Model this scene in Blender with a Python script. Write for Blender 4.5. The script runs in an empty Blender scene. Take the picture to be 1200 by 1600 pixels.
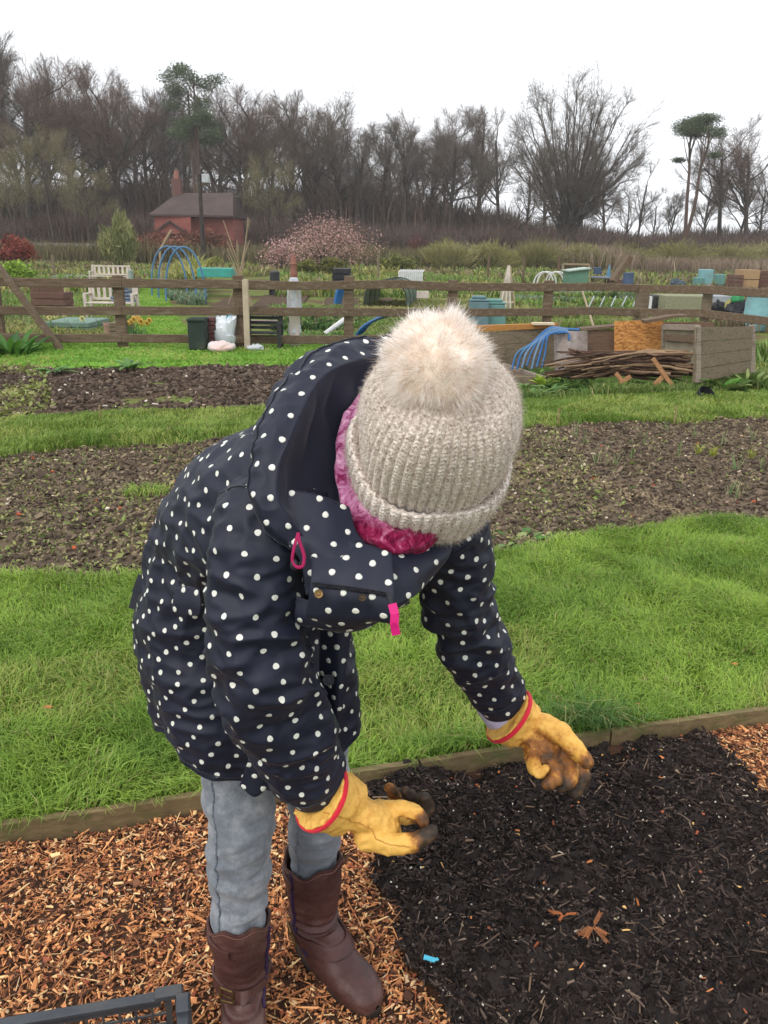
import bpy, bmesh, math, random
import numpy as np
from math import radians, sin, cos, pi, atan2, sqrt
from mathutils import Vector, Matrix, noise as mnoise

rng = np.random.default_rng(7)
random.seed(7)
scene = bpy.context.scene
COL = scene.collection

# ------------------------------------------------------------------ camera
CAM_H = 1.62
F_PX = 1280.0
PITCH = radians(17.85)
ROLL = radians(0.9)
cam_d = bpy.data.cameras.new('camera')
cam = bpy.data.objects.new('camera', cam_d)
COL.objects.link(cam)
scene.camera = cam
CR = (Matrix.Rotation(radians(90) - PITCH, 3, 'X') @ Matrix.Rotation(ROLL, 3, 'Z'))
M4 = CR.to_4x4(); M4.translation = Vector((0, 0, CAM_H))
cam.matrix_world = M4
cam_d.sensor_fit = 'VERTICAL'
cam_d.sensor_height = 36.0
cam_d.lens = 36.0 * F_PX / 1600.0
cam_d.clip_start = 0.05
cam_d.clip_end = 3000
CRn = np.array(CR)
C0 = np.array([0, 0, CAM_H])


def ray(px, py):
    return CRn @ np.array([(px - 600) / F_PX, -(py - 800) / F_PX, -1.0])


def PD(px, py, d):
    """world point on the sight line of (px,py) of the survey photo at axial distance d"""
    return C0 + ray(px, py) * d


def PY(px, py, Y):
    r = ray(px, py)
    return C0 + r * (Y / r[1])


def G(px, py, z=0.0):
    r = ray(px, py)
    return C0 + r * ((z - CAM_H) / r[2])


def proj(p):
    q = CRn.T @ (np.array(p) - C0)
    return (600 + F_PX * q[0] / -q[2], 800 - F_PX * q[1] / -q[2], -q[2])


# ------------------------------------------------------------------ tags
def tag(o, label=None, cat=None, group=None, kind=None):
    if label: o['label'] = label
    if cat: o['category'] = cat
    if group: o['group'] = group
    if kind: o['kind'] = kind
    return o


def empty(name, loc=(0, 0, 0), rz=0, label=None, cat=None, group=None):
    o = bpy.data.objects.new(name, None)
    COL.objects.link(o)
    o.location = loc
    o.rotation_euler = (0, 0, rz)
    o.empty_display_size = .1
    return tag(o, label, cat, group)


def link(name, me, mats, parent=None):
    o = bpy.data.objects.new(name, me)
    if not isinstance(mats, (list, tuple)): mats = [mats]
    for m in mats: me.materials.append(m)
    COL.objects.link(o)
    if parent is not None: o.parent = parent
    return o


def copy_tree(o, parent=None):
    c = o.copy(); COL.objects.link(c); c.parent = parent
    for k in [x for x in bpy.data.objects if x.parent == o]:
        copy_tree(k, c)
    return c


# ------------------------------------------------------------------ meshes
def np_mesh(name, V, tris=None, quads=None, cols=None, smooth=False, mi=None, uv=None):
    """fast mesh from arrays. cols: per-vertex rgb"""
    me = bpy.data.meshes.new(name)
    V = np.asarray(V, dtype=np.float32).reshape(-1, 3)
    me.vertices.add(len(V)); me.vertices.foreach_set('co', V.ravel())
    parts, starts, n0 = [], [], 0
    if quads is not None and len(quads):
        q = np.asarray(quads, dtype=np.int32).reshape(-1, 4)
        parts.append(q.ravel()); starts.append(np.arange(len(q), dtype=np.int32) * 4); n0 = len(q) * 4
    if tris is not None and len(tris):
        t = np.asarray(tris, dtype=np.int32).reshape(-1, 3)
        parts.append(t.ravel()); starts.append(np.arange(len(t), dtype=np.int32) * 3 + n0)
    li = np.concatenate(parts); st = np.concatenate(starts)
    me.loops.add(len(li)); me.loops.foreach_set('vertex_index', li)
    me.polygons.add(len(st)); me.polygons.foreach_set('loop_start', st)
    if mi is not None: me.polygons.foreach_set('material_index', np.asarray(mi, dtype=np.int32))
    me.polygons.foreach_set('use_smooth', np.full(len(st), smooth, dtype=bool))
    if cols is not None:
        a = me.color_attributes.new('col', 'FLOAT_COLOR', 'POINT')
        c = np.ones((len(V), 4), dtype=np.float32); c[:, :3] = cols
        a.data.foreach_set('color', c.ravel())
    me.update(calc_edges=True)
    me.validate()
    return me


class MB:
    """collects simple solids, then links them as one mesh"""
    def __init__(s): s.v = []; s.q = []; s.t = []; s.n = 0

    def add(s, V, quads=(), tris=()):
        V = np.asarray(V, float).reshape(-1, 3)
        s.v.append(V)
        if len(quads): s.q.append(np.asarray(quads, int).reshape(-1, 4) + s.n)
        if len(tris): s.t.append(np.asarray(tris, int).reshape(-1, 3) + s.n)
        s.n += len(V)
        return s

    BOXV = np.array([[x, y, z] for x in (-.5, .5) for y in (-.5, .5) for z in (-.5, .5)])
    BOXQ = [(0, 1, 3, 2), (4, 6, 7, 5), (0, 4, 5, 1), (2, 3, 7, 6), (0, 2, 6, 4), (1, 5, 7, 3)]

    def box(s, c, d, rz=0, rx=0, ry=0, jit=0, bev=0):
        R = np.array(Matrix.Rotation(rz, 3, 'Z') @ Matrix.Rotation(ry, 3, 'Y') @ Matrix.Rotation(rx, 3, 'X'))
        if bev > 0:
            # chamfered box: 24 verts
            d = np.array(d, float); b = min(bev, min(d) * .3)
            vs = []; idx = {}
            for i, sg in enumerate([(x, y, z) for x in (-1, 1) for y in (-1, 1) for z in (-1, 1)]):
                for ax in range(3):
                    p = np.array(sg) * d / 2
                    for k in range(3):
                        if k != ax: p[k] -= sg[k] * b
                    idx[(sg, ax)] = len(vs); vs.append(p)
            Q = []; T = []
            sgs = (-1, 1)
            for ax in range(3):
                o1, o2 = [k for k in range(3) if k != ax]
                for sg in sgs:
                    f = []
                    for (a1, a2) in ((-1, -1), (1, -1), (1, 1), (-1, 1)):
                        t = [0, 0, 0]; t[ax] = sg; t[o1] = a1; t[o2] = a2
                        f.append(idx[(tuple(t), ax)])
                    Q.append(f if (sg > 0) == (ax != 1) else f[::-1])
            for ax in range(3):   # edges along ax
                o1, o2 = [k for k in range(3) if k != ax]
                for a1 in sgs:
                    for a2 in sgs:
                        t1 = [0, 0, 0]; t1[ax] = -1; t1[o1] = a1; t1[o2] = a2
                        t2 = list(t1); t2[ax] = 1
                        Q.append([idx[(tuple(t1), o1)], idx[(tuple(t2), o1)], idx[(tuple(t2), o2)], idx[(tuple(t1), o2)]])
            for a in sgs:
                for b_ in sgs:
                    for c_ in sgs:
                        T.append([idx[((a, b_, c_), k)] for k in range(3)])
            V = np.array(vs) @ R.T + np.array(c)
            if jit: V = V + rng.normal(0, jit, V.shape)
            return s.add(V, Q, T)
        V = (s.BOXV * np.array(d)) @ R.T + np.array(c)
        if jit: V = V + rng.normal(0, jit, V.shape)
        return s.add(V, s.BOXQ)

    def beam(s, a, b, w, h, up=(0, 0, 1), bev=0, ext=0):
        """box from a to b, w sideways, h along up"""
        a = np.array(a, float); b = np.array(b, float)
        t = b - a; L = np.linalg.norm(t); t /= L
        up = np.array(up, float); sd = np.cross(t, up); sd /= np.linalg.norm(sd); u = np.cross(sd, t)
        R = np.stack([t, sd, u], 1)
        m = MB(); m.box((0, 0, 0), (L + ext * 2, w, h), bev=bev)
        V = np.concatenate(m.v) @ R.T + (a + b) / 2
        return s.add(V, np.concatenate(m.q), np.concatenate(m.t) if m.t else ())

    def tube(s, pts, r, n=8, cap=True):
        pts = np.asarray(pts, float); k = len(pts)
        r = np.broadcast_to(np.asarray(r, float), (k,))
        T = np.gradient(pts, axis=0); T /= np.linalg.norm(T, axis=1, keepdims=True) + 1e-9
        ref = np.array([0, 0, 1.]) if abs(T[0][2]) < .9 else np.array([1., 0, 0])
        V = []
        u = np.cross(T[0], ref); u /= np.linalg.norm(u)
        an = np.arange(n) * 2 * pi / n
        for i in range(k):
            u = u - T[i] * np.dot(u, T[i]); u /= np.linalg.norm(u) + 1e-9
            w = np.cross(T[i], u)
            V.append(pts[i] + r[i] * (np.outer(np.cos(an), u) + np.outer(np.sin(an), w)))
        V = np.concatenate(V)
        Q = [(i * n + j, i * n + (j + 1) % n, (i + 1) * n + (j + 1) % n, (i + 1) * n + j) for i in range(k - 1) for j in range(n)]
        Tt = []
        if cap:
            for b_, rev in ((0, True), ((k - 1) * n, False)):
                for j in range(1, n - 1):
                    Tt.append((b_, b_ + j + 1, b_ + j) if rev else (b_, b_ + j, b_ + j + 1))
        return s.add(V, Q, Tt)

    def lathe(s, c, prof, n=24, axis=(0, 0, 1), closed=True):
        """prof: list of (r,z)"""
        ax = Vector(axis).normalized()
        R = np.array(Vector((0, 0, 1)).rotation_difference(ax).to_matrix())
        an = np.arange(n) * 2 * pi / n
        V = np.concatenate([np.stack([r * np.cos(an), r * np.sin(an), np.full(n, z)], 1) for r, z in prof])
        k = len(prof)
        Q = [(i * n + j, i * n + (j + 1) % n, (i + 1) * n + (j + 1) % n, (i + 1) * n + j) for i in range(k - 1) for j in range(n)]
        return s.add(V @ R.T + np.array(c), Q)

    def poly_prism(s, pts, z0, z1):
        n = len(pts)
        V = [(x, y, z0) for x, y in pts] + [(x, y, z1) for x, y in pts]
        Q = [(j, (j + 1) % n, n + (j + 1) % n, n + j) for j in range(n)]
        T = [(0, j + 1, j) for j in range(1, n - 1)] + [(n, n + j, n + j + 1) for j in range(1, n - 1)]
        return s.add(V, Q, T)

    def build(s, name, mats, parent=None, smooth=False, loc=None):
        V = np.concatenate(s.v)
        if loc is not None: V = V - np.array(loc)
        me = np_mesh(name, V, np.concatenate(s.t) if s.t else None, np.concatenate(s.q) if s.q else None, smooth=smooth)
        o = link(name, me, mats, parent)
        if loc is not None and parent is None: o.location = loc
        if smooth: smooth_angle(o)
        return o


def smooth_angle(o, ang=40):
    me = o.data
    try:
        me.set_sharp_from_angle(angle=radians(ang))
    except Exception:
        pass


def rotz(a):
    c, s_ = np.cos(a), np.sin(a); z = np.zeros_like(a); o = np.ones_like(a)
    return np.stack([np.stack([c, -s_, z], -1), np.stack([s_, c, z], -1), np.stack([z, z, o], -1)], -2)


def rotx(a):
    c, s_ = np.cos(a), np.sin(a); z = np.zeros_like(a); o = np.ones_like(a)
    return np.stack([np.stack([o, z, z], -1), np.stack([z, c, -s_], -1), np.stack([z, s_, c], -1)], -2)


def scatter(name, TV, pos, R, S, col, mat, quads=None, tris=None, jit=0, smooth=False, label=None, cat=None, kind='stuff', parent=None):
    TV = np.asarray(TV, float); N = len(pos); k = len(TV)
    V = TV[None] * S[:, None, :]
    if jit: V = V * (1 + rng.normal(0, jit, V.shape))
    V = np.einsum('nij,nkj->nki', R, V) + pos[:, None, :]
    off = (np.arange(N) * k)[:, None, None]
    Q = (np.asarray(quads)[None] + off).reshape(-1, 4) if quads is not None else None
    T = (np.asarray(tris)[None] + off).reshape(-1, 3) if tris is not None else None
    C = np.repeat(col, k, axis=0)
    me = np_mesh(name, V.reshape(-1, 3), T, Q, C, smooth)
    o = link(name, me, mat, parent)
    return tag(o, label, cat, None, kind)


def vnoise(x, y, s=1.0, seed=0.0, z=0.0):
    """vectorised smooth value noise in 2-D (several sines hash-free)"""
    x = np.asarray(x) * s; y = np.asarray(y) * s
    xi = np.floor(x).astype(np.int64); yi = np.floor(y).astype(np.int64)
    fx = x - xi; fy = y - yi
    fx = fx * fx * (3 - 2 * fx); fy = fy * fy * (3 - 2 * fy)
    def h(a, b):
        n = (a * 374761393 + b * 668265263 + int(seed * 1013) * 69069) & 0x7fffffff
        n = ((n ^ (n >> 13)) * 1274126177) & 0x7fffffff
        return ((n ^ (n >> 16)) & 0xffff) / 65535.0
    return (h(xi, yi) * (1 - fx) + h(xi + 1, yi) * fx) * (1 - fy) + (h(xi, yi + 1) * (1 - fx) + h(xi + 1, yi + 1) * fx) * fy


def fbm(x, y, s, oct=4, seed=0):
    r = 0; a = .5
    for o in range(oct):
        r = r + a * (vnoise(x, y, s * 2 ** o, seed + o * 7) - .5) * 2; a *= .55
    return r


# ------------------------------------------------------------------ materials
def nt(name):
    m = bpy.data.materials.new(name); m.use_nodes = True
    t = m.node_tree; b = t.nodes['Principled BSDF']
    return m, t, b


def N(t, typ, **kw):
    n = t.nodes.new(typ)
    for k, v in kw.items():
        if k in n.inputs: n.inputs[k].default_value = v
        else: setattr(n, k, v)
    return n


def coords(t, kind='Object', scale=(1, 1, 1)):
    tc = N(t, 'ShaderNodeTexCoord'); mp = N(t, 'ShaderNodeMapping')
    mp.inputs['Scale'].default_value = scale
    t.links.new(tc.outputs[kind], mp.inputs['Vector'])
    return mp.outputs['Vector']


def ramp(t, fac, stops):
    r = N(t, 'ShaderNodeValToRGB')
    e = r.color_ramp.elements
    while len(e) < len(stops): e.new(.5)
    for i, (p, c) in enumerate(stops):
        e[i].position = p; e[i].color = (*c, 1) if len(c) == 3 else c
    t.links.new(fac, r.inputs['Fac'])
    return r.outputs['Color']


def mat(name, c1, c2=None, scale=5, rough=.8, bump=.3, bscale=None, stretch=(1, 1, 1), spec=.3, metal=0, c3=None, detail=8, sheen=0, bdist=.01, coat=0):
    """plain surface whose colour wanders between c1 and c2 (c3 = blotches of wear or dirt)"""
    m, t, b = nt(name)
    v = coords(t, 'Object', stretch)
    c2 = c2 or tuple(x * .7 for x in c1)
    n = N(t, 'ShaderNodeTexNoise', Scale=scale, Detail=detail, Roughness=.6)
    t.links.new(v, n.inputs['Vector'])
    col = ramp(t, n.outputs['Fac'], [(.3, c1), (.7, c2)])
    if c3:
        n3 = N(t, 'ShaderNodeTexNoise', Scale=scale * .35, Detail=6, Roughness=.7)
        t.links.new(v, n3.inputs['Vector'])
        f = ramp(t, n3.outputs['Fac'], [(.5, (0, 0, 0)), (.68, (1, 1, 1))])
        mx = N(t, 'ShaderNodeMix', data_type='RGBA')
        t.links.new(f, mx.inputs['Factor']); t.links.new(col, mx.inputs['A']); mx.inputs['B'].default_value = (*c3, 1)
        col = mx.outputs['Result']
    t.links.new(col, b.inputs['Base Color'])
    b.inputs['Roughness'].default_value = rough
    b.inputs['Specular IOR Level'].default_value = spec
    b.inputs['Metallic'].default_value = metal
    if sheen: b.inputs['Sheen Weight'].default_value = sheen
    if coat: b.inputs['Coat Weight'].default_value = coat
    if bump:
        n2 = N(t, 'ShaderNodeTexNoise', Scale=bscale or scale * 4, Detail=6, Roughness=.65)
        t.links.new(v, n2.inputs['Vector'])
        bp = N(t, 'ShaderNodeBump', Strength=bump, Distance=bdist)
        t.links.new(n2.outputs['Fac'], bp.inputs['Height']); t.links.new(bp.outputs['Normal'], b.inputs['Normal'])
    return m


def attr_mat(name, rough=.8, spec=.2, trans=0, var=.0, vscale=50):
    """colour carried by each scattered piece itself"""
    m, t, b = nt(name)
    a = N(t, 'ShaderNodeVertexColor', layer_name='col')
    col = a.outputs['Color']
    if var:
        n = N(t, 'ShaderNodeTexNoise', Scale=vscale, Detail=4)
        t.links.new(coords(t), n.inputs['Vector'])
        hs = N(t, 'ShaderNodeHueSaturation')
        mr = N(t, 'ShaderNodeMapRange'); mr.inputs['To Min'].default_value = 1 - var; mr.inputs['To Max'].default_value = 1 + var
        t.links.new(n.outputs['Fac'], mr.inputs['Value']); t.links.new(mr.outputs['Result'], hs.inputs['Value'])
        t.links.new(col, hs.inputs['Color']); col = hs.outputs['Color']
    t.links.new(col, b.inputs['Base Color'])
    b.inputs['Roughness'].default_value = rough
    b.inputs['Specular IOR Level'].default_value = spec
    if trans:
        tr = N(t, 'ShaderNodeBsdfTranslucent'); mx = N(t, 'ShaderNodeMixShader'); mx.inputs['Fac'].default_value = trans
        t.links.new(col, tr.inputs['Color'])
        out = t.nodes['Material Output']
        t.links.new(b.outputs['BSDF'], mx.inputs[1]); t.links.new(tr.outputs['BSDF'], mx.inputs[2]); t.links.new(mx.outputs['Shader'], out.inputs['Surface'])
    return m


def wood(name, c1, c2, grain=(1, 12, 12), scale=6, rough=.85, c3=None, bump=.5):
    return mat(name, c1, c2, scale=scale, rough=rough, bump=bump, stretch=grain, c3=c3, spec=.2, bdist=.004)


# ------------------------------------------------------------------ generic loft
def catmull(A, t):
    """A (k,...) control values, t in [0,k-1]"""
    A = np.asarray(A, float); k = len(A)
    i = np.clip(np.floor(t).astype(int), 0, k - 2); f = t - i
    def g(j): return A[np.clip(j, 0, k - 1)]
    p0 = np.where((i > 0).reshape(-1, *[1] * (A.ndim - 1)), g(i - 1), 2 * g(i) - g(i + 1))
    p3 = np.where((i + 2 < k).reshape(-1, *[1] * (A.ndim - 1)), g(i + 2), 2 * g(i + 1) - g(i))
    p1, p2 = g(i), g(i + 1)
    f = f.reshape(-1, *[1] * (A.ndim - 1))
    return .5 * (2 * p1 + (p2 - p0) * f + (2 * p0 - 5 * p1 + 4 * p2 - p3) * f ** 2 + (3 * p1 - p0 - 3 * p2 + p3) * f ** 3)


def loft_grid(secs, rings, M):
    """secs: dicts c,u,v,a,b[,b2,e]; angle 0 along +u, 90deg along +v. returns grid (rings,M,3)"""
    k = len(secs)
    t = np.linspace(0, k - 1, rings)
    c = catmull([s['c'] for s in secs], t); u = catmull([s['u'] for s in secs], t); v = catmull([s['v'] for s in secs], t)
    a = catmull([[s['a'], s.get('a2', s['a']), s['b'], s.get('b2', s['b']), s.get('e', 2.0)] for s in secs], t)
    u /= np.linalg.norm(u, axis=1, keepdims=True)
    v = v - u * np.sum(u * v, 1, keepdims=True); v /= np.linalg.norm(v, axis=1, keepdims=True)
    an = np.linspace(0, 2 * pi, M, endpoint=False)
    ca, sa = np.cos(an), np.sin(an)
    e = 2.0 / a[:, 4][:, None]
    X = np.sign(ca)[None] * np.abs(ca)[None] ** e; Yv = np.sign(sa)[None] * np.abs(sa)[None] ** e
    ax = np.where(ca[None] >= 0, a[:, 0:1], a[:, 1:2]); by = np.where(sa[None] >= 0, a[:, 2:3], a[:, 3:4])
    return c[:, None] + (X * ax)[..., None] * u[:, None] + (Yv * by)[..., None] * v[:, None]


def grid_normals(P, closed=True):
    Pv = np.gradient(P, axis=0)
    if closed: Pu = (np.roll(P, -1, 1) - np.roll(P, 1, 1)) / 2
    else: Pu = np.gradient(P, axis=1)
    n = np.cross(Pu, Pv); n /= np.linalg.norm(n, axis=2, keepdims=True) + 1e-12
    return n, Pu, Pv


def n3(P, s, seed=0, stretch=(1, 1, 1)):
    """perlin noise on an array of points"""
    Q = (P.reshape(-1, 3) * np.array(stretch) * s + seed * 3.17)
    return np.array([mnoise.noise(q) for q in Q]).reshape(P.shape[:-1])


def grid_faces(r, M, closed=True, base=0):
    i = np.arange(r - 1)[:, None]; j = np.arange(M if closed else M - 1)[None]
    j2 = (j + 1) % M
    return np.stack([i * M + j, i * M + j2, (i + 1) * M + j2, (i + 1) * M + j], -1).reshape(-1, 4) + base


def dots_on(P, closed=True, sp=.047, rad=.0068, lift=.0004, margin=.012, mask=None, seg=12):
    """white spots printed on a cloth grid: small discs laid on the surface, staggered rows. returns V,T"""
    nrm, Pu, Pv = grid_normals(P, closed)
    R_, M_ = P.shape[:2]
    ds = np.linalg.norm(np.diff(P, axis=0), axis=2).mean(1); S = np.concatenate([[0], np.cumsum(ds)])
    V = []; T = []; n0 = 0
    rows = int((S[-1] - 2 * margin) / (sp * .5))
    an = np.arange(seg) * 2 * pi / seg
    for k in range(rows + 1):
        s_ = margin + k * (S[-1] - 2 * margin) / max(rows, 1)
        ir = np.interp(s_, S, np.arange(R_)); i0 = min(int(ir), R_ - 2)
        ring = P[i0]
        seglen = np.linalg.norm(np.roll(ring, -1, 0) - ring, axis=1) if closed else np.linalg.norm(np.diff(ring, axis=0), axis=1)
        U = np.concatenate([[0], np.cumsum(seglen)])
        cnt = max(2, int(round(U[-1] / sp)))
        for q in range(cnt):
            uu = (q + (.5 if k % 2 else 0) + .25) / cnt * U[-1] % U[-1] + rng.normal(0, .0015)
            jr = np.interp(uu, U, np.arange(len(U)))
            if not closed and (jr < .7 or jr > M_ - 1.7): continue
            irr = np.clip(ir + rng.normal(0, .02), 0, R_ - 1.01)
            i = int(irr); j = int(jr) % M_
            if mask is not None and not mask(irr / (R_ - 1), jr / M_): continue
            n = nrm[i, j]; pu = Pu[i, j]; pv = Pv[i, j]
            e1 = pu / (np.linalg.norm(pu) + 1e-9); e2 = np.cross(n, e1)
            A = np.array([[pu @ e1, pv @ e1], [pu @ e2, pv @ e2]])
            if abs(np.linalg.det(A)) < 1e-10: continue
            r_ = rad * rng.uniform(.93, 1.06)
            qe = rng.uniform(.90, 1.10); ph_ = rng.uniform(0, 6.28); off = np.stack([np.cos(an) * r_ * qe, np.sin(an) * r_ / qe]) * (1 + .05 * np.sin(an * 3 + ph_))
            dp = np.linalg.solve(A, off)           # param offsets (u,v)
            def samp(di, dj):
                fi = np.clip(irr + di, 0, R_ - 1.001); fj = jr + dj
                a = np.floor(fi).astype(int); fa = fi - a
                b = np.floor(fj).astype(int); fb = fj - b
                if closed: b0, b1 = b % M_, (b + 1) % M_
                else: b0 = np.clip(b, 0, M_ - 1); b1 = np.clip(b + 1, 0, M_ - 1)
                p = (P[a, b0].T * (1 - fb) + P[a, b1].T * fb) * (1 - fa) + (P[a + 1, b0].T * (1 - fb) + P[a + 1, b1].T * fb) * fa
                m = (nrm[a, b0].T)
                return (p + m * lift).T
            v1 = samp(dp[1], dp[0]); v2 = samp(dp[1] * .5, dp[0] * .5); c = samp(np.zeros(1), np.zeros(1))
            V.append(np.concatenate([c, v2, v1]))
            for w in range(seg):
                w2 = (w + 1) % seg
                T += [(n0, n0 + 1 + w, n0 + 1 + w2), (n0 + 1 + w, n0 + 1 + seg + w, n0 + 1 + seg + w2), (n0 + 1 + w, n0 + 1 + seg + w2, n0 + 1 + w2)]
            n0 += 1 + 2 * seg
    if not V: return np.zeros((0, 3)), np.zeros((0, 3), int)
    return np.concatenate(V), np.array(T)


def cloth_obj(name, grids, mats, parent, dots=True, **kw):
    """grids: list of (P, closed, dotkw or None, material index). one mesh: cloth + printed dots"""
    Vs, Qs, Ts, mq, mt_ = [], [], [], [], []; n0 = 0
    for P, closed, dk, mi in grids:
        r, M = P.shape[:2]
        Vs.append(P.reshape(-1, 3)); f = grid_faces(r, M, closed, n0); Qs.append(f); mq += [mi] * len(f); n0 += r * M
        if dk is not None:
            dv, dt = dots_on(P, closed, **dk)
            if len(dv): Vs.append(dv); Ts.append(dt + n0); mt_ += [1] * len(dt); n0 += len(dv)
    me = np_mesh(name, np.concatenate(Vs), np.concatenate(Ts) if Ts else None, np.concatenate(Qs), smooth=True, mi=mq + mt_)
    return link(name, me, mats, parent)


def remesh_obj(name, blobs, voxel, mats, parent=None, smooth_it=3):
    """blobs: list of (V,quads,tris) closed solids -> one continuous skin"""
    m = MB()
    for V, Q, T in blobs: m.add(V, Q, T)
    me = np_mesh(name + '_src', np.concatenate(m.v), np.concatenate(m.t) if m.t else None, np.concatenate(m.q) if m.q else None)
    o = bpy.data.objects.new(name + '_src', me); COL.objects.link(o)
    md = o.modifiers.new('r', 'REMESH'); md.mode = 'VOXEL'; md.voxel_size = voxel; md.use_smooth_shade = True
    if smooth_it:
        ms = o.modifiers.new('s', 'SMOOTH'); ms.iterations = smooth_it; ms.factor = .5
    dg = bpy.context.evaluated_depsgraph_get()
    me2 = bpy.data.meshes.new_from_object(o.evaluated_get(dg), depsgraph=dg)
    me2.name = name
    bpy.data.objects.remove(o); bpy.data.meshes.remove(me)
    me2.materials.clear()
    ob = link(name, me2, mats, parent)
    me2.polygons.foreach_set('use_smooth', np.ones(len(me2.polygons), bool))
    return ob


def capsule(a, b, ra, rb, n=14, fl=None):
    """tapered capsule solid; fl=(dir,scale) flattens around dir"""
    a = np.array(a, float); b = np.array(b, float); t = b - a; L = np.linalg.norm(t) + 1e-9; t /= L
    prof = [(-ra * cos(x), ra * sin(x)) for x in np.linspace(0.05, pi / 2, 4)] + [(L + rb * sin(x), rb * cos(x)) for x in np.linspace(0, pi / 2 - .05, 4)]
    ref = np.array([0, 0, 1.]) if abs(t[2]) < .9 else np.array([1., 0, 0])
    if fl is not None: ref = np.array(fl[0], float)
    u = np.cross(t, ref); u /= np.linalg.norm(u); w = np.cross(t, u)
    an = np.arange(n) * 2 * pi / n
    s2 = fl[1] if fl is not None else 1
    V = np.concatenate([a + t * z + r * (np.outer(np.cos(an), u) + s2 * np.outer(np.sin(an), w)) for z, r in prof])
    k = len(prof)
    Q = [(i * n + j, i * n + (j + 1) % n, (i + 1) * n + (j + 1) % n, (i + 1) * n + j) for i in range(k - 1) for j in range(n)]
    T = [(0, j + 1, j) for j in range(1, n - 1)] + [((k - 1) * n, (k - 1) * n + j, (k - 1) * n + j + 1) for j in range(1, n - 1)]
    return V, Q, T


def chain(pts, rad, n=14, fl=None):
    return [capsule(pts[i], pts[i + 1], rad[i], rad[i + 1], n, fl) for i in range(len(pts) - 1)]


def ellipsoid(c, r, R=None, n=20, m=12):
    th = np.linspace(0.02, pi - .02, m); an = np.arange(n) * 2 * pi / n
    V = np.concatenate([np.stack([sin(t) * np.cos(an), sin(t) * np.sin(an), np.full(n, cos(t))], 1) for t in th]) * np.array(r)
    if R is not None: V = V @ np.array(R).T
    Q = [(i * n + (j + 1) % n, i * n + j, (i + 1) * n + j, (i + 1) * n + (j + 1) % n) for i in range(m - 1) for j in range(n)]
    T = [(0, j, j + 1) for j in range(1, n - 1)] + [((m - 1) * n, (m - 1) * n + j + 1, (m - 1) * n + j) for j in range(1, n - 1)]
    return V + np.array(c), Q, T
HAZE = .0006
def S(r, g, b):
    return tuple(((x / 255) / 12.92 if x / 255 <= .04045 else ((x / 255 + .055) / 1.055) ** 2.4) for x in (r, g, b))


# ------------------------------------------------------------------ light
scene.view_settings.view_transform = 'Standard'
scene.view_settings.look = 'None'
scene.view_settings.exposure = 0.22
scene.view_settings.gamma = 1.0
scene.cycles.max_bounces = 16
scene.cycles.diffuse_bounces = 10
scene.cycles.transmission_bounces = 8
world = bpy.data.worlds.new('World'); scene.world = world
world.use_nodes = True
wt = world.node_tree; bg = wt.nodes['Background']
sky = N(wt, 'ShaderNodeTexSky'); sky.sky_type = 'NISHITA'; sky.sun_disc = False
sky.sun_elevation = radians(42); sky.sun_rotation = radians(200)
sky.air_density = 1.0; sky.dust_density = 3.0; sky.ozone_density = 1.0
hs = N(wt, 'ShaderNodeHueSaturation'); hs.inputs['Saturation'].default_value = .12
wt.links.new(sky.outputs['Color'], hs.inputs['Color'])
# thick even cloud: the clear-sky dome is mostly replaced by pale grey cloud light
mx = N(wt, 'ShaderNodeMix', data_type='RGBA'); mx.inputs['Factor'].default_value = .8
wt.links.new(hs.outputs['Color'], mx.inputs['A']); mx.inputs['B'].default_value = (11.6, 11.9, 12.4, 1)
wt.links.new(mx.outputs['Result'], bg.inputs['Color'])
bg.inputs['Strength'].default_value = .115
sun_d = bpy.data.lights.new('sun', 'SUN'); sun_d.energy = 1.1; sun_d.angle = radians(14); sun_d.color = (1, .95, .86)
sun = bpy.data.objects.new('sun', sun_d); COL.objects.link(sun)
# high, behind the camera and to the left
sd = Vector((-.45, -.55, .85)).normalized()
sun.rotation_euler = sd.to_track_quat('Z', 'Y').to_euler()
sky.sun_elevation = math.asin(sd.z); sky.sun_rotation = atan2(sd.x, sd.y)

# ------------------------------------------------------------------ lines on the ground
def wline(pix, z=0.0):
    P = np.array([G(x, y, z)[:2] for x, y in pix]); return P[np.argsort(P[:, 0])]


def lineY(L, X):
    X = np.asarray(X, float)
    y = np.interp(X, L[:, 0], L[:, 1])
    sl = (L[1, 1] - L[0, 1]) / (L[1, 0] - L[0, 0]); sr = (L[-1, 1] - L[-2, 1]) / (L[-1, 0] - L[-2, 0])
    y = np.where(X < L[0, 0], L[0, 1] + (X - L[0, 0]) * sl * .5, y)
    return np.where(X > L[-1, 0], L[-1, 1] + (X - L[-1, 0]) * sr * .5, y)


KB = wline([(0, 1296), (320, 1244), (650, 1196), (950, 1146), (1200, 1110)], .05)
L1 = wline([(0, 918), (210, 915), (790, 872), (900, 850), (1100, 822), (1200, 828)])
L2 = wline([(0, 722), (100, 707), (370, 692), (830, 674), (1200, 658)])
L3 = wline([(0, 668), (100, 657), (380, 648), (830, 634), (1200, 618)])
L4 = wline([(0, 574), (300, 574), (500, 574)])
cL = np.array([G(x, y)[:2] for x, y in [(556, 1215), (578, 1330), (600, 1420), (642, 1520), (690, 1600), (760, 1700)]])
cR = np.array([G(x, y)[:2] for x, y in [(1085, 1140), (1130, 1185), (1200, 1250), (1300, 1320), (1400, 1400)]])


def in_compost(X, Y):
    xl = np.interp(Y, cL[::-1, 1], cL[::-1, 0]); xr = np.interp(Y, cR[::-1, 1], cR[::-1, 0])
    w = fbm(X, Y, 9, 3, 5) * .05
    return (X > xl + w) & (X < xr + w * .6)


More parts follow.
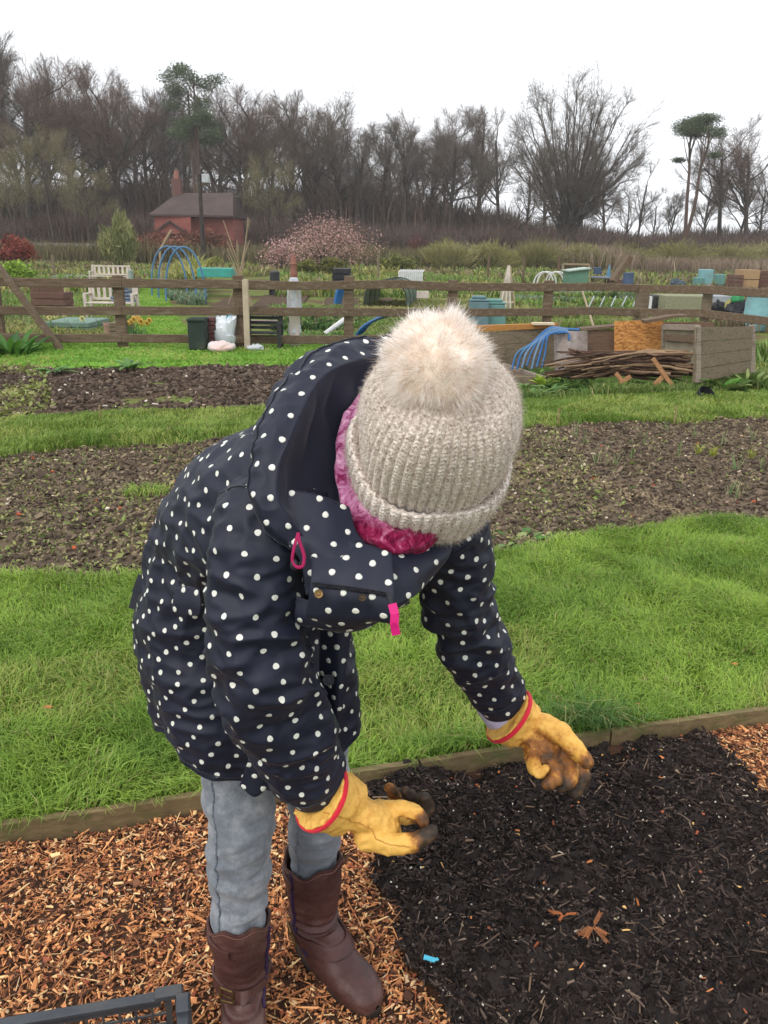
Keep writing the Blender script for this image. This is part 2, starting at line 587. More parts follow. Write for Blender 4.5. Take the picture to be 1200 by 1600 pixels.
def sheet(name, x0, x1, y0, y1, res, hf, matr, smooth=True, kind='structure', clip=None):
    nx = int((x1 - x0) / res) + 2; ny = int((y1 - y0) / res) + 2
    X, Y = np.meshgrid(np.linspace(x0, x1, nx), np.linspace(y0, y1, ny))
    Z = hf(X, Y)
    q = grid_faces(ny, nx, False)
    V = np.stack([X, Y, Z], -1).reshape(-1, 3)
    if clip is not None:
        k = clip(X, Y).ravel(); q = q[k[q].all(1)]
        used = np.zeros(len(V), bool); used[q.ravel()] = True
        rm = np.cumsum(used) - 1; V = V[used]; q = rm[q]
    me = np_mesh(name, V, None, q, smooth=smooth)
    o = link(name, me, matr)
    return tag(o, kind=kind)


# base ground: one sheet to the horizon
def m_ground():
    m, t, b = nt('ground')
    v = coords(t, 'Object')
    n = N(t, 'ShaderNodeTexNoise', Scale=.35, Detail=10, Roughness=.65); t.links.new(v, n.inputs['Vector'])
    c = ramp(t, n.outputs['Fac'], [(.32, S(74, 92, 40)), (.47, S(98, 112, 52)), (.56, S(96, 82, 58)), (.7, S(74, 58, 44))])
    t.links.new(c, b.inputs['Base Color']); b.inputs['Roughness'].default_value = .95; b.inputs['Specular IOR Level'].default_value = .1
    return m


me = np_mesh('ground', [(-240, -20, -.03), (240, -20, -.03), (240, 300, -.03), (-240, 300, -.03)], None, [(0, 1, 2, 3)])
tag(link('ground', me, m_ground()), kind='structure')
# damp spring air: one even volume round the whole place
hb = MB(); hb.box((0, 140, 21), (500, 330, 44)); hz_o = None
m_haze = bpy.data.materials.new('haze'); m_haze.use_nodes = True; ht = m_haze.node_tree
ht.nodes.remove(ht.nodes['Principled BSDF']); pv = ht.nodes.new('ShaderNodeVolumePrincipled')
pv.inputs['Color'].default_value = (.97, .96, .95, 1); pv.inputs['Density'].default_value = HAZE; pv.inputs['Anisotropy'].default_value = .0
ht.links.new(pv.outputs['Volume'], ht.nodes['Material Output'].inputs['Volume'])
if HAZE > 0: tag(hb.build('haze', m_haze), 'thin pale haze over the allotments and wood', 'haze', None, 'stuff')

m_turf = mat('turf', S(62, 84, 30), S(84, 104, 42), scale=6, rough=.95, bump=.8, bscale=60, spec=.1, bdist=.02)
m_soil = mat('soil', S(90, 78, 67), S(118, 103, 88), scale=7, rough=.95, bump=1, bscale=38, spec=.1, bdist=.02, c3=S(120, 104, 82))
m_soil2 = mat('dug soil', S(72, 58, 48), S(96, 80, 66), scale=5, rough=.95, bump=1, bscale=30, spec=.1, bdist=.02)
m_comp = mat('compost', S(38, 33, 32), S(60, 52, 49), scale=14, rough=.9, bump=1, bscale=90, spec=.25, bdist=.012)
m_chipbase = mat('chip base', S(66, 48, 38), S(98, 70, 54), scale=22, rough=.9, bump=1, bscale=90, spec=.15, bdist=.012)
m_bits = attr_mat('scattered bits', .95, .07, var=.15, vscale=120)
m_blade = attr_mat('grass blade', .55, .35, trans=.32, var=.1, vscale=9)
m_leaf = attr_mat('leaf', .5, .35, trans=.22, var=.12, vscale=30)


def hk(X):
    return lineY(KB, X)


def h_chip(X, Y):
    return -.15 * (in_compost(X - .10, Y) & in_compost(X + .10, Y) & (Y < hk(X) - .05)) + .004 + .016 * fbm(X, Y, 5, 3, 3) + .010 * fbm(X, Y, 22, 3, 9)


def h_comp(X, Y):
    d = np.clip((hk(X) - Y) / .25, 0, 1)
    hollow = -.075 * np.exp(-(((X - .86) / .10) ** 2 + ((Y - 1.45) / .06) ** 2)) - .05 * np.exp(-(((X - .62) / .09) ** 2 + ((Y - 1.28) / .05) ** 2)) - .05 * np.exp(-(((X - .35) / .10) ** 2 + ((Y - 1.28) / .07) ** 2))
    return .030 + .02 * d + .050 * fbm(X, Y, 3.0, 3, 11) + .055 * fbm(X, Y, 8, 3, 21) + .024 * fbm(X, Y, 26, 3, 31) + hollow


cf = lambda X, Y: Y < hk(X) + .02
sheet('chip_path', -2.6, 3.0, .55, 2.9, .02, h_chip, m_chipbase, clip=cf)
sheet('compost_bed', -.9, 2.4, .55, 2.7, .012, h_comp, m_comp, clip=lambda X, Y: cf(X, Y) & in_compost(X, Y))
h_l1 = lambda X, Y: .035 + .015 * fbm(X, Y, 1.6, 3, 2)
sheet('lawn', -7, 7.4, 1.2, 6.5, .08, h_l1, m_turf, clip=lambda X, Y: (Y > hk(X) + .0) & (Y < lineY(L1, X) + .05))
h_b2 = lambda X, Y: .01 + .045 * fbm(X, Y, 1.3, 2, 4) + .035 * fbm(X, Y, 7, 3, 6) + .015 * fbm(X, Y, 26, 2, 8)
sheet('vegetable_bed', -11, 11, 2.6, 9.5, .045, h_b2, m_soil, clip=lambda X, Y: (Y > lineY(L1, X) - .05) & (Y < lineY(L2, X) + .08))
h_l2 = lambda X, Y: -.03 + .075 * np.clip((Y - lineY(L2, X)) / .22, 0, 1) + .02 * fbm(X, Y, 1.2, 3, 12)
sheet('lawn', -13, 13, 4.6, 12.5, .07, h_l2, m_turf, clip=lambda X, Y: (Y > lineY(L2, X)) & (Y < lineY(L3, X) + .1))
h_b3 = lambda X, Y: .0 + .08 * fbm(X, Y, 1.1, 2, 14) + .06 * fbm(X, Y, 5, 3, 16)
sheet('dug_bed', -12, -.2, 7, 12.6, .06, h_b3, m_soil2, clip=lambda X, Y: (Y > lineY(L3, X) + .02) & (Y < lineY(L4, X) + .1))
h_b3r = lambda X, Y: .02 + .04 * fbm(X, Y, 1.1, 3, 18)
sheet('rough_verge', -.6, 13, 7, 13.0, .12, h_b3r, m_turf, clip=lambda X, Y: (Y > lineY(L3, X)))
h_l3 = lambda X, Y: -.03 + .06 * np.clip((Y - lineY(L4, X)) / .3, 0, 1)


def gpath(X, Y):     # mown path that runs on beyond the fence
    pl = np.array([G(x, y)[:2] for x, y in [(205, 560), (212, 510), (214, 480), (218, 450), (222, 436)]])
    pr = np.array([G(x, y)[:2] for x, y in [(318, 560), (288, 510), (268, 480), (258, 450), (250, 436)]])
    return (X > np.interp(Y, pl[:, 1], pl[:, 0])) & (X < np.interp(Y, pr[:, 1], pr[:, 0])) & (Y > 12.5) & (Y < pl[-1, 1])


def in_l3(X, Y):
    return ((Y > lineY(L4, X)) & (Y < 14.2) & (X < .8)) | gpath(X, Y)


sheet('lawn', -14, 1, 11, 46, .15, h_l3, mat('mown turf', S(96, 138, 50), S(116, 156, 62), scale=3, rough=.95, bump=.6, bscale=40, spec=.1), clip=in_l3)


# ------------------------------------------------------------------ grass
def blades(name, X, Y, Z, h, w, lean, az, col, matr, label=None, nup=False):
    """curved tapering blades; all arrays of length N"""
    Nn = len(X)
    d = np.stack([np.cos(az), np.sin(az), np.zeros(Nn)], 1)
    fa = az + pi / 2 + rng.uniform(-1.2, 1.2, Nn)
    p = np.stack([np.cos(fa), np.sin(fa), np.zeros(Nn)], 1) * (w / 2)[:, None]
    b = np.stack([X, Y, Z], 1)
    up = np.array([0, 0, 1.])
    m = b + up * (h * .6)[:, None] + d * (h * lean * .35)[:, None]
    e = b + up * (h * (1 - .35 * lean))[:, None] + d * (h * lean * 1.0)[:, None]
    V = np.stack([b - p, b + p, m - p * .8, m + p * .8, e], 1).reshape(-1, 3)
    o = (np.arange(Nn) * 5)[:, None]
    Q = np.array([[0, 1, 3, 2]]) + o; T = np.array([[2, 3, 4]]) + o
    C = np.repeat(col, 5, axis=0).reshape(Nn, 5, 3)
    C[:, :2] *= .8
    me = np_mesh(name, V, T, Q, C.reshape(-1, 3), True)
    if nup:
        nn = up * 1.0 + np.cross(p, d) * 0 + d * .35 + rng.normal(0, .25, (Nn, 3)); nn /= np.linalg.norm(nn, axis=1, keepdims=True)
        me.normals_split_custom_set_from_vertices(np.repeat(nn, 5, axis=0).tolist())
    ob = link(name, me, matr)
    return tag(ob, label, 'grass', None, 'stuff')


def grass_cols(X, Y, n, a=S(100, 142, 46), b=S(164, 194, 88), straw=.06, sc=1.2):
    t = np.clip(vnoise(X, Y, sc, 3) * .35 + vnoise(X, Y, sc * 3.3, 13) * .45 + rng.random(n) * .5 - .2, 0, 1)[:, None]
    c = np.array(a) * (1 - t) + np.array(b) * t
    ys = (vnoise(X, Y, 1.9, 71) > .66)[:, None] & (rng.random((n, 1)) < .45)
    c = np.where(ys, np.array(S(168, 178, 92)) * rng.uniform(.8, 1.1, (n, 1)), c)
    k = rng.random(n) < straw
    c[k] = np.array(S(176, 170, 110)) * rng.uniform(.7, 1, (k.sum(), 1))
    return c


def grass_patch(name, label, x0, x1, y0, y1, dens, hmin, hmax, w, msk, zf, a=S(86, 126, 40), b=S(176, 204, 88), straw=.05, lean=.75, sc=6, edge=None):
    n = int((x1 - x0) * (y1 - y0) * dens)
    X = rng.uniform(x0, x1, n); Y = rng.uniform(y0, y1, n)
    k = msk(X, Y) & (vnoise(X, Y, 3.1, 91) * .6 + vnoise(X, Y, 9, 92) * .4 + rng.random(n) * .55 > .42); X, Y = X[k], Y[k]; n = len(X)
    cl = vnoise(X, Y, sc, 1); big = vnoise(X, Y, sc * .35, 2)
    h = hmin + (hmax - hmin) * np.clip(cl * .75 + big * .5 - .2 + rng.random(n) * .4, 0, 1.3)
    if edge is not None: h *= edge(X, Y)
    az = vnoise(X, Y, sc * .6, 5) * 9 + rng.normal(0, 1.35, n)
    c = grass_cols(X, Y, n, a, b, straw)
    return blades(name, X, Y, zf(X, Y) - .005, h, np.full(n, w) * rng.uniform(.5, 1.7, n), lean * rng.uniform(.3, 1.3, n), az, c, m_blade, label)


e1 = lambda X, Y: 1 + .5 * np.exp(-(lineY(L1, X) - Y).clip(0) / .12) + .8 * np.exp(-(Y - hk(X)).clip(0) / .10) * (vnoise(X, Y, 3, 8) > .4)
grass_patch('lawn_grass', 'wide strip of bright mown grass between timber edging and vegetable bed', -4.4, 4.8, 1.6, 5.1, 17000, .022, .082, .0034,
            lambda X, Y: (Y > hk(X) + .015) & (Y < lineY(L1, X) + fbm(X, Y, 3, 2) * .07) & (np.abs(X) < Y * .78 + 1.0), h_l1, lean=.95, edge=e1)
e2 = lambda X, Y: 1 + 1.5 * np.exp(-(Y - lineY(L2, X)).clip(0) / .16) * (vnoise(X, Y, 1.2, 8) > .25)
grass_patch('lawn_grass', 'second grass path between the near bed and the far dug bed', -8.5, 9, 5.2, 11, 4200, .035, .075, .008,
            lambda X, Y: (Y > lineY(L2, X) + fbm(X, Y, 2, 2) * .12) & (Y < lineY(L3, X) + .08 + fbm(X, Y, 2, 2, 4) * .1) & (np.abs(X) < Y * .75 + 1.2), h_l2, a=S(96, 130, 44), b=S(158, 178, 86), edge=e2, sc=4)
grass_patch('lawn_grass', 'mown grass strip before the fence with a path leading past it', -14, 1, 11.2, 46, 620, .025, .055, .026,
            in_l3, h_l3, a=S(104, 148, 50), b=S(154, 188, 82), straw=.02, sc=2, lean=.6)
# rough grass on the verge to the right
def vergemask(X, Y):
    return (Y > lineY(L3, X) + .05) & (X > .3) & (np.abs(X) < Y * .6 + 1) & ((vnoise(X, Y, 1.1, 21) > .33) | (Y < lineY(L3, X) + .5)) & ~((X < 2.6) & (Y > 8.2) & (vnoise(X, Y, 2.0, 22) > .35))


grass_patch('rough_grass', 'long tussocky grass on the verge round the compost boxes', .2, 9, 7, 12.9, 1500, .05, .20, .011,
            vergemask, h_b3r, a=S(74, 108, 42), b=S(134, 152, 78), straw=.10, lean=.8, sc=2.4)
# overhanging tuft by the far glove
n = 420
tx, ty = G(925, 1150, .04)[:2]
X = tx + rng.normal(0, .07, n); Y = np.maximum(ty + .02 + np.abs(rng.normal(0, .05, n)), hk(X) + .01)
az = np.where(rng.random(n) < .7, rng.normal(-pi / 2, .8, n), rng.uniform(0, 6.28, n))
blades('grass_tuft', X, Y, np.full(n, .035), rng.uniform(.07, .17, n), np.full(n, .004), rng.uniform(.6, 1.25, n), az,
       grass_cols(X, Y, n, S(66, 104, 44), S(120, 158, 76), .12), m_blade, 'long untidy tuft of grass spilling over the timber edging by the glove')

# ------------------------------------------------------------------ wood chips
CHV = np.array([[-.5, -.5, -.5], [.5, -.35, -.4], [.5, .35, -.4], [-.5, .5, -.5], [-.42, -.4, .5], [.35, -.3, .4], [.45, .3, .5], [-.5, .35, .45]])
CHQ = [(0, 3, 2, 1), (4, 5, 6, 7), (0, 1, 5, 4), (1, 2, 6, 5), (2, 3, 7, 6), (3, 0, 4, 7)]


def rand_rot(n, tilt=.35):
    return rotz(rng.uniform(0, 2 * pi, n)) @ rotx(rng.normal(0, tilt, n)) @ rotz(rng.uniform(0, 2 * pi, n)) @ rotx(rng.normal(0, tilt, n))


def pick(pal, n, w=None, var=.18):
    pal = np.array(pal); i = rng.choice(len(pal), n, p=w)
    return pal[i] * rng.uniform(1 - var, 1 + var, (n, 1))


def chips(name, label, n, msk, hf, x0, x1, y0, y1, Lr, Wr, Tr, pal, w, tilt=.35, lift=.004, matr=None, cat='wood chips'):
    X = rng.uniform(x0, x1, n); Y = rng.uniform(y0, y1, n); k = msk(X, Y); X, Y = X[k], Y[k]; n = len(X)
    Ls = rng.lognormal(math.log(Lr), .45, n); W = rng.lognormal(math.log(Wr), .4, n); T = rng.lognormal(math.log(Tr), .3, n)
    P = np.stack([X, Y, hf(X, Y) + lift + rng.uniform(0, .008, n)], 1)
    return scatter(name, CHV, P, rand_rot(n, tilt), np.stack([Ls, W, T], 1), pick(pal, n, w), matr or m_bits, quads=CHQ, jit=.18, label=label, cat=cat)


chipm = lambda X, Y: (Y < hk(X) - .018) & ~(in_compost(X - .012, Y) & in_compost(X + .012, Y)) & (np.abs(X) < Y * .75 + .9)
pal = [S(204, 146, 98), S(180, 122, 80), S(226, 180, 130), S(148, 98, 68), S(108, 74, 56), S(72, 50, 42), S(190, 162, 130), S(152, 88, 64)]
pal = [tuple(min(x * 1.22, .85) for x in c) for c in pal]
chips('wood_chips', 'orange brown wood chips covering the path round the boots', 130000, chipm, h_chip, -2.3, 2.9, .75, 2.75, .0105, .0046, .0024, pal, [.17, .20, .10, .18, .14, .11, .04, .06])
chips('wood_chips', 'larger pale chips strewn over the chip path', 2000, chipm, h_chip, -2.3, 2.9, .75, 2.75, .022, .008, .003, pal, [.34, .2, .26, .08, .03, .02, .05, .02], lift=.009, tilt=.25)
chips('wood_shreds', 'thin bark shreds mixed through the chip path', 36000, chipm, h_chip, -2.3, 2.9, .75, 2.75, .03, .0022, .0018, pal, [.1, .15, .06, .22, .22, .2, .02, .03], lift=.006)
compm = lambda X, Y: (Y < hk(X) - .02) & in_compost(X, Y) & (np.abs(X - .3) < Y * .75 + .6)
pk = [S(36, 31, 30), S(56, 48, 45), S(74, 63, 58), S(96, 82, 74), S(124, 106, 92)]
chips('compost_fibres', 'black fibrous compost spread over the planting bed', 46000, compm, h_comp, -.9, 2.3, .75, 2.6, .017, .0035, .0028, pk, [.36, .34, .2, .08, .02], lift=.002, tilt=.5, cat='compost')
chips('compost_fibres', 'fine dark crumbs of compost lying on the bed', 42000, compm, h_comp, -.9, 2.3, .75, 2.6, .0075, .005, .004, pk, [.42, .36, .18, .04, .0], lift=.001, tilt=.6, cat='compost')
chips('compost_lumps', 'black damp lumps standing up from the compost', 4200, lambda X, Y: compm(X, Y) & (vnoise(X, Y, 5, 77) > .42), h_comp, -.9, 2.3, .75, 2.6, .013, .011, .009, pk[:3], [.5, .4, .1], lift=.002, tilt=.7, cat='compost')
chips('compost_twigs', 'grey brown twig pieces lying on the black compost', 650, compm, h_comp, -.9, 2.3, .75, 2.6, .03, .0028, .0025, [S(120, 98, 80), S(92, 76, 66), S(150, 128, 104)], [.4, .45, .15], lift=.008, tilt=.25, cat='twigs')
chips('perlite_specks', 'tiny white specks sprinkled through the black compost', 1500, compm, h_comp, -.9, 2.3, .75, 2.6, .0042, .0036, .003, [S(205, 196, 180), S(170, 156, 132)], [.5, .5], lift=.004, tilt=.5, cat='specks')
chips('compost_flecks', 'orange and tan leaf flecks scattered on the black compost', 420, compm, h_comp, -.9, 2.3, .75, 2.6, .011, .006, .002, [S(190, 120, 72), S(206, 164, 104), S(150, 84, 58)], [.4, .35, .25], lift=.009, tilt=.3, cat='leaf flecks')

# ------------------------------------------------------------------ bed litter, stones, weeds
b2m = lambda X, Y: (Y > lineY(L1, X) - .02) & (Y < lineY(L2, X) + .05) & (np.abs(X) < Y * .75 + 1.2)
ps = [S(106, 92, 78), S(82, 71, 62), S(128, 113, 94), S(150, 134, 112)]
chips('soil_clods', 'brown crumbly clods of soil over the near vegetable bed', 90000, b2m, h_b2, -7.0, 7.4, 2.9, 8.4, .022, .017, .012, ps, [.36, .40, .19, .05], lift=.002, tilt=.6, cat='soil')
chips('soil_lumps', 'bigger damp lumps of soil in the near vegetable bed', 8000, b2m, h_b2, -7.0, 7.4, 2.9, 8.4, .036, .028, .022, ps, [.3, .6, .1, .0], lift=.004, tilt=.6, cat='soil')
LFV = np.array([[0, 0, 0], [.5, -.28, .12], [1, 0, 0.05], [.5, .28, .12]]); LFT = [(0, 1, 2), (0, 2, 3)]


def weeds(name, label, n, msk, hf, x0, x1, y0, y1, size, pal, w, tilt=.6, lift=.01, cat='weeds'):
    X = rng.uniform(x0, x1, n); Y = rng.uniform(y0, y1, n); k = msk(X, Y); X, Y = X[k], Y[k]; n = len(X)
    s = rng.lognormal(math.log(size), .4, n)
    P = np.stack([X, Y, hf(X, Y) + lift + rng.uniform(0, .01, n)], 1)
    R = rotz(rng.uniform(0, 2 * pi, n)) @ rotx(rng.normal(0, tilt, n))
    ry = rng.uniform(-.9, .1, n); c, s2 = np.cos(ry), np.sin(ry); z = np.zeros(n); o = np.ones(n)
    Ry = np.stack([np.stack([c, z, s2], -1), np.stack([z, o, z], -1), np.stack([-s2, z, c], -1)], -2)
    return scatter(name, LFV, P, R @ Ry, np.stack([s, s * rng.uniform(.6, 1.1, n), s], 1), pick(pal, n, w), m_leaf, tris=LFT, label=label, cat=cat)


pg = [S(120, 138, 66), S(148, 152, 88), S(166, 158, 108), S(86, 104, 52)]
wm = lambda X, Y: b2m(X, Y) & (vnoise(X, Y, 1.6, 33) + rng.random(X.shape) * .5 > .58) & ~((X > 1.6) & (Y > 4.6 + X * .1) & (rng.random(X.shape) < .8))
weeds('seedling_weeds', 'sparse yellow green weeds and moss over the brown bed', 100000, wm, h_b2, -7.0, 7.4, 2.9, 8.4, .02, pg, [.3, .32, .22, .16])
pathc = np.array([G(x, y)[:2] for x, y in [(800, 735), (900, 752), (980, 775), (1060, 800), (1110, 808)]])
def onpath(X, Y):
    return b2m(X, Y) & (np.abs(Y - np.interp(X, pathc[:, 0], pathc[:, 1])) < .16) & (X > pathc[0, 0]) & (X < pathc[-1, 0]) & (vnoise(X, Y, 4, 61) > .25)
chips('dry_crust', 'pale trodden crust of dry soil crossing the bed at right', 42000, onpath, h_b2, 0, 4, 3.5, 7, .016, .013, .006, [S(128, 112, 90), S(142, 126, 102), S(112, 96, 78)], [.4, .3, .3], lift=.012, tilt=.2, cat='soil')
st = lambda X, Y: b2m(X, Y)
chips('stones', 'small pale and rusty stones lying in the near bed', 750, st, h_b2, -7.0, 7.4, 2.9, 8.4, .018, .014, .01, [S(206, 192, 172), S(176, 150, 128), S(178, 92, 66)], [.55, .33, .12], lift=.018, cat='stones')
b3m = lambda X, Y: (Y > lineY(L3, X)) & (Y < lineY(L4, X)) & (X < -.1)
chips('soil_clods', 'dark freshly dug clods in the far left bed', 26000, b3m, h_b3, -9, 0, 7, 12.5, .045, .035, .026, [S(92, 78, 68), S(70, 60, 53), S(112, 98, 86)], [.4, .4, .2], lift=.003, tilt=.6, cat='soil')
chips('stones', 'white stones showing in the far dug bed', 200, b3m, h_b3, -9, 0, 7, 12.5, .028, .02, .016, [S(215, 205, 190), S(180, 160, 140)], [.6, .4], lift=.03, cat='stones')
xw = G(92, 620)[0]
weeds('seedling_weeds', 'mat of yellow green weeds at the end of the dug bed', 38000, lambda X, Y: b3m(X, Y) & (X < -3.3 - (Y - 8) * .42) & (vnoise(X, Y, 1.5, 3) > .3), h_b3, -9, -3, 7.4, 12.3, .045, [S(138, 148, 78), S(156, 158, 96), S(150, 140, 104), S(104, 122, 62)], [.4, .3, .2, .1])
weeds('ground_cover', 'low leafy weeds at the foot of the compost boxes', 9000, lambda X, Y: (Y > lineY(L3, X) + .3) & (X > .6) & (vnoise(X, Y, 1.3, 9) > .5), h_b3r, .6, 8, 7.4, 11.5, .06, [S(84, 120, 50), S(112, 142, 62), S(66, 96, 44)], [.4, .3, .3])

# ------------------------------------------------------------------ timber edging of the chip path
m_edge = wood('edging timber', S(134, 116, 84), S(100, 86, 62), grain=(2, 10, 10), c3=S(86, 92, 52))
ex = [-3.6, KB[0, 0] + .05, G(655, 1196, .05)[0], G(952, 1146, .05)[0] , 3.6]
labs = ['weathered edging board along the lawn at the left of the boots', 'edging board of the lawn running behind the reaching gloves', 'edging board of the lawn at the corner of compost and chips']
for i, (xa, xb, lb) in enumerate([(-6, ex[2], labs[0]), (ex[2], ex[3], labs[1]), (ex[3], 6, labs[2])]):
    b = MB()
    xs = np.linspace(xa + .004, xb - .004, 20)
    for k in range(19):
        pa = np.array([xs[k], lineY(KB, xs[k]), .022]); pb = np.array([xs[k + 1], lineY(KB, xs[k + 1]), .022])
        if k == 0 or True: b.beam(pa, pb, .024, .085, bev=0)
    o = b.build('edging_board', m_edge)
    tag(o, lb, 'edging board', 'timber edging boards of the path')
# sprig and pieces on the compost
def sprig(px, py, n, s, col, name, lab):
    c = G(px, py, .05); zc = float(h_comp(np.array([c[0]]), np.array([c[1]]))[0]) + .016; m = MB()
    for k in range(n):
        a = rng.uniform(0, 6.28); L = s * rng.uniform(.5, 1)
        p0 = np.array([c[0], c[1], zc]); p1 = p0 + np.array([cos(a) * L * .5, sin(a) * L * .5, .008]); p2 = p0 + np.array([cos(a + .2) * L, sin(a + .2) * L, .0])
        m.tube([p0, p1, p2], [.0010, .0008, .0004], 5)
        for q in np.linspace(.15, .97, 11):
            b = p0 * (1 - q) + p2 * q + np.array([0, 0, .006])
            for sg in (-1, 1):
                d = a + sg * .7; l = s * .16
                m.tube([b, b + np.array([cos(d) * l, sin(d) * l, .002])], [.0009, .0004], 4)
    return tag(m.build(name, mat(name, col, tuple(x * .7 for x in col), 30)), lab, 'sprig')
sprig(925, 1462, 6, .055, S(172, 112, 72), 'dead_conifer_sprig', 'dead orange conifer sprig lying on the black compost')
sprig(878, 1458, 4, .035, S(186, 112, 66), 'dead_conifer_sprig', 'small broken orange sprig beside the larger dead sprig')
for (px_, py_, sz, lb_) in ((1152, 1038, .03, 'small orange leaf lying on the lawn at right'), (82, 1106, .045, 'curled brown leaf lying on the lawn at left'), (672, 1338 - 0, .018, 'yellow leaf scrap on the compost between the gloves') if False else (1000, 1100, .02, 'tiny tan leaf caught in the lawn near the far glove')):
    c = G(px_, py_, .075); lf_ = blades('fallen_leaf', np.array([c[0] - sz / 2]), np.array([c[1]]), np.array([c[2]]), np.array([sz * .3]), np.array([sz * .7]), np.array([3.2]), np.array([.1]), np.array([S(196, 130, 70)]), m_leaf, lb_); lf_['category'] = 'leaf'; lf_['kind'] = 'thing'
b = MB(); c = G(672, 1498, .055); zc = float(h_comp(np.array([c[0]]), np.array([c[1]]))[0]) + .020; b.box((c[0], c[1], zc), (.030, .013, .002), rz=-.2, ry=.15); b.box((c[0] + .012, c[1] - .002, zc - .001), (.016, .008, .002), rz=.5)
tag(b.build('plastic_scrap', mat('blue plastic', S(90, 190, 215), S(70, 170, 200), 20, .4, 0)), 'torn scrap of light blue plastic on the black compost', 'plastic scrap')
# ------------------------------------------------------------------ the gardener
Fv = np.array([.72, -.69, 0.]); Fv /= np.linalg.norm(Fv)
Lv = np.array([-Fv[1], Fv[0], 0.])        # her left
UP = np.array([0, 0, 1.])

# --- materials
def fabric(name, c, rough=.55, weave=900, bump=.15, sheen=.25, c2=None, wr=.35):
    m, t, b = nt(name)
    v = coords(t)
    n = N(t, 'ShaderNodeTexNoise', Scale=4, Detail=5); t.links.new(v, n.inputs['Vector'])
    col = ramp(t, n.outputs['Fac'], [(.3, c), (.7, c2 or tuple(x * 1.25 for x in c))])
    t.links.new(col, b.inputs['Base Color'])
    b.inputs['Roughness'].default_value = rough; b.inputs['Specular IOR Level'].default_value = .4
    b.inputs['Sheen Weight'].default_value = sheen; b.inputs['Sheen Roughness'].default_value = .4
    n2 = N(t, 'ShaderNodeTexNoise', Scale=weave, Detail=2); t.links.new(v, n2.inputs['Vector'])
    n3_ = N(t, 'ShaderNodeTexNoise', noise_type='RIDGED_MULTIFRACTAL', Scale=15, Detail=3, Distortion=.9); t.links.new(v, n3_.inputs['Vector'])
    b1 = N(t, 'ShaderNodeBump', Strength=bump, Distance=.001); b2 = N(t, 'ShaderNodeBump', Strength=wr, Distance=.0035)
    t.links.new(n2.outputs['Fac'], b1.inputs['Height']); t.links.new(n3_.outputs['Fac'], b2.inputs['Height'])
    t.links.new(b1.outputs['Normal'], b2.inputs['Normal']); t.links.new(b2.outputs['Normal'], b.inputs['Normal'])
    return m


m_navy = fabric('waxed navy cotton', S(17, 21, 40), rough=.60, sheen=.05, wr=.6)
m_dot = fabric('printed spot', S(226, 226, 218), rough=.55, sheen=.1, c2=S(214, 214, 204), wr=.5)
m_lining = fabric('navy lining', S(30, 32, 48), rough=.9, weave=500, bump=.4, sheen=.08)
m_seam = fabric('navy piping', S(22, 25, 38), rough=.6)
m_brass = mat('dull brass', S(140, 112, 70), S(90, 72, 46), 60, .4, .2, metal=.8, spec=.5)
m_pink = mat('hot pink plastic', S(214, 30, 122), S(196, 24, 110), 30, .45, 0)
m_pinkcord = mat('dark pink cord', S(176, 30, 92), S(140, 20, 70), 300, .7, .4)
m_zip = mat('black zip teeth', S(30, 30, 36), S(50, 50, 58), 200, .4, .2)
m_skin = mat('skin', S(204, 142, 122), S(186, 118, 100), 20, .5, .1, bscale=200, bdist=.001)
m_skin.node_tree.nodes['Principled BSDF'].inputs['Subsurface Weight'].default_value = .15
m_skin.node_tree.nodes['Principled BSDF'].inputs['Subsurface Scale'].default_value = .01


def m_denim_f():
    m, t, b = nt('grey stretch denim')
    v = coords(t)
    n = N(t, 'ShaderNodeTexNoise', Scale=7, Detail=8, Roughness=.7); t.links.new(v, n.inputs['Vector'])
    col = ramp(t, n.outputs['Fac'], [(.3, S(86, 91, 99)), (.48, S(116, 121, 129)), (.66, S(168, 171, 176))])
    vv = coords(t, 'Object', (700, 700, 60)); w = N(t, 'ShaderNodeTexNoise', Scale=1, Detail=3); t.links.new(vv, w.inputs['Vector'])
    mr = N(t, 'ShaderNodeMapRange'); mr.inputs['To Min'].default_value = .72; mr.inputs['To Max'].default_value = 1.28
    t.links.new(w.outputs['Fac'], mr.inputs['Value'])
    h = N(t, 'ShaderNodeHueSaturation'); t.links.new(mr.outputs['Result'], h.inputs['Value']); t.links.new(col, h.inputs['Color'])
    t.links.new(h.outputs['Color'], b.inputs['Base Color'])
    b.inputs['Roughness'].default_value = .85; b.inputs['Specular IOR Level'].default_value = .2; b.inputs['Sheen Weight'].default_value = .2
    bp = N(t, 'ShaderNodeBump', Strength=.35, Distance=.001); t.links.new(w.outputs['Fac'], bp.inputs['Height'])
    n2 = N(t, 'ShaderNodeTexNoise', noise_type='RIDGED_MULTIFRACTAL', Scale=13, Detail=3, Distortion=1); t.links.new(coords(t, 'Object', (.6, .6, 1.6)), n2.inputs['Vector'])
    b2 = N(t, 'ShaderNodeBump', Strength=.6, Distance=.004); t.links.new(n2.outputs['Fac'], b2.inputs['Height'])
    t.links.new(bp.outputs['Normal'], b2.inputs['Normal']); t.links.new(b2.outputs['Normal'], b.inputs['Normal'])
    return m


m_denim = m_denim_f()
m_boot = mat('brown boot leather', S(86, 52, 48), S(58, 36, 34), scale=8, rough=.52, bump=.7, bscale=40, c3=S(112, 84, 76), bdist=.005, spec=.45)
m_sole = mat('boot sole', S(66, 54, 46), S(40, 32, 28), 30, .85, .6)
m_bootzip = mat('purple tape', S(56, 38, 76), S(44, 30, 60), 60, .7, .4)

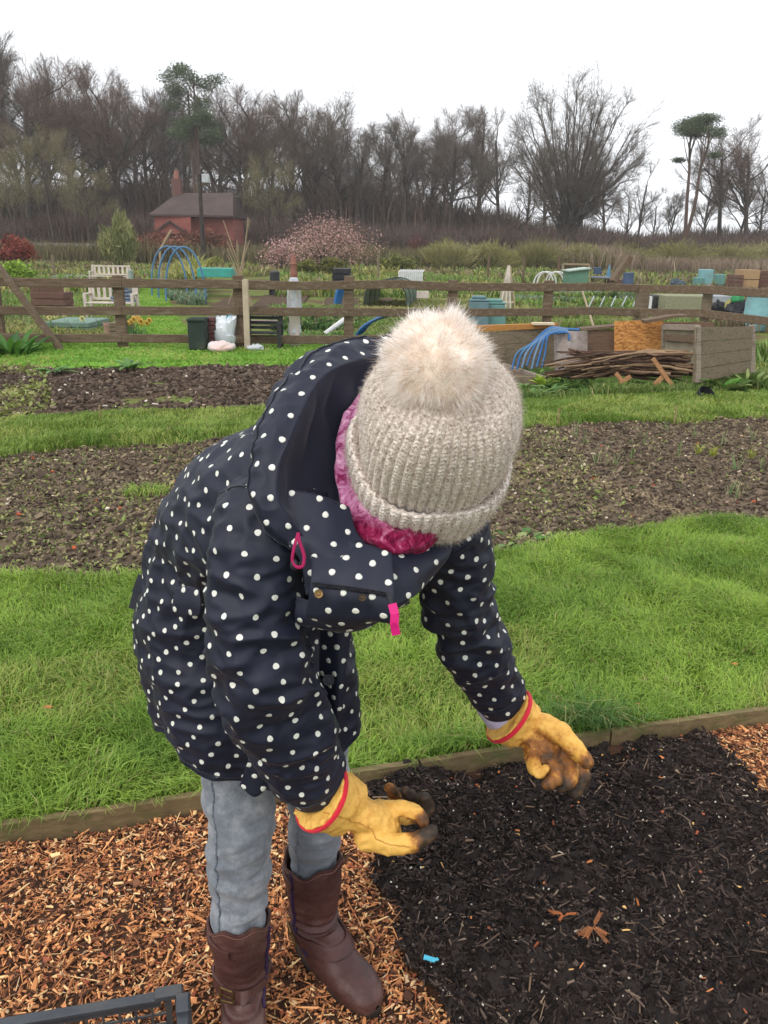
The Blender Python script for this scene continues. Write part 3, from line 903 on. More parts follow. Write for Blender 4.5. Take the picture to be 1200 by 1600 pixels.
# --- skeleton points
HIP = np.array([-.29, 1.52, .90])
shR = PD(405, 812, 1.27); shL = PD(694, 812, 1.42)
elR = PD(390, 1052, 1.27); elL = PD(731, 985, 1.54)
wrR = PD(508, 1240, 1.425); wrL = PD(800, 1120, 1.65)
NECK = np.array([.0, 1.25, 1.25])
# hat and head frame
bc = PD(664, 728, 1.262)
cam_x = CRn[:, 0]; cam_y = CRn[:, 1]; cam_z = CRn[:, 2]
ha = cam_x * .15 + cam_y * .60 + cam_z * .80; ha /= np.linalg.norm(ha)
hf = -cam_y * .80 + cam_z * .60 + cam_x * .14; hf -= ha * (hf @ ha); hf /= np.linalg.norm(hf)
hl = np.cross(ha, hf)                     # lateral
HR = np.stack([hl, hf, ha], 1)            # local x lateral, y face, z crown


def hp(x, y, z): return bc + HR @ np.array([x, y, z])


# legs
legR = [np.array([-.290, 1.47, .90]), np.array([-.288, 1.44, .68]), np.array([-.280, 1.372, .49]), np.array([-.288, 1.362, .30]), np.array([-.290, 1.37, .08])]
legL = [np.array([-.175, 1.56, .90]), np.array([-.142, 1.545, .68]), np.array([-.136, 1.520, .49]), np.array([-.148, 1.532, .30]), np.array([-.150, 1.545, .08])]

# near hand (her right): wrist, palm, fingers as joint chains with radii
handR = dict(
    palm=[(PD(545, 1264, 1.44), .046), (PD(592, 1285, 1.462), .045)],
    fingers=[
        ([PD(575, 1306, 1.435), PD(612, 1318, 1.42), PD(648, 1318, 1.415), PD(676, 1300, 1.42)], [.026, .020, .0175, .0135]),   # thumb
        ([PD(598, 1268, 1.47), PD(630, 1262, 1.465), PD(650, 1270, 1.455), PD(660, 1282, 1.45)], [.019, .0155, .014, .011]),
        ([PD(606, 1272, 1.50), PD(644, 1276, 1.535), PD(668, 1264, 1.545), PD(663, 1247, 1.53)], [.018, .0150, .0145, .0115]),
        ([PD(600, 1266, 1.53), PD(632, 1266, 1.565), PD(647, 1250, 1.57), PD(634, 1236, 1.55)], [.018, .0150, .0145, .0115]),
        ([PD(594, 1262, 1.55), PD(612, 1262, 1.585), PD(618, 1246, 1.595), PD(609, 1232, 1.58)], [.016, .0130, .0125, .0100])])
handL = dict(
    palm=[(PD(820, 1138, 1.64), .044), (PD(850, 1164, 1.628), .044)],
    fingers=[
        ([PD(848, 1136, 1.615), PD(878, 1148, 1.59), PD(896, 1168, 1.58), PD(917, 1191, 1.575)], [.028, .0225, .0195, .0140]),
        ([PD(874, 1166, 1.63), PD(899, 1190, 1.625), PD(909, 1214, 1.61), PD(899, 1236, 1.60)], [.022, .0185, .0185, .0155]),
        ([PD(864, 1180, 1.62), PD(890, 1198, 1.60), PD(892, 1216, 1.58), PD(879, 1228, 1.575)], [.021, .0175, .0165, .0135]),
        ([PD(850, 1186, 1.605), PD(868, 1202, 1.58), PD(868, 1218, 1.565), PD(855, 1224, 1.565)], [.020, .0170, .0160, .0130]),
        ([PD(832, 1184, 1.595), PD(836, 1202, 1.565), PD(842, 1208, 1.555), PD(851, 1202, 1.555)], [.016, .0130, .0120, .0100])])

# --- body: one continuous skin under the clothes
B = []
T1 = HIP + np.array([.10, -.09, .20])
B += chain([HIP, HIP + np.array([.03, -.03, .12]), T1, NECK - np.array([.05, -.04, .05])], [.13, .115, .10, .070], 18)
B += chain([NECK - np.array([.04, -.03, .03]), NECK + np.array([.02, -.005, 0]), hp(0, -.01, -.02)], [.055, .044, .048])
B += chain([NECK - np.array([.05, -.04, .06]), shR], [.055, .050]) + chain([NECK - np.array([.05, -.04, .06]), shL], [.055, .05])
B += chain([shR, elR, wrR], [.048, .040, .028]) + chain([shL, elL, wrL], [.046, .038, .027])
for lg in (legR, legL): B += chain(lg, [.088, .068, .052, .045, .035], 16)
fdR = np.array([.18, -.98, 0]); fdL = np.array([.70, -.714, 0])
B += chain([legR[4], legR[4] + fdR * .13 - UP * .03], [.033, .028]) + chain([legL[4], legL[4] + fdL * .13 - UP * .03], [.033, .028])
for H_ in (handR, handL):
    w0 = wrR if H_ is handR else wrL
    B += chain([w0, H_['palm'][0][0], H_['palm'][1][0]], [.026, .028, .030])
    for pts, rad in H_['fingers']: B += chain(pts, [r * .72 for r in rad], 10)
# head with face
B.append(ellipsoid(hp(0, -.005, .03), (.074, .092, .098), HR, 28, 18))
B.append(ellipsoid(hp(0, .015, -.045), (.060, .070, .072), HR, 24, 14))
B += chain([hp(0, .075, -.095), hp(0, .07, -.10)], [.022, .02])
B += chain([hp(0, .082, -.01), hp(0, .106, -.040)], [.009, .0135])
for sx in (-1, 1):
    B += chain([hp(0, .088, -.042), hp(sx * .011, .094, -.044)], [.008, .0075])
    B += chain([hp(sx * .012, .082, .008), hp(sx * .045, .066, .008)], [.011, .010])
    B += chain([hp(sx * .042, .06, -.035), hp(sx * .035, .06, -.05)], [.020, .018])
    B.append(ellipsoid(hp(sx * .074, -.005, -.015), (.008, .017, .030), HR))
B += chain([hp(-.020, .080, -.072), hp(0, .087, -.071), hp(.020, .080, -.072)], [.0055, .007, .0055])
B += chain([hp(-.018, .079, -.082), hp(0, .085, -.083), hp(.018, .079, -.082)], [.0055, .007, .0055])
person = remesh_obj('person', B, .0042, m_skin, None, 4)
tag(person, 'gardener in spotted navy coat and pompom hat bending over with gloved hands', 'person')
m_eye = mat('eye', S(230, 228, 222), S(220, 215, 210), 5, .2, 0); m_iris = mat('iris', S(70, 56, 44), S(40, 32, 28), 50, .2, 0)
for sx in (-1, 1):
    EY = MB(); V, Q, T = ellipsoid(hp(sx * .030, .071, -.012), (.012, .012, .012), HR); EY.add(V, Q, T); ey = EY.build('eye', m_eye, person, True)
    EY = MB(); V, Q, T = ellipsoid(hp(sx * .030, .0805, -.014), (.0055, .003, .0055), HR); EY.add(V, Q, T); EY.build('iris', m_iris, ey, True)


def path_secs(pts, rad, ref=(0, -1, 0), flat=1.0, e=2.0):
    pts = np.array(pts); T = np.gradient(pts, axis=0); T /= np.linalg.norm(T, axis=1, keepdims=True)
    out = []
    for p, t, r in zip(pts, T, rad):
        u = np.cross(t, ref); u /= np.linalg.norm(u); v = np.cross(t, u)
        out.append(dict(c=p, u=u, v=v, a=r, b=r * flat, e=e))
    return out


# --- jeans
def leg_grid(lg, rr):
    pts = [lg[0], (lg[0] + lg[1]) / 2, lg[1], (lg[1] + lg[2]) / 2, lg[2], (lg[2] + lg[3]) / 2, lg[3], lg[3] * .75 + lg[4] * .25]
    P = loft_grid(path_secs(pts, rr, ref=(1, 0, 0)), 220, 96)
    n, _, _ = grid_normals(P)
    sgn = np.sign(np.sum(n * (P - P.mean(1, keepdims=True)), 2, keepdims=True))
    n = n * sgn
    z = P[..., 2]; an = np.arange(96)[None] / 96 * 2 * pi
    w = np.exp(-((z - lg[2][2]) / .10) ** 2)
    d = n3(P, 9, 1, (.7, .7, 2.0)) * .006 + .004 * (.4 - np.abs(n3(P, 15, 7, (.7, .7, 1.6)) * 2)) + .0015 * (.4 - np.abs(n3(P, 38, 8, (.8, .8, 1.6)) * 2)) + (1 - np.abs(n3(P, 6, 2, (.6, .6, 3.2))) * 2.2) * .006 * (w + .15)
    d += .0018 * np.sin(z * 110 + np.cos(an + 1) * 2.2) * np.exp(-((z - .35) / .06) ** 2)
    return P + n * d[..., None]


gR = leg_grid(legR, [.088, .086, .078, .071, .066, .061, .054, .050])
gL = leg_grid(legL, [.088, .084, .076, .068, .063, .059, .052, .049])
hips = loft_grid([dict(c=HIP + UP * (z - .9), u=Lv, v=Fv, a=a, b=b) for z, a, b in [(.78, .155, .10), (.84, .168, .125), (.92, .172, .135), (1.0, .155, .125), (1.06, .13, .11)]], 30, 64)
jeans = cloth_obj('jeans', [(gR, True, None, 0), (gL, True, None, 0), (hips, True, None, 0)], [m_denim], person, False)
tag(jeans, 'faded grey skinny jeans')
ss = MB()
m_seamd = mat('denim seam', S(70, 80, 98), S(150, 158, 168), 220, .9, .6)
for g, js in ((gR, (.13,)), (gL, (.16,))):
    for fr_ in js:
        q_ = np.array([proj(p) for p in g[110]]); xl, xr = q_[:, 0].min(), q_[:, 0].max(); fc = q_[:, 2] < q_[:, 2].mean()
        j = int(np.argmin(np.abs(q_[:, 0] - (xl + fr_ * (xr - xl))) + 1e3 * ~fc))
        # outer seam, a proud welt down the leg
        k = int(j) % 96
        pts = g[14:215:4, k]; nn = pts - g[14:215:4].mean(1); nn /= np.linalg.norm(nn, axis=1, keepdims=True)
        ss.tube(pts + nn * .0008, .0022, 6)
ss.build('seam', m_seamd, jeans, True)

# --- boots
def boot(leg, fd, label, buckle_side):
    fd = fd / np.linalg.norm(fd); sdv = np.array([-fd[1], fd[0], 0.])      # left of foot
    top = leg[3]; ank = np.array([top[0], top[1], 0.]) + fd * .0
    def W(x, y, z, lean=1): 
        return ank + sdv * -x + fd * y + UP * z
    def sec(y, z, tilt, a, b, b2=None, e=2.0):
        vv = fd * cos(tilt) + UP * sin(tilt)
        return dict(c=W(0, y, z), u=-sdv, v=vv, a=a, b=b, b2=b2 or b, e=e)
    secs = [sec(0, .305, .05, .063, .068), sec(0, .26, .0, .061, .066), sec(-.002, .20, 0, .057, .062), sec(-.004, .15, .02, .050, .055),
            sec(-.002, .115, .25, .047, .056), sec(.012, .088, .65, .046, .066, .060), sec(.050, .066, 1.05, .045, .060, .062, 2.3),
            sec(.100, .050, 1.35, .049, .040, .040, 2.5), sec(.150, .044, 1.5, .050, .034, .034, 2.6), sec(.185, .040, 1.57, .042, .027, .030, 2.4), sec(.207, .036, 1.57, .024, .018, .024, 2.2), sec(.214, .034, 1.57, .005, .004, .005)]
    P = loft_grid(secs, 200, 96)
    n, _, _ = grid_normals(P)
    z = P[..., 2]; an = np.arange(96)[None] / 96 * 2 * pi
    w = np.exp(-((z - .135) / .035) ** 2)
    P = P + n * (n3(P, 14, 3, (1, 1, 1.5)) * .0022 - .0045 * w * np.cos(z * 260 + np.sin(an) * 2.5) - .004 * (1 - np.abs(n3(P, 11, 5, (.8, .8, 2)) * 2)) * (w + .3) - .0015 * np.abs(n3(P, 30, 6, (.8, .8, 1.8)) * 2))[..., None]
    P[..., 2] = np.maximum(P[..., 2], .012)
    # scalloped top line: higher at the sides, dipping at the front and back
    k = np.clip((z - .24) / .065, 0, 1) ** 2
    P[..., 2] += k * (.012 * np.cos(2 * an + pi) - .004 + .006 * np.cos(6 * an))
    inner = P[:70].copy(); c = inner.mean(1, keepdims=True); inner = c + (inner - c) * .93; inner[..., 2] = P[:70, :, 2] - .0006
    inner = np.concatenate([P[:1], inner])[::1]
    grids = [(P, True, None, 0), (inner[:, ::-1], True, None, 0)]
    ob = cloth_obj('boot', grids, [m_boot], person)
    tag(ob, label)
    # welt and sole
    an2 = np.linspace(0, 2 * pi, 48, endpoint=False)
    def outl(k):
        yy = .075 + np.cos(an2) * (.140 + k); xx = np.sin(an2) * (.043 + k + .008 * np.cos(an2)) * (1 - .12 * np.exp(-((yy - .04) / .05) ** 2))
        return xx, yy
    so = MB(); rings = []
    for k, zz in ((.000, .001), (.0035, .005), (.0045, .020), (.0035, .026), (-.004, .029)):
        x_, y_ = outl(k); rings.append(np.stack([ank + sdv * -a + fd * b + UP * zz for a, b in zip(x_, y_)]))
    V = np.concatenate(rings); Q = grid_faces(5, 48, True); so.add(V, Q, [(4 * 48, 4 * 48 + j, 4 * 48 + j + 1) for j in range(1, 47)])
    so.build('sole', m_sole, ob, True)
    # straps: rings following the leather
    def strap(z0, hw, name, j0=0, j1=96, dz=0.0):
        ring = []
        idx = np.argmin(np.abs(P[:120, :, 2].mean(1) - z0))
        js = np.arange(j0, j1 + 1) % 96
        for q, off in ((-hw, .0004), (-hw, .0052), (hw, .0052), (hw, .0004)):
            row = []
            for jj, j in enumerate(js):
                zt = z0 + q + dz * sin(2 * pi * (j / 96))
                colm = P[:150, j]; i = np.argmin(np.abs(colm[:, 2] - zt)); p = colm[i]; nn = n[i, j]
                cc = P[i].mean(0); d = p - cc; s = 1 if nn @ d > 0 else -1
                row.append(p + nn * s * (off + .0015))
            ring.append(row)
        Gd = np.array(ring)
        for _ in range(3): Gd[:, 1:-1] = (Gd[:, :-2] + Gd[:, 1:-1] * 2 + Gd[:, 2:]) / 4
        me = np_mesh(name, Gd.reshape(-1, 3), None, grid_faces(4, len(js), False), smooth=True)
        o = link(name, me, m_boot, ob); smooth_angle(o, 35); return Gd
    g1 = strap(.135 if buckle_side < 0 else .105, .013, 'ankle_strap', 0, 96, .0)
    def jat(frac, z0):
        idx = np.argmin(np.abs(P[:120, :, 2].mean(1) - z0)); q_ = np.array([proj(p) for p in P[idx]]); xl, xr = q_[:, 0].min(), q_[:, 0].max(); fc = q_[:, 2] < q_[:, 2].mean()
        return int(np.argmin(np.abs(q_[:, 0] - (xl + frac * (xr - xl))) + 1e3 * ~fc))
    jl = jat(.10 if buckle_side < 0 else .02, .262)
    g2 = strap(.262, .009, 'top_strap', jl - 12, jl + 8, 0)
    # buckle
    bk = MB(); j = min(jat(.12 if buckle_side < 0 else .05, .135 if buckle_side < 0 else .105), 88)
    p0 = g1[1][j]; p1 = g1[2][j]; p2 = g1[2][j + 7]; p3 = g1[1][j + 7]
    cc = (p0 + p1 + p2 + p3) / 4; nn = cc - P[:120].reshape(-1, 3)[np.argmin(np.abs(P[:120].reshape(-1, 3)[:, 2] - cc[2]))]
    out = cc - (ank + UP * cc[2]); out[2] = 0; out /= np.linalg.norm(out)
    fr = [cc + (p - cc) * 1.22 + out * .005 for p in (p0, p1, p2, p3, p0)]
    for a, b_ in zip(fr[:-1], fr[1:]): bk.tube([a, b_], .0024, 8)
    bk.tube([(fr[0] + fr[1]) / 2, (fr[2] + fr[3]) / 2 + out * .002], .0013, 6)
    bk.build('buckle', m_brass, ob, True)
    # side zip, inner side
    zp = MB(); j = jat(.97, .25) if buckle_side < 0 else jat(.12, .25)
    pts = P[2:105:4, j]; zz = pts - P[2:105:4].mean(1); zz /= np.linalg.norm(zz, axis=1, keepdims=True)
    zp.tube(pts + zz * .001, .004, 8); zp.build('side_zip', m_bootzip, ob, True)
    # stitch line round the top
    st_ = MB(); r = P[3]; d = r - r.mean(0); d /= np.linalg.norm(d, axis=1, keepdims=True)
    st_.tube(np.concatenate([r, r[:1]]) + np.concatenate([d, d[:1]]) * .0006, .0013, 5, False); st_.build('top_stitching', mat('boot thread', S(120, 84, 74), S(96, 62, 54), 200, .8, .3), ob, True)
    return ob


boot(legR, fdR, 'brown leather boot pointing towards the camera, cut off by the frame', -1)
boot(legL, fdL, 'brown leather boot with its scuffed toe on the wood chips', 1)

# --- jacket body
def bend(al): 
    al = radians(al); return Fv * cos(al) - UP * sin(al)


tors = [
    dict(c=(-.250, 1.490, .720), al=20, a=.215, b=.200, b2=.180),
    dict(c=(-.254, 1.492, .78), al=18, a=.222, b=.195, b2=.188),
    dict(c=(-.262, 1.500, .87), al=16, a=.224, b=.182, b2=.196),
    dict(c=(-.264, 1.504, .96), al=24, a=.218, b=.162, b2=.196),
    dict(c=(-.240, 1.482, 1.05), al=38, a=.210, b=.150, b2=.196),
    dict(c=(-.190, 1.430, 1.125), al=50, a=.212, b=.155, b2=.194),
    dict(c=(-.115, 1.355, 1.185), al=56, a=.214, b=.165, b2=.178),
    dict(c=(-.050, 1.290, 1.230), al=58, a=.200, b=.160, b2=.148),
    dict(c=(-.030, 1.275, 1.238), al=56, a=.120, b=.100, b2=.095),
    dict(c=(-.005, 1.262, 1.250), al=52, a=.066, b=.060, b2=.060)]
secs = [dict(c=s['c'], u=Lv, v=bend(s['al']), a=s['a'], b=s['b'], b2=s['b2'], e=2.15) for s in tors]
RT, MT = 260, 260
TP = loft_grid(secs, RT, MT)
nT, _, _ = grid_normals(TP)
if np.mean(np.sum(nT * (TP - TP.mean(1, keepdims=True)), 2)) < 0: nT = -nT; FLIPT = True
else: FLIPT = False
tt = np.linspace(0, 1, RT)[:, None]; an = np.arange(MT)[None] / MT * 2 * pi
# folds: soft vertical flutes near the hem, creases across the waist and the drag lines from the shoulder
hemw = np.exp(-(tt / .22) ** 2)
d = hemw * (.006 * np.sin(7 * an + 1) + .004 * np.sin(12 * an + 2.4))
d = d + .010 * n3(TP, 5, 2, (1, 1, 1.6)) + .009 * (.5 - np.abs(n3(TP, 5.5, 4, (.8, .8, 2.4)) * 2)) * np.exp(-((tt - .42) / .18) ** 2)
d = d + .006 * (.5 - np.abs(n3(TP, 9, 8, (1.6, 1.6, .8)) * 2)) * (tt > .2) + .005 * (.45 - np.abs(n3(TP, 17, 6, (1, 1, 1.8)) * 2)) + .002 * n3(TP, 45, 7)
# armhole hollow and the crease running from armpit to hip
for (px_, py_, dd, amp, rad_) in ((352, 760, 1.2, -.012, .05), (345, 860, 1.2, -.014, .045), (330, 1010, 1.3, .010, .06), (300, 930, 1.3, -.008, .04)):
    c = PD(px_, py_, dd); r2 = np.sum((TP - TP.reshape(-1, 3)[np.argmin(np.sum((TP.reshape(-1, 3) - c) ** 2, 1))]) ** 2, 2)
    d = d + amp * np.exp(-r2 / rad_ ** 2)
TP = TP + nT * d[..., None]
# the hem: dips to points beside the side vents, open gap at the front
ang = (an + 0 * tt)
hz = hemw ** 3
TP[..., 2] += hz * (-.035 * np.exp(-((ang - radians(95)) / .35) ** 2) - .030 * np.exp(-((ang - radians(205)) / .22) ** 2))


def side_in(P, k=.004):
    n, _, _ = grid_normals(P)
    return P - n * k


if FLIPT: TPo = TP[:, ::-1].copy()
else: TPo = TP


def orient(P, c=None, closed=True):
    n, _, _ = grid_normals(P, closed)
    ref = P - (P.mean(1, keepdims=True) if c is None else c)
    return P[:, ::-1].copy() if np.mean(np.sum(n * ref, 2)) < 0 else P


lining = TPo[:60, ::-1] - 0
cc = lining.mean(1, keepdims=True); lining = cc + (lining - cc) * .972
lining = np.concatenate([TPo[:1, ::-1], lining])
dk = dict(sp=.048, rad=.0047, margin=.016)
dkt = dict(dk, mask=lambda i, j: i < .80)

# --- sleeves
def sleeve(pts, rad, seed, elb, flatn=1.0):
    P = loft_grid(path_secs(pts, rad, ref=(0, -1, .2)), 200, 110)
    P = orient(P); n, _, _ = grid_normals(P)
    t = np.linspace(0, 1, 200)[:, None]; a = np.arange(110)[None] / 110 * 2 * pi
    we = np.exp(-((t - elb) / .20) ** 2)
    d = .0045 * we * np.sin(t * 62 + 1.6 * np.sin(a + seed) + seed) * (.5 + .5 * np.cos(a - seed))
    d = d + .008 * n3(P, 9, seed, (1, 1, 1.5)) + .011 * (.5 - np.abs(n3(P, 11, seed + 3, (1, 1, 2.0)) * 2)) * (we * .9 + .4) + .004 * (.45 - np.abs(n3(P, 27, seed + 5, (1, 1, 1.5)) * 2)) + .0015 * n3(P, 60, seed)
    d = d * np.clip((1 - t) * 12, .15, 1)
    return P + n * d[..., None]


nearS = sleeve([PD(455, 775, 1.30), PD(418, 815, 1.255), PD(402, 890, 1.235), PD(400, 975, 1.24), PD(412, 1062, 1.27), PD(448, 1136, 1.34), PD(474, 1188, 1.39), PD(499, 1229, 1.42)],
               [.076, .080, .075, .072, .077, .076, .066, .054], 2, .55)
farS = sleeve([PD(668, 800, 1.38), PD(700, 840, 1.42), PD(709, 900, 1.46), PD(716, 950, 1.50), PD(733, 995, 1.54), PD(760, 1046, 1.60), PD(787, 1096, 1.645)],
              [.078, .074, .068, .066, .065, .059, .051], 5, .55)


def cuff_in(P, k=26):
    q = P[-k:][::-1].copy(); c = q.mean(1, keepdims=True); q = c + (q - c) * .95; return np.concatenate([P[-1:], q])[:, :]


jacket = cloth_obj('jacket', [(TPo, True, dkt, 0), (lining, True, None, 2), (nearS, True, dk, 0), (farS, True, dk, 0), (cuff_in(nearS)[:, ::1], True, None, 2), (cuff_in(farS), True, None, 2)],
                   [m_navy, m_dot, m_lining], person)
tag(jacket, 'navy waxed raincoat printed with white spots')

# --- hood: pocket of cloth standing up behind the neck
R0 = [(478, 846, 1.15), (455, 814, 1.14), (433, 777, 1.14), (434, 733, 1.15), (449, 697, 1.165), (468, 650, 1.19), (485, 612, 1.22), (508, 584, 1.26), (546, 566, 1.31), (606, 556, 1.39), (680, 555, 1.45), (722, 600, 1.45), (737, 680, 1.42), (728, 770, 1.37)]
R1 = [(466, 862, 1.155), (426, 828, 1.145), (399, 790, 1.145), (398, 748, 1.155), (408, 700, 1.17), (416, 662, 1.19), (434, 622, 1.22), (466, 578, 1.26), (510, 545, 1.32), (590, 526, 1.40), (690, 524, 1.46), (742, 590, 1.465), (757, 680, 1.44), (744, 778, 1.38)]
R2 = [(464, 862, 1.19), (424, 832, 1.18), (402, 800, 1.19), (396, 752, 1.20), (400, 705, 1.225), (410, 668, 1.25), (420, 634, 1.27), (430, 604, 1.31), (484, 560, 1.36), (585, 540, 1.44), (692, 545, 1.50), (742, 610, 1.50), (756, 690, 1.46), (742, 778, 1.40)]
R3 = [(470, 850, 1.26), (440, 820, 1.26), (420, 800, 1.28), (420, 760, 1.30), (424, 720, 1.32), (434, 690, 1.34), (450, 662, 1.36), (480, 640, 1.39), (530, 622, 1.43), (600, 612, 1.47), (690, 630, 1.50), (730, 680, 1.48), (740, 730, 1.44), (730, 780, 1.40)]
I1 = [(496, 846, 1.165), (480, 812, 1.17), (462, 778, 1.18), (464, 735, 1.20), (480, 700, 1.22), (496, 665, 1.245), (512, 638, 1.27), (536, 616, 1.30), (572, 600, 1.35), (626, 590, 1.41), (680, 598, 1.43), (706, 640, 1.42), (716, 700, 1.39), (710, 770, 1.35)]
I2 = [(545, 858, 1.18), (535, 830, 1.19), (526, 795, 1.205), (524, 760, 1.22), (528, 725, 1.24), (538, 690, 1.27), (552, 668, 1.29), (572, 650, 1.31), (598, 642, 1.33), (640, 640, 1.34), (670, 650, 1.34), (690, 690, 1.33), (700, 730, 1.32), (700, 780, 1.30)]


def patch(rows, nr, nc):
    A = np.array([[PD(*p) for p in r] for r in rows])           # rows x k x 3
    A = catmull(A, np.linspace(0, len(rows) - 1, nr))            # along rows
    A = np.swapaxes(A, 0, 1); A = catmull(A, np.linspace(0, A.shape[0] - 1, nc)); return np.swapaxes(A, 0, 1)


I1 = [(x, y, d + .02) for x, y, d in I1]; I2 = [(x + 8, y, d + .055) for x, y, d in I2]
ho = patch([R3, R2, R1, R0], 60, 240); hi = patch([R0, I1, I2], 50, 240)
cen = PD(600, 760, 1.3)
no, _, _ = grid_normals(ho, False)
if np.mean(np.sum(no * (ho - cen), 2)) < 0: ho = ho[:, ::-1]; no = -no[:, ::-1]
wv = (.010 * n3(ho, 8, 3) + .009 * (.5 - np.abs(n3(ho, 17, 9) * 2)) + .004 * (.5 - np.abs(n3(ho, 40, 2) * 2))) * np.clip(np.sin(np.linspace(0, pi, 60)) + .25, 0, 1)[:, None] * np.linspace(1, .55, 60)[:, None]
ho = ho + no * wv[..., None]
ni, _, _ = grid_normals(hi, False)
hi = hi + ni * ((.012 * n3(hi, 8, 6) + .009 * (.5 - np.abs(n3(hi, 14, 1) * 2))) * np.sin(np.linspace(0, pi, 50))[:, None])[..., None]
hood = cloth_obj('hood', [(ho, False, dict(sp=.046, rad=.0047, margin=.010), 0), (hi, False, None, 2)], [m_navy, m_dot, m_lining], jacket)
md = hood.modifiers.new('thick', 'SOLIDIFY'); md.thickness = .0016; md.offset = -1
# stitched seam of the hood band
sm = MB(); k_ = int(60 * .58)
sm.tube(ho[k_, 4:-4] + no[k_, 4:-4] * .0012, .0016, 6); sm.build('hood_seam', m_seam, hood, True)

# --- turned-back storm flap, far lapel, plackets
def flap(name, rows, nr, nc, label=None, dots=True, seed=0, amp=.004, th=.003):
    P = patch(rows, nr, nc); n, _, _ = grid_normals(P, False)
    if np.mean(n @ cam_z) < 0: P = P[:, ::-1]; n = -n[:, ::-1]
    P = P + n * (amp * n3(P, 12, seed) + amp * .5 * n3(P, 30, seed + 1))[..., None]
    o = cloth_obj(name, [(P, False, dict(sp=.046, rad=.0047, margin=.006) if dots else None, 0)], [m_navy, m_dot, m_lining], jacket)
    md = o.modifiers.new('thick', 'SOLIDIFY'); md.thickness = th; md.offset = -1
    if label: tag(o, label)
    return o, P


# collar side of the open neck, near side
flap('collar', [[(425, 758, 1.175), (490, 772, 1.175), (545, 792, 1.19)], [(440, 830, 1.15), (505, 835, 1.15), (562, 838, 1.165)], [(470, 880, 1.145), (530, 885, 1.135), (600, 880, 1.14)], [(478, 930, 1.15), (540, 930, 1.14), (612, 925, 1.14)]], 44, 44, None, True, 3)
fl, FP = flap('storm_flap', [[(484, 835, 1.165), (548, 842, 1.155), (612, 866, 1.14)], [(487, 905, 1.122), (550, 912, 1.108), (616, 924, 1.105)], [(478, 958, 1.13), (545, 962, 1.115), (612, 966, 1.11)], [(482, 966, 1.145), (545, 980, 1.14), (608, 972, 1.13)]], 44, 48, None, True, 5, .007)
flap('lapel', [[(596, 872, 1.15), (650, 858, 1.20), (710, 840, 1.26)], [(608, 905, 1.13), (652, 892, 1.17), (700, 872, 1.23)], [(614, 950, 1.13), (648, 930, 1.16), (672, 905, 1.23)]], 30, 36, None, True, 8)
# chest underside closing the front
flap('chest_panel', [[(455, 930, 1.20), (540, 950, 1.17), (640, 905, 1.22)], [(462, 968, 1.20), (545, 975, 1.165), (640, 935, 1.2)], [(475, 978, 1.25), (560, 984, 1.22), (640, 940, 1.28)], [(470, 960, 1.34), (560, 960, 1.34), (640, 910, 1.38)]], 40, 50, None, True, 4)
z = MB()
zz = np.array([FP[int(44 * .38), j] for j in range(3, 46)]) ; zn = cam_z * .003
z.tube(zz + zn, .0022, 6)
for i in np.linspace(0, len(zz) - 1.01, 46):
    p = zz[int(i)] * (1 - i % 1) + zz[int(i) + 1] * (i % 1) + zn * 1.3; z.box(p, (.0014, .004, .0055), rz=.7)
z.build('zip', m_zip, fl)


def snap(px, py, d, par, r=.0085, m=None):
    c = PD(px, py, d); b = MB(); ax = cam_z + cam_y * .2
    b.lathe(c, [(.0001, .0035), (r * .35, .0035), (r * .42, .0018), (r * .7, .002), (r * .95, .0026), (r, .001), (r, -.002)], 20, ax)
    b.build('snap_button', m or m_brass, par, True)


snap(498, 928, 1.103, fl, .0062); snap(566, 934, 1.092, fl, .0052, mat('dark brass', S(80, 66, 48), S(52, 44, 34), 60, .5, .2, metal=.6))
# zip puller
zp = MB(); a = PD(606, 925, 1.085); b_ = PD(612, 948, 1.08)
zp.beam(a, b_, .006, .003); zp.build('zip_slider', m_zip, fl)
zp = MB(); rows = [PD(613, 944, 1.078), PD(617, 960, 1.075), PD(616, 975, 1.076), PD(619, 991, 1.08)]
for a, b_ in zip(rows[:-1], rows[1:]): zp.beam(a, b_, .0115, .0035, up=cam_z, ext=.0005)
zp.box(rows[2] + cam_z * .0018, (.004, .002, .006))
zp.build('zip_pull', m_pink, fl)
# hood toggle cord
lp = [PD(466, 833, 1.125), PD(459, 858, 1.115), PD(457, 876, 1.115), PD(464, 886, 1.112), PD(473, 884, 1.112), PD(475, 868, 1.115), PD(468, 846, 1.12), PD(466, 833, 1.125)]
tcord = MB(); tcord.tube(catmull(lp, np.linspace(0, 7, 40)), .0024, 8); tcord.build('toggle_cord', m_pinkcord, hood, True)
tk = MB(); V, Q, T = ellipsoid(PD(460, 883, 1.118), (.006, .006, .008)); tk.add(V, Q, T); tk.build('toggle', m_zip, hood, True)

# front plackets hanging from the chest
pl, PP = flap('front_placket', [[(500, 985, 1.33), (530, 985, 1.31), (550, 985, 1.32)], [(498, 1060, 1.36), (525, 1062, 1.33), (540, 1062, 1.335)], [(505, 1120, 1.40), (522, 1125, 1.37), (534, 1125, 1.375)], [(512, 1172, 1.43), (520, 1176, 1.41), (526, 1178, 1.41)]], 50, 20, None, True, 9)
snap(513, 1063, 1.315, pl, .009, m_seam)
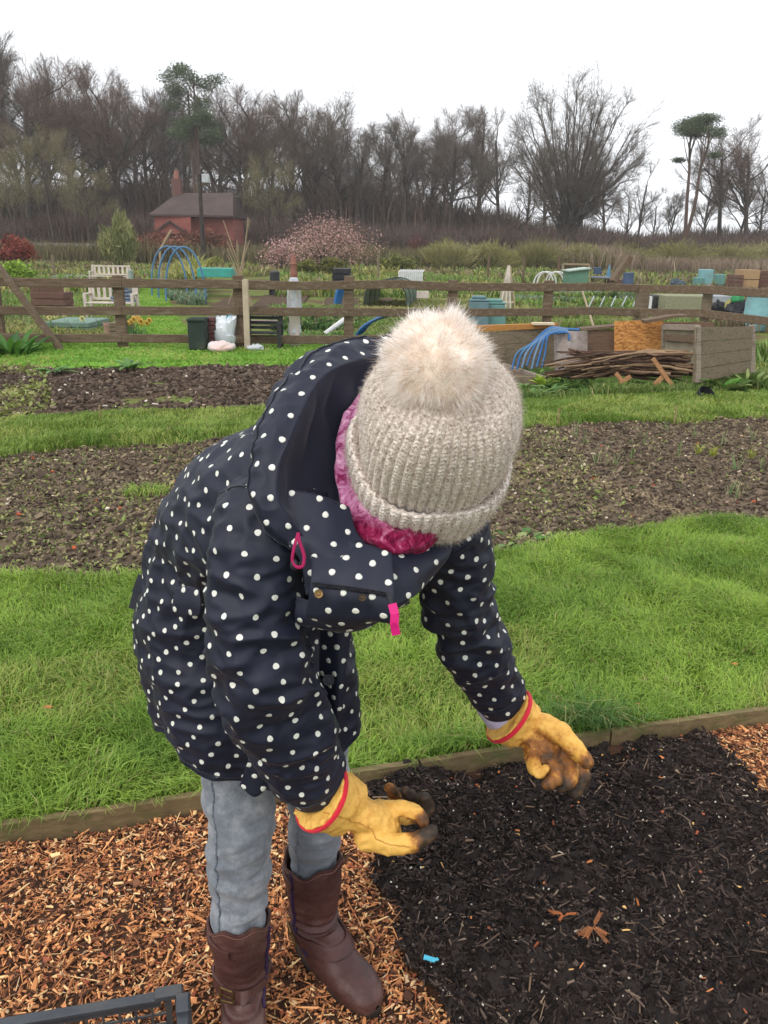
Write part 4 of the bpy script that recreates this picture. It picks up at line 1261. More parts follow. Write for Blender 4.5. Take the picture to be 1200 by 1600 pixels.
# side vent tab at the hem, pocket flap
flap('vent_tab', [[(395, 1170, 1.36), (412, 1160, 1.36), (430, 1150, 1.365)], [(382, 1205, 1.375), (405, 1195, 1.37), (425, 1185, 1.375)], [(374, 1228, 1.39), (400, 1245, 1.385), (432, 1215, 1.39)]], 20, 20, None, True, 2, .002)
flap('pocket_flap', [[(274, 918, 1.345), (295, 916, 1.325), (312, 922, 1.31)], [(270, 940, 1.345), (292, 942, 1.322), (314, 948, 1.305)], [(268, 955, 1.35), (290, 962, 1.33), (312, 962, 1.31)]], 16, 20, None, True, 6, .002)
# ribbon tab at the back
rb = MB(); pts = [PD(222, 900, 1.55), PD(213, 925, 1.55), PD(206, 950, 1.55)]
for a, b_, w_ in zip(pts[:-1], pts[1:], (.016, .012)): rb.beam(a, b_, w_, .002, up=cam_z, ext=.001)
rb.build('back_tab', m_seam, jacket)
# raised armhole seam and yoke seam on the back
for P, i, k in ((nearS, 26, .0016), (farS, 22, .0016), (TPo, 6, .0012), (nearS, -12, .0012), (farS, -12, .0012), (farS, -48, .0012)):
    sm = MB(); n, _, _ = grid_normals(P); q = P[i] + n[i] * .0008; sm.tube(np.concatenate([q, q[:1]]), k, 6, False)
    sm.build('seam_piping', m_seam, jacket, True)

# --- scarf
def m_scarf_f():
    m, t, b = nt('pink scarf')
    v = coords(t)
    n = N(t, 'ShaderNodeTexNoise', Scale=45, Detail=8, Roughness=.8, Distortion=1.2); t.links.new(v, n.inputs['Vector'])
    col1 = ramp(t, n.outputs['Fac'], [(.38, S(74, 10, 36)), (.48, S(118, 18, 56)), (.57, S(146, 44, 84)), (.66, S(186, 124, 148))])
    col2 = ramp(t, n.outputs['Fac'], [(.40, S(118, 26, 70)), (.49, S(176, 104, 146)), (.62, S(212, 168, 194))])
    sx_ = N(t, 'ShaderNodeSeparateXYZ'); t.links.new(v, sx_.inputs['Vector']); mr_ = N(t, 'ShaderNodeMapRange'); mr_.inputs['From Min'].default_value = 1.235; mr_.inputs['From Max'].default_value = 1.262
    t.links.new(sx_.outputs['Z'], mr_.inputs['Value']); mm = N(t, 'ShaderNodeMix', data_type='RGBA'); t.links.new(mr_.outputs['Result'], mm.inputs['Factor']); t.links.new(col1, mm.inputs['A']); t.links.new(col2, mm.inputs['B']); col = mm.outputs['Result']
    t.links.new(col, b.inputs['Base Color']); b.inputs['Roughness'].default_value = .95; b.inputs['Sheen Weight'].default_value = .08; b.inputs['Specular IOR Level'].default_value = .1
    n2 = N(t, 'ShaderNodeTexNoise', Scale=260, Detail=3); t.links.new(v, n2.inputs['Vector'])
    bp = N(t, 'ShaderNodeBump', Strength=.6, Distance=.002); t.links.new(n2.outputs['Fac'], bp.inputs['Height']); t.links.new(bp.outputs['Normal'], b.inputs['Normal'])
    return m


def tube_closed(pts, r, rings, M, flat, seed, amp, closed=True):
    pts = np.array(pts); k = len(pts)
    ext = np.concatenate([pts[-2:], pts, pts[:3]]); 
    c = catmull(ext, np.linspace(2, 2 + k, rings)); rr = catmull(np.concatenate([r[-2:], r, r[:3]])[:, None], np.linspace(2, 2 + k, rings))[:, 0]
    T = np.gradient(c, axis=0); T /= np.linalg.norm(T, axis=1, keepdims=True)
    a = np.arange(M) / M * 2 * pi; G_ = []
    for i in range(rings):
        u = np.cross(T[i], cam_z); u /= np.linalg.norm(u); w = np.cross(T[i], u)
        G_.append(c[i] + rr[i] * (np.outer(np.cos(a), u) + flat * np.outer(np.sin(a), w)))
    P = orient(np.array(G_)); n, _, _ = grid_normals(P)
    f = amp * (n3(P, 14, seed) + .8 * (.5 - np.abs(n3(P, 24, seed + 2)) * 2)) + .003 * np.cos(a * 5 + np.linspace(0, 9, rings)[:, None])
    w = np.minimum(np.arange(rings), np.arange(rings)[::-1])[:, None] / 8.
    return P + n * (f * np.clip(w, 0, 1))[..., None]


sp_ = [PD(*p) for p in [(585, 625, 1.35), (558, 655, 1.305), (546, 705, 1.275), (550, 765, 1.24), (576, 817, 1.205), (618, 838, 1.195), (665, 832, 1.20), (725, 745, 1.31), (700, 670, 1.36), (645, 625, 1.38)]]
sc_ = tube_closed(sp_, np.array([.018, .019, .020, .022, .025, .024, .020, .022, .022, .020]), 240, 60, .8, 3, .0035)
sp2 = [PD(*p) for p in [(600, 650, 1.37), (568, 690, 1.32), (562, 750, 1.27), (582, 805, 1.215), (612, 842, 1.185), (640, 838, 1.185), (690, 800, 1.24), (715, 740, 1.32), (690, 670, 1.37), (640, 645, 1.38)]]
sc2 = tube_closed(sp2, np.array([.018, .020, .024, .025, .024, .020, .018, .02, .02, .018]), 220, 50, .9, 8, .003)
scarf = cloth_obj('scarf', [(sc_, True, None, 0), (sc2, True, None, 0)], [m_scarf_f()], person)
tag(scarf, 'pink and magenta scarf wrapped round the neck')

# --- hat
def m_knit():
    m, t, b = nt('oatmeal knit')
    v = coords(t)
    n = N(t, 'ShaderNodeTexNoise', Scale=160, Detail=5, Roughness=.8); t.links.new(v, n.inputs['Vector'])
    col = ramp(t, n.outputs['Fac'], [(.35, S(116, 102, 98)), (.45, S(206, 190, 178)), (.57, S(240, 228, 218)), (.7, S(250, 243, 236))])
    t.links.new(col, b.inputs['Base Color']); b.inputs['Roughness'].default_value = .95; b.inputs['Sheen Weight'].default_value = .5; b.inputs['Specular IOR Level'].default_value = .1
    n2 = N(t, 'ShaderNodeTexNoise', Scale=420, Detail=4); t.links.new(v, n2.inputs['Vector'])
    bp = N(t, 'ShaderNodeBump', Strength=.9, Distance=.002); t.links.new(n2.outputs['Fac'], bp.inputs['Height']); t.links.new(bp.outputs['Normal'], b.inputs['Normal'])
    return m


m_kn = m_knit()


def knit(prof, ribs, M, rings, amp, seed, rowh=.0062):
    t = np.linspace(0, len(prof) - 1, rings); q = catmull(np.array(prof), t); r, zc = q[:, 0], q[:, 1]
    s = np.concatenate([[0], np.cumsum(np.hypot(np.diff(r), np.diff(zc)))])
    a = np.arange(M) / M * 2 * pi
    ph = a[None] * ribs + .25 * np.sin(s[:, None] * 30) + .15 * np.sin(a[None] * 9)
    rib = np.cos(ph); tri = np.abs(((ph / (2 * pi)) % 1) - .5) * 2
    fade = np.clip(r / .06, .2, 1)[:, None]
    stitch = np.sin((s[:, None] / rowh - tri * .9) * 2 * pi)
    d = amp * fade * (np.abs(np.cos(ph / 2)) ** .6 * 2 - 1) + .0008 * stitch * (rib > -.3) + .0005 * rng.normal(0, 1, ph.shape)
    low = .004 * np.sin(3 * a[None] + seed) + .003 * np.sin(5 * a[None] + s[:, None] * 14 + seed)
    R_ = r[:, None] + d + low * fade
    X = R_ * np.cos(a) * .98; Y_ = R_ * np.sin(a) * 1.04; Z = zc[:, None] + 0 * a[None]
    P = np.stack([X, Y_, Z], -1) @ HR.T + bc
    return orient(P, bc + ha * .08)


crown = knit([(.104, .0), (.111, .03), (.115, .065), (.116, .10), (.111, .135), (.098, .165), (.075, .187), (.046, .200), (.018, .206), (.004, .207)], 50, 750, 230, .0028, 1)
crown_o = cloth_obj('hat', [(crown, True, None, 0)], [m_kn], person)
tag(crown_o, 'chunky ribbed oatmeal beanie with a folded brim')
brim = knit([(.099, .018), (.098, -.012), (.102, -.032), (.111, -.040), (.119, -.032), (.124, -.008), (.127, .016), (.1265, .034), (.122, .041), (.112, .034)], 50, 750, 120, .0022, 1)
brim_o = cloth_obj('brim', [(brim, True, None, 0)], [m_kn], crown_o)


def strands(name, root, tip_, w, nseg, droop, col0, col1, matr, parent, curl=.004, nrm=None):
    n = len(root); k = nseg + 1
    tt_ = np.linspace(0, 1, k)[None, :, None]
    d = tip_ - root
    side = rng.normal(0, 1, (n, 3)); side -= d * (np.sum(side * d, 1) / np.sum(d * d, 1))[:, None]
    side /= np.linalg.norm(side, axis=1, keepdims=True)
    P = root[:, None] + d[:, None] * tt_ + side[:, None] * (curl * rng.normal(0, 1, n))[:, None, None] * np.sin(tt_ * pi) + np.array([0, 0, -1.]) * (droop * tt_ ** 2)
    wv = np.cross(d, rng.normal(0, 1, (n, 3))); wv /= np.linalg.norm(wv, axis=1, keepdims=True)
    W = (w[:, None] * (1 - np.linspace(0, 1, k) ** 1.5 * .85)[None])[..., None] * wv[:, None] / 2
    V = np.stack([P - W, P + W], 2).reshape(n, -1, 3)
    base = np.array([[2 * i, 2 * i + 1, 2 * i + 3, 2 * i + 2] for i in range(nseg)])
    Q = (base[None] + (np.arange(n) * 2 * k)[:, None, None]).reshape(-1, 4)
    C = (col0[:, None] * (1 - tt_) + col1[:, None] * tt_)
    C = np.repeat(C, 2, axis=1).reshape(-1, 3)
    me = np_mesh(name, V.reshape(-1, 3), None, Q, C, True)
    if nrm is not None: me.normals_split_custom_set_from_vertices(np.repeat(nrm, 2 * k, axis=0).tolist())
    return link(name, me, matr, parent)


m_hair = attr_mat('fur fibre', .9, .05, trans=.5)
pc = PD(682, 572, 1.10); n = 52000
# core ball
cb = MB(); V, Q, T = ellipsoid(pc, (.062, .062, .062)); cb.add(V, Q, T)
pom = cb.build('pompom', mat('fur base', S(255, 250, 240), S(254, 244, 230), 60, .95, .3), crown_o, True)
tag(pom, 'fluffy cream fur pompom')
dv = rng.normal(0, 1, (n, 3)); dv /= np.linalg.norm(dv, axis=1, keepdims=True)
cl = rng.normal(0, 1, (420, 3)); cl /= np.linalg.norm(cl, axis=1, keepdims=True)
near = np.argmax(dv @ cl.T, axis=1)
td = dv * .55 + cl[near] * .45 + rng.normal(0, .07, (n, 3)) + cam_y * .10; td /= np.linalg.norm(td, axis=1, keepdims=True)
Ls = .071 * (1 + .07 * rng.normal(0, 1, n)) * (1 + .08 * rng.normal(0, 1, 420)[near]); lw = rng.random(n) < .03; Ls[lw] *= rng.uniform(1.08, 1.28, lw.sum())
sh = rng.uniform(.94, 1.0, (n, 1))
c0 = np.array(S(255, 248, 242)) * sh; c1 = np.array(S(255, 253, 251)) * sh
gg = rng.random(n) < .25; c1[gg] = np.array(S(252, 238, 224))
c1[lw] = np.array(S(150, 130, 112))
pf = strands('fur', pc + dv * .058, pc + td * Ls[:, None], np.full(n, .00075), 5, .006, c0, c1, m_hair, pom, .003)
# mohair halo over the knit
def halo(P, n, L, parent, name='fuzz'):
    nn, _, _ = grid_normals(P); r, M = P.shape[:2]
    i = rng.integers(2, r - 8, n); j = rng.integers(0, M, n)
    p = P[i, j]; d = nn[i, j] * rng.uniform(.2, 1, (n, 1)) + rng.normal(0, .8, (n, 3)); d /= np.linalg.norm(d, axis=1, keepdims=True)
    c = np.array(S(222, 210, 198)) * rng.uniform(.8, 1.1, (n, 1))
    strands(name, p - nn[i, j] * .001, p + d * (L * rng.uniform(.5, 1.3, (n, 1))), np.full(n, .0004), 3, .0, c, c, m_hair, parent, .0015)


halo(crown[:190], 34000, .009, crown_o); halo(brim[20:95], 20000, .009, brim_o)

# --- gloves
def m_glove_f():
    m, t, b = nt('yellow work leather')
    a = N(t, 'ShaderNodeVertexColor', layer_name='col')
    v = coords(t)
    n = N(t, 'ShaderNodeTexNoise', Scale=42, Detail=8, Roughness=.7); t.links.new(v, n.inputs['Vector'])
    ml = N(t, 'ShaderNodeMath', operation='MULTIPLY_ADD'); t.links.new(n.outputs['Fac'], ml.inputs[0]); ml.inputs[1].default_value = 1.25; ml.inputs[2].default_value = -.62
    ad = N(t, 'ShaderNodeMath', operation='ADD'); sp = N(t, 'ShaderNodeSeparateColor'); t.links.new(a.outputs['Color'], sp.inputs['Color'])
    t.links.new(sp.outputs['Red'], ad.inputs[0]); t.links.new(ml.outputs[0], ad.inputs[1])
    col = ramp(t, ad.outputs[0], [(.14, S(232, 182, 92)), (.32, S(212, 156, 72)), (.5, S(150, 96, 46)), (.72, S(92, 66, 44)), (.92, S(56, 46, 38))])
    t.links.new(col, b.inputs['Base Color']); b.inputs['Roughness'].default_value = .62; b.inputs['Specular IOR Level'].default_value = .35
    n2 = N(t, 'ShaderNodeTexNoise', noise_type='RIDGED_MULTIFRACTAL', Scale=34, Detail=5, Distortion=1.0); t.links.new(v, n2.inputs['Vector'])
    bp = N(t, 'ShaderNodeBump', Strength=.6, Distance=.0022); t.links.new(n2.outputs['Fac'], bp.inputs['Height']); t.links.new(bp.outputs['Normal'], b.inputs['Normal'])
    return m


m_glove = m_glove_f(); m_trim = fabric('red glove binding', S(196, 30, 52), .8, 700, .4, .2)


def ring_cap(c, ax, u, a, b, L, c2, u2, a2, b2):
    """closed tapered solid between two ellipses"""
    ax = ax / np.linalg.norm(ax); m = 28; an_ = np.arange(m) / m * 2 * pi
    def el(cc, uu, aa, bb):
        uu = uu - ax * (uu @ ax); uu = uu / np.linalg.norm(uu); w = np.cross(ax, uu)
        return cc + aa * np.outer(np.cos(an_), uu) + bb * np.outer(np.sin(an_), w)
    e1_, e2_ = el(c, u, a, b), el(c2, u2, a2, b2)
    rows = [e1_ * (1 - t) + e2_ * t for t in np.linspace(0, 1, 6)]
    V = np.concatenate(rows); Q = grid_faces(6, m)
    T = [(0, j + 1, j) for j in range(1, m - 1)] + [(5 * m, 5 * m + j, 5 * m + j + 1) for j in range(1, m - 1)]
    return V, Q, T


m_gseam = mat('glove stitching', S(206, 150, 70), S(170, 120, 56), 200, .8, .3)


def glove(name, label, H_, cuff_c, cuff_e1, cuff_e2, depth, palm_flat, mud, base_dirt, seedv, seams=()):
    e1p, e2p = PD(*cuff_e1), PD(*cuff_e2); u = (e2p - e1p); cc_ = (e1p + e2p) / 2; a = np.linalg.norm(u) / 2; u /= np.linalg.norm(u)
    (p0, r0), (p1, r1) = H_['palm']
    ax = (p0 - cc_); ax /= np.linalg.norm(ax)
    Bk = [ring_cap(cc_ - ax * .006, ax, u, a, a * depth, 0, p0, u, r0 * 1.12, r0 * .9)]
    Bk += [capsule(p0, p1, r0, r1, 22, (u, palm_flat))]
    for pts, rad in H_['fingers']:
        Bk += chain(pts, rad, 14)
        Bk.append(capsule(p1 * .6 + p0 * .4, pts[0], r1 * .6, rad[0] * 1.05, 14))
    g = remesh_obj(name, Bk, .0022, m_glove, person, 3)
    me = g.data; nv = len(me.vertices); co = np.empty(nv * 3, np.float32); me.vertices.foreach_get('co', co); co = co.reshape(-1, 3).astype(float)
    no_ = np.empty(nv * 3, np.float32); me.vertices.foreach_get('normal', no_); no_ = no_.reshape(-1, 3)
    d = .0018 * n3(co, 30, seedv) + .0028 * (.35 - np.abs(n3(co, 24, seedv + 2)) * 2) + .0016 * (.35 - np.abs(n3(co, 52, seedv + 4)) * 2) + .0010 * n3(co, 110, seedv)
    co2 = co + no_ * d[:, None]
    me.vertices.foreach_set('co', co2.astype(np.float32).ravel())
    dirt = np.full(nv, base_dirt)
    for (q, rad_, s) in mud:
        q = PD(*q); dirt = np.maximum(dirt, s * np.exp(-(np.sum((co - q) ** 2, 1) / rad_ ** 2) ** 1.5))
    dirt = dirt + np.clip(-n3(co, 26, seedv + 2) * .0, 0, 1) + .16 * n3(co, 18, seedv + 9) + .22 * np.clip(np.abs(n3(co, 24, seedv + 2)) * 0 + .10 - np.abs(n3(co, 24, seedv + 2)), 0, 1) * 3
    at = me.color_attributes.new('col', 'FLOAT_COLOR', 'POINT'); c = np.ones((nv, 4), np.float32); c[:, 0] = dirt; at.data.foreach_set('color', c.ravel())
    me.update(); tag(g, label)
    # raised stitched seams following the leather
    for path in seams:
        pts = catmull([PD(*q) for q in path], np.linspace(0, len(path) - 1, 40)); out = []
        for p in pts:
            ok, loc, nrm_, _ = g.closest_point_on_mesh(Vector(p))
            out.append(np.array(loc) + np.array(nrm_) * .0006)
        sm_ = MB(); sm_.tube(out, .0008, 6); sm_.build('seam', m_gseam, g, True)
    # red binding round the cuff opening
    m = 60; an_ = np.arange(m + 1) / m * 2 * pi; uu = u - ax * (u @ ax); uu /= np.linalg.norm(uu); w = np.cross(ax, uu)
    pts = cc_ + a * 1.0 * np.outer(np.cos(an_), uu) + a * depth * np.outer(np.sin(an_), w)
    tr = MB()
    for off in (0, .002, .004): tr.tube(pts + ax * off, .0026, 8, False)
    tr.build('cuff_binding', m_trim, g, True)
    return g


muR = [((684, 1298, 1.42), .034, 1.05), ((660, 1312, 1.42), .030, .9), ((664, 1250, 1.54), .05, .95), ((636, 1240, 1.56), .045, .85), ((615, 1240, 1.58), .03, .55), ((660, 1282, 1.45), .022, .62), ((625, 1325, 1.42), .03, .35)]
glove('glove', 'yellow leather glove nearer the camera, held low with a muddy thumb', handR, None, (527, 1193, 1.41), (474, 1292, 1.40), 1.02, .72, muR, .14, 3, [[(515, 1212, 1.36), (545, 1232, 1.38), (580, 1252, 1.40), (610, 1262, 1.42), (640, 1266, 1.43)], [(490, 1262, 1.35), (530, 1278, 1.36), (565, 1298, 1.38), (600, 1316, 1.39), (640, 1328, 1.39)]])
muL = [((917, 1192, 1.575), .028, .75), ((902, 1230, 1.60), .045, 1.05), ((880, 1225, 1.575), .032, .85), ((858, 1222, 1.565), .030, .70), ((865, 1195, 1.60), .06, .72), ((846, 1204, 1.555), .018, .45), ((840, 1172, 1.59), .045, .55), ((815, 1180, 1.59), .03, .42)]
glove('glove', 'yellow leather glove farther from the camera, palm turned over the compost', handL, None, (831, 1089, 1.63), (757, 1146, 1.63), 1.0, .74, muL, .20, 6, [[(818, 1100, 1.56), (842, 1122, 1.57), (868, 1142, 1.56), (892, 1166, 1.55)], [(775, 1140, 1.56), (800, 1158, 1.56), (825, 1184, 1.55)], [(800, 1118, 1.55), (830, 1150, 1.56), (850, 1164, 1.55)]])
# pale shirt cuff showing at the far wrist
sc3 = MB(); ax = PD(815, 1135, 1.645) - PD(790, 1105, 1.65); ax /= np.linalg.norm(ax); c = PD(784, 1112, 1.652)
sc3.lathe(PD(786, 1108, 1.652), [(.044, -.03), (.046, -.01), (.047, .006), (.047, .022), (.045, .024)], 40, ax)
sc3.build('shirt_cuff', fabric('lilac shirt', S(176, 170, 196), .8, 500, .3, .1), person, True)
# ------------------------------------------------------------------ helpers for standing things
def atx(px, Y, z=0.0):
    """ground position seen in column px at distance Y"""
    k = (px - 600) / F_PX
    # q = CRn^T (p - C0); qx + k*qz = 0, linear in X
    r0 = CRn[:, 0]; r2 = CRn[:, 2]
    a = r0[0] + k * r2[0]; b = (r0[1] + k * r2[1]) * Y + (r0[2] + k * r2[2]) * (z - CAM_H)
    return np.array([-b / a, Y, z])


def zat(px, py, Y): return PY(px, py, Y)[2]


def mpp(p): return proj(p)[2] / F_PX       # metres per photo pixel there


# ------------------------------------------------------------------ crate, bottom left corner
m_crate = mat('dark grey plastic', S(52, 56, 62), S(66, 70, 76), 14, .45, .15, c3=S(84, 82, 78), spec=.4)
ca = np.array(PD(280, 1542, 1.62)); ca[2] = .20
ca = G(286, 1545, .205); cb = G(0, 1594, .205)
dx = (cb - ca); dx[2] = 0; dx /= np.linalg.norm(dx); dy = np.array([-dx[1], dx[0], 0.]) ; dy = dy if dy[1] < 0 else -dy
LX, LY, HZ = .56, .36, .195


def CP(a, b, z): return np.array([ca[0], ca[1], 0]) + dx * a + dy * b + UP * z


crate = empty('plastic_crate', tuple(CP(LX / 2, LY / 2, 0.01)), 0, 'open dark grey plastic crate with lattice sides at the corner of the picture', 'crate')
co0 = np.array(crate.location)
def cbuild(m, name): 
    o = m.build(name, m_crate, crate, loc=co0); return o
rim = MB()
cs = [(0, 0), (LX, 0), (LX, LY), (0, LY)]
for i in range(4):
    a, b = cs[i], cs[(i + 1) % 4]; A, Bq = CP(*a, HZ), CP(*b, HZ); t = (Bq - A); L = np.linalg.norm(t); t /= L
    rim.beam(A + t * .045, Bq - t * .045, .022, .010, bev=.002)
    rim.beam(A + t * .045 - UP * .012, Bq - t * .045 - UP * .012, .006, .022)
cbuild(rim, 'rim')
for i in range(4):
    a, b = cs[i], cs[(i + 1) % 4]
    m = MB(); sx = 1 if a[0] == 0 else -1; sy = 1 if a[1] == 0 else -1
    c = CP(a[0] + sx * .004, a[1] + sy * .004, 0)
    m.beam(CP(a[0], a[1], HZ + .006) - dx * -sx * -.0, CP(a[0] + sx * .055, a[1], HZ + .006), .026, .016, bev=.003)
    m.beam(CP(a[0], a[1] + sy * .012, HZ + .0075), CP(a[0], a[1] + sy * .055, HZ + .0075), .026, .016, bev=.003)
    m.beam(CP(a[0] + sx * .002, a[1] + sy * .002, .004), CP(a[0] + sx * .002, a[1] + sy * .002, HZ - .003), .010, .030, up=dx)
    m.beam(CP(a[0] + sx * .03, a[1] + sy * .002, .004), CP(a[0] + sx * .03, a[1] + sy * .002, HZ - .003), .006, .012, up=dx)
    cbuild(m, 'corner_post')
for i in range(4):
    a, b = np.array(cs[i], float), np.array(cs[(i + 1) % 4], float); L = np.linalg.norm(b - a); m = MB()
    n_ = int(L / .030)
    for k in range(1, n_):
        p = a + (b - a) * k / n_
        m.beam(CP(*p, .006), CP(*p, HZ - .02), .0045, .0045, up=dx if i % 2 else dy)
    for z_ in np.arange(.02, HZ - .03, .026):
        o1 = (b - a) / L * .03
        m.beam(CP(*(a + o1), z_), CP(*(b - o1), z_), .0035, .0045)
    cbuild(m, 'lattice_side')
m = MB()
for k in range(13): m.beam(CP(.02 + k * (LX - .04) / 12, .01, .008), CP(.02 + k * (LX - .04) / 12, LY - .01, .008), .006, .004)
for k in range(9): m.beam(CP(.01, .02 + k * (LY - .04) / 8, .0125), CP(LX - .01, .02 + k * (LY - .04) / 8, .0125), .006, .004)
cbuild(m, 'lattice_base')

# ------------------------------------------------------------------ fence
m_fence = wood('brown fence timber', S(116, 98, 80), S(82, 66, 54), grain=(1.2, 14, 14), c3=S(128, 114, 98))
m_grey = wood('grey weathered plank', S(140, 124, 104), S(104, 92, 78), grain=(1.2, 14, 14), c3=S(86, 84, 66))
m_grey2 = wood('pale weathered plank', S(160, 148, 134), S(126, 114, 102), grain=(1.2, 14, 14), c3=S(110, 98, 86))
m_brownb = wood('brown board', S(122, 98, 80), S(92, 74, 62), grain=(1.2, 10, 10))
post_px = [(-150, 13.3, 428), (3, 13.3, 430), (193, 13.35, 431), (376, 13.6, 430), (545, 14.0, 431), (704, 14.5, 437), (851, 15.0, 438), (996, 15.5, 444)]
fence = empty('post_and_rail_fence', tuple(atx(545, 14.0)), 0, 'long brown post and rail fence crossing behind the dug bed', 'fence')
fl0 = np.array(fence.location)
fpos = []
for i, (px, Y, ty) in enumerate(post_px):
    p = atx(px, Y); zt = zat(px, ty, Y); fpos.append((p, zt))
    m = MB(); big = i == 7
    m.beam(p - UP * .1, p + UP * zt, .16 if not big else .22, .10 if not big else .16, up=(0, 1, 0), bev=.008)
    m.build('post', m_fence if not big else m_grey, fence, loc=fl0)
rails = [(434, 449, None), (478, 492, None), (520, 534, None)]
ry = {0: [(-200, 436), (0, 440), (376, 444), (545, 445), (704, 448), (851, 449), (996, 450)],
      1: [(-200, 482), (0, 484), (376, 485), (545, 487), (704, 488), (851, 487), (996, 488)],
      2: [(-200, 524), (0, 526), (376, 529), (545, 530), (704, 531), (851, 530), (996, 530)]}
for k in range(3):
    ys = np.array(ry[k])
    for i in range(len(post_px) - 1):
        (xa, Ya, _), (xb, Yb, _) = post_px[i], post_px[i + 1]
        if k == 2 and i == 0: pass
        pa = PY(xa, np.interp(xa, ys[:, 0], ys[:, 1]), Ya); pb = PY(xb, np.interp(xb, ys[:, 0], ys[:, 1]), Yb)
        pa[1] -= .085; pb[1] -= .085
        m = MB(); mid = (pa + pb) / 2 + UP * rng.normal(0, .012)
        m.beam(pa, mid, .04, .135, bev=.006); m.beam(mid, pb, .042, .135, bev=.006)
        m.build('rail', m_fence, fence, loc=fl0)
m = MB(); pa = PY(-6, 412, 13.1); pb = atx(98, 12.95); m.beam(pa, pb, .07, .15, up=(0, 1, 0), bev=.006); m.build('brace', m_fence, fence, loc=fl0)
# second run to the right of the corner
f2 = empty('post_and_rail_fence', tuple(atx(1095, 14.9)), 0, 'greyer two rail fence running to the right from the corner post', 'fence')
f20 = np.array(f2.location)
P2 = [(996, 15.4, 450, 487), (1095, 14.8, 452, 489), (1210, 14.0, 459, 503), (1330, 13.3, 466, 513)]
for (px, Y, a, b) in P2[1:]:
    p = atx(px, Y); m = MB(); m.beam(p - UP * .1, p + UP * (zat(px, a, Y) + .07), .15, .10, up=(0, 1, 0), bev=.008); m.build('post', m_grey, f2, loc=f20)
for i in range(3):
    for k in (2, 3):
        pa = PY(P2[i][0], P2[i][k], P2[i][1]); pb = PY(P2[i + 1][0], P2[i + 1][k], P2[i + 1][1]); pa[1] -= .09; pb[1] -= .09
        if i == 0: pa[1] -= .05
        m = MB(); m.beam(pa, pb, .042, .135, bev=.006); m.build('rail', m_fence, f2, loc=f20)

# ------------------------------------------------------------------ compost bays on the verge
def board_rect(name, quad, Y, m_, th=.03, planks=1, parent=None, label=None, cat=None, group=None, gap=.006, Y2=None):
    """upright boarding whose four corners are seen at quad (tl,tr,br,bl)"""
    Y2 = Y2 or Y
    tl, tr, br, bl = [PY(*q, yy) for q, yy in zip(quad, (Y, Y2, Y2, Y))]
    m = MB(); n = np.cross(tr - tl, bl - tl); n /= np.linalg.norm(n)
    if n[1] < 0: n = -n
    for i in range(planks):
        f0, f1 = i / planks, (i + 1) / planks
        a, b = tl * (1 - f0) + bl * f0, tr * (1 - f0) + br * f0
        c, d = tr * (1 - f1) + br * f1, tl * (1 - f1) + bl * f1
        s = gap / max(np.linalg.norm(bl - tl) / planks, .01) / 2 if planks > 1 else 0
        a, d = a * (1 - s) + d * s, d * (1 - s) + a * s; b, c = b * (1 - s) + c * s, c * (1 - s) + b * s
        w = rng.normal(0, .003)
        V = np.array([a, b, c, d]) + n * w; V = np.concatenate([V, V + n * th])
        m.add(V, [(0, 3, 2, 1), (4, 5, 6, 7), (0, 1, 5, 4), (1, 2, 6, 5), (2, 3, 7, 6), (3, 0, 4, 7)])
    o = m.build(name, m_, parent, loc=None)
    if label: tag(o, label, cat, group)
    return o


def osb():
    m, t, b = nt('strand board'); v = coords(t, 'Object', (26, 26, 60))
    n = N(t, 'ShaderNodeTexVoronoi', Scale=1.0); n.inputs['Randomness'].default_value = 1; t.links.new(v, n.inputs['Vector'])
    sp = N(t, 'ShaderNodeSeparateColor'); t.links.new(n.outputs['Color'], sp.inputs['Color'])
    c = ramp(t, sp.outputs['Red'], [(0, S(146, 92, 46)), (.5, S(192, 130, 68)), (1, S(214, 156, 90))])
    t.links.new(c, b.inputs['Base Color']); b.inputs['Roughness'].default_value = .85; return m


m_osb = osb()
# long low raised bed with an orange top board
rb_ = empty('raised_bed', (0, 0, 0), 0, 'long grey plank raised bed with an orange top board below the fence', 'raised bed')
board_rect('front_board', [(742, 520), (872, 512), (872, 572), (742, 584)], 11.3, m_grey, .04, 3, rb_, Y2=11.6)
board_rect('capping_board', [(700, 511), (872, 505), (872, 512), (700, 521)], 11.25, wood('orange stained board', S(186, 132, 70), S(150, 104, 60)), .12, 1, rb_, Y2=11.55)
board_rect('end_board', [(700, 521), (742, 520), (742, 584), (700, 580)], 11.4, m_grey, .04, 3, rb_, Y2=11.25)
m = MB(); p = PY(848, 508, 11.5); m.box(p + UP * .02, (.30, .12, .03), rz=.1); m.build('loose_board', wood('pale new board', S(222, 206, 178), S(200, 180, 150)), rb_)
# low edged bed in front of it
lb = empty('edged_bed', (0, 0, 0), 0, 'low timber edged bed of brown soil beside the pompom hat', 'raised bed')
pA, pB, pC = G(736, 602, .0), G(852, 606, .0), G(770, 577, 0)
for a, b in ((pA, pB), (pC, pB)):
    m = MB(); m.beam(a + UP * .07, b + UP * .07, .04, .13, bev=.004); m.build('edge_board', m_grey if a is pA else m_grey2, lb)
m = MB(); V = [pA + UP * .09, pB + UP * .09 - np.array([.05, 0, 0]), pC + UP * .09, G(700, 580, .09)]; m.add(V, [(0, 1, 2, 3)]); m.build('soil', m_soil, lb)
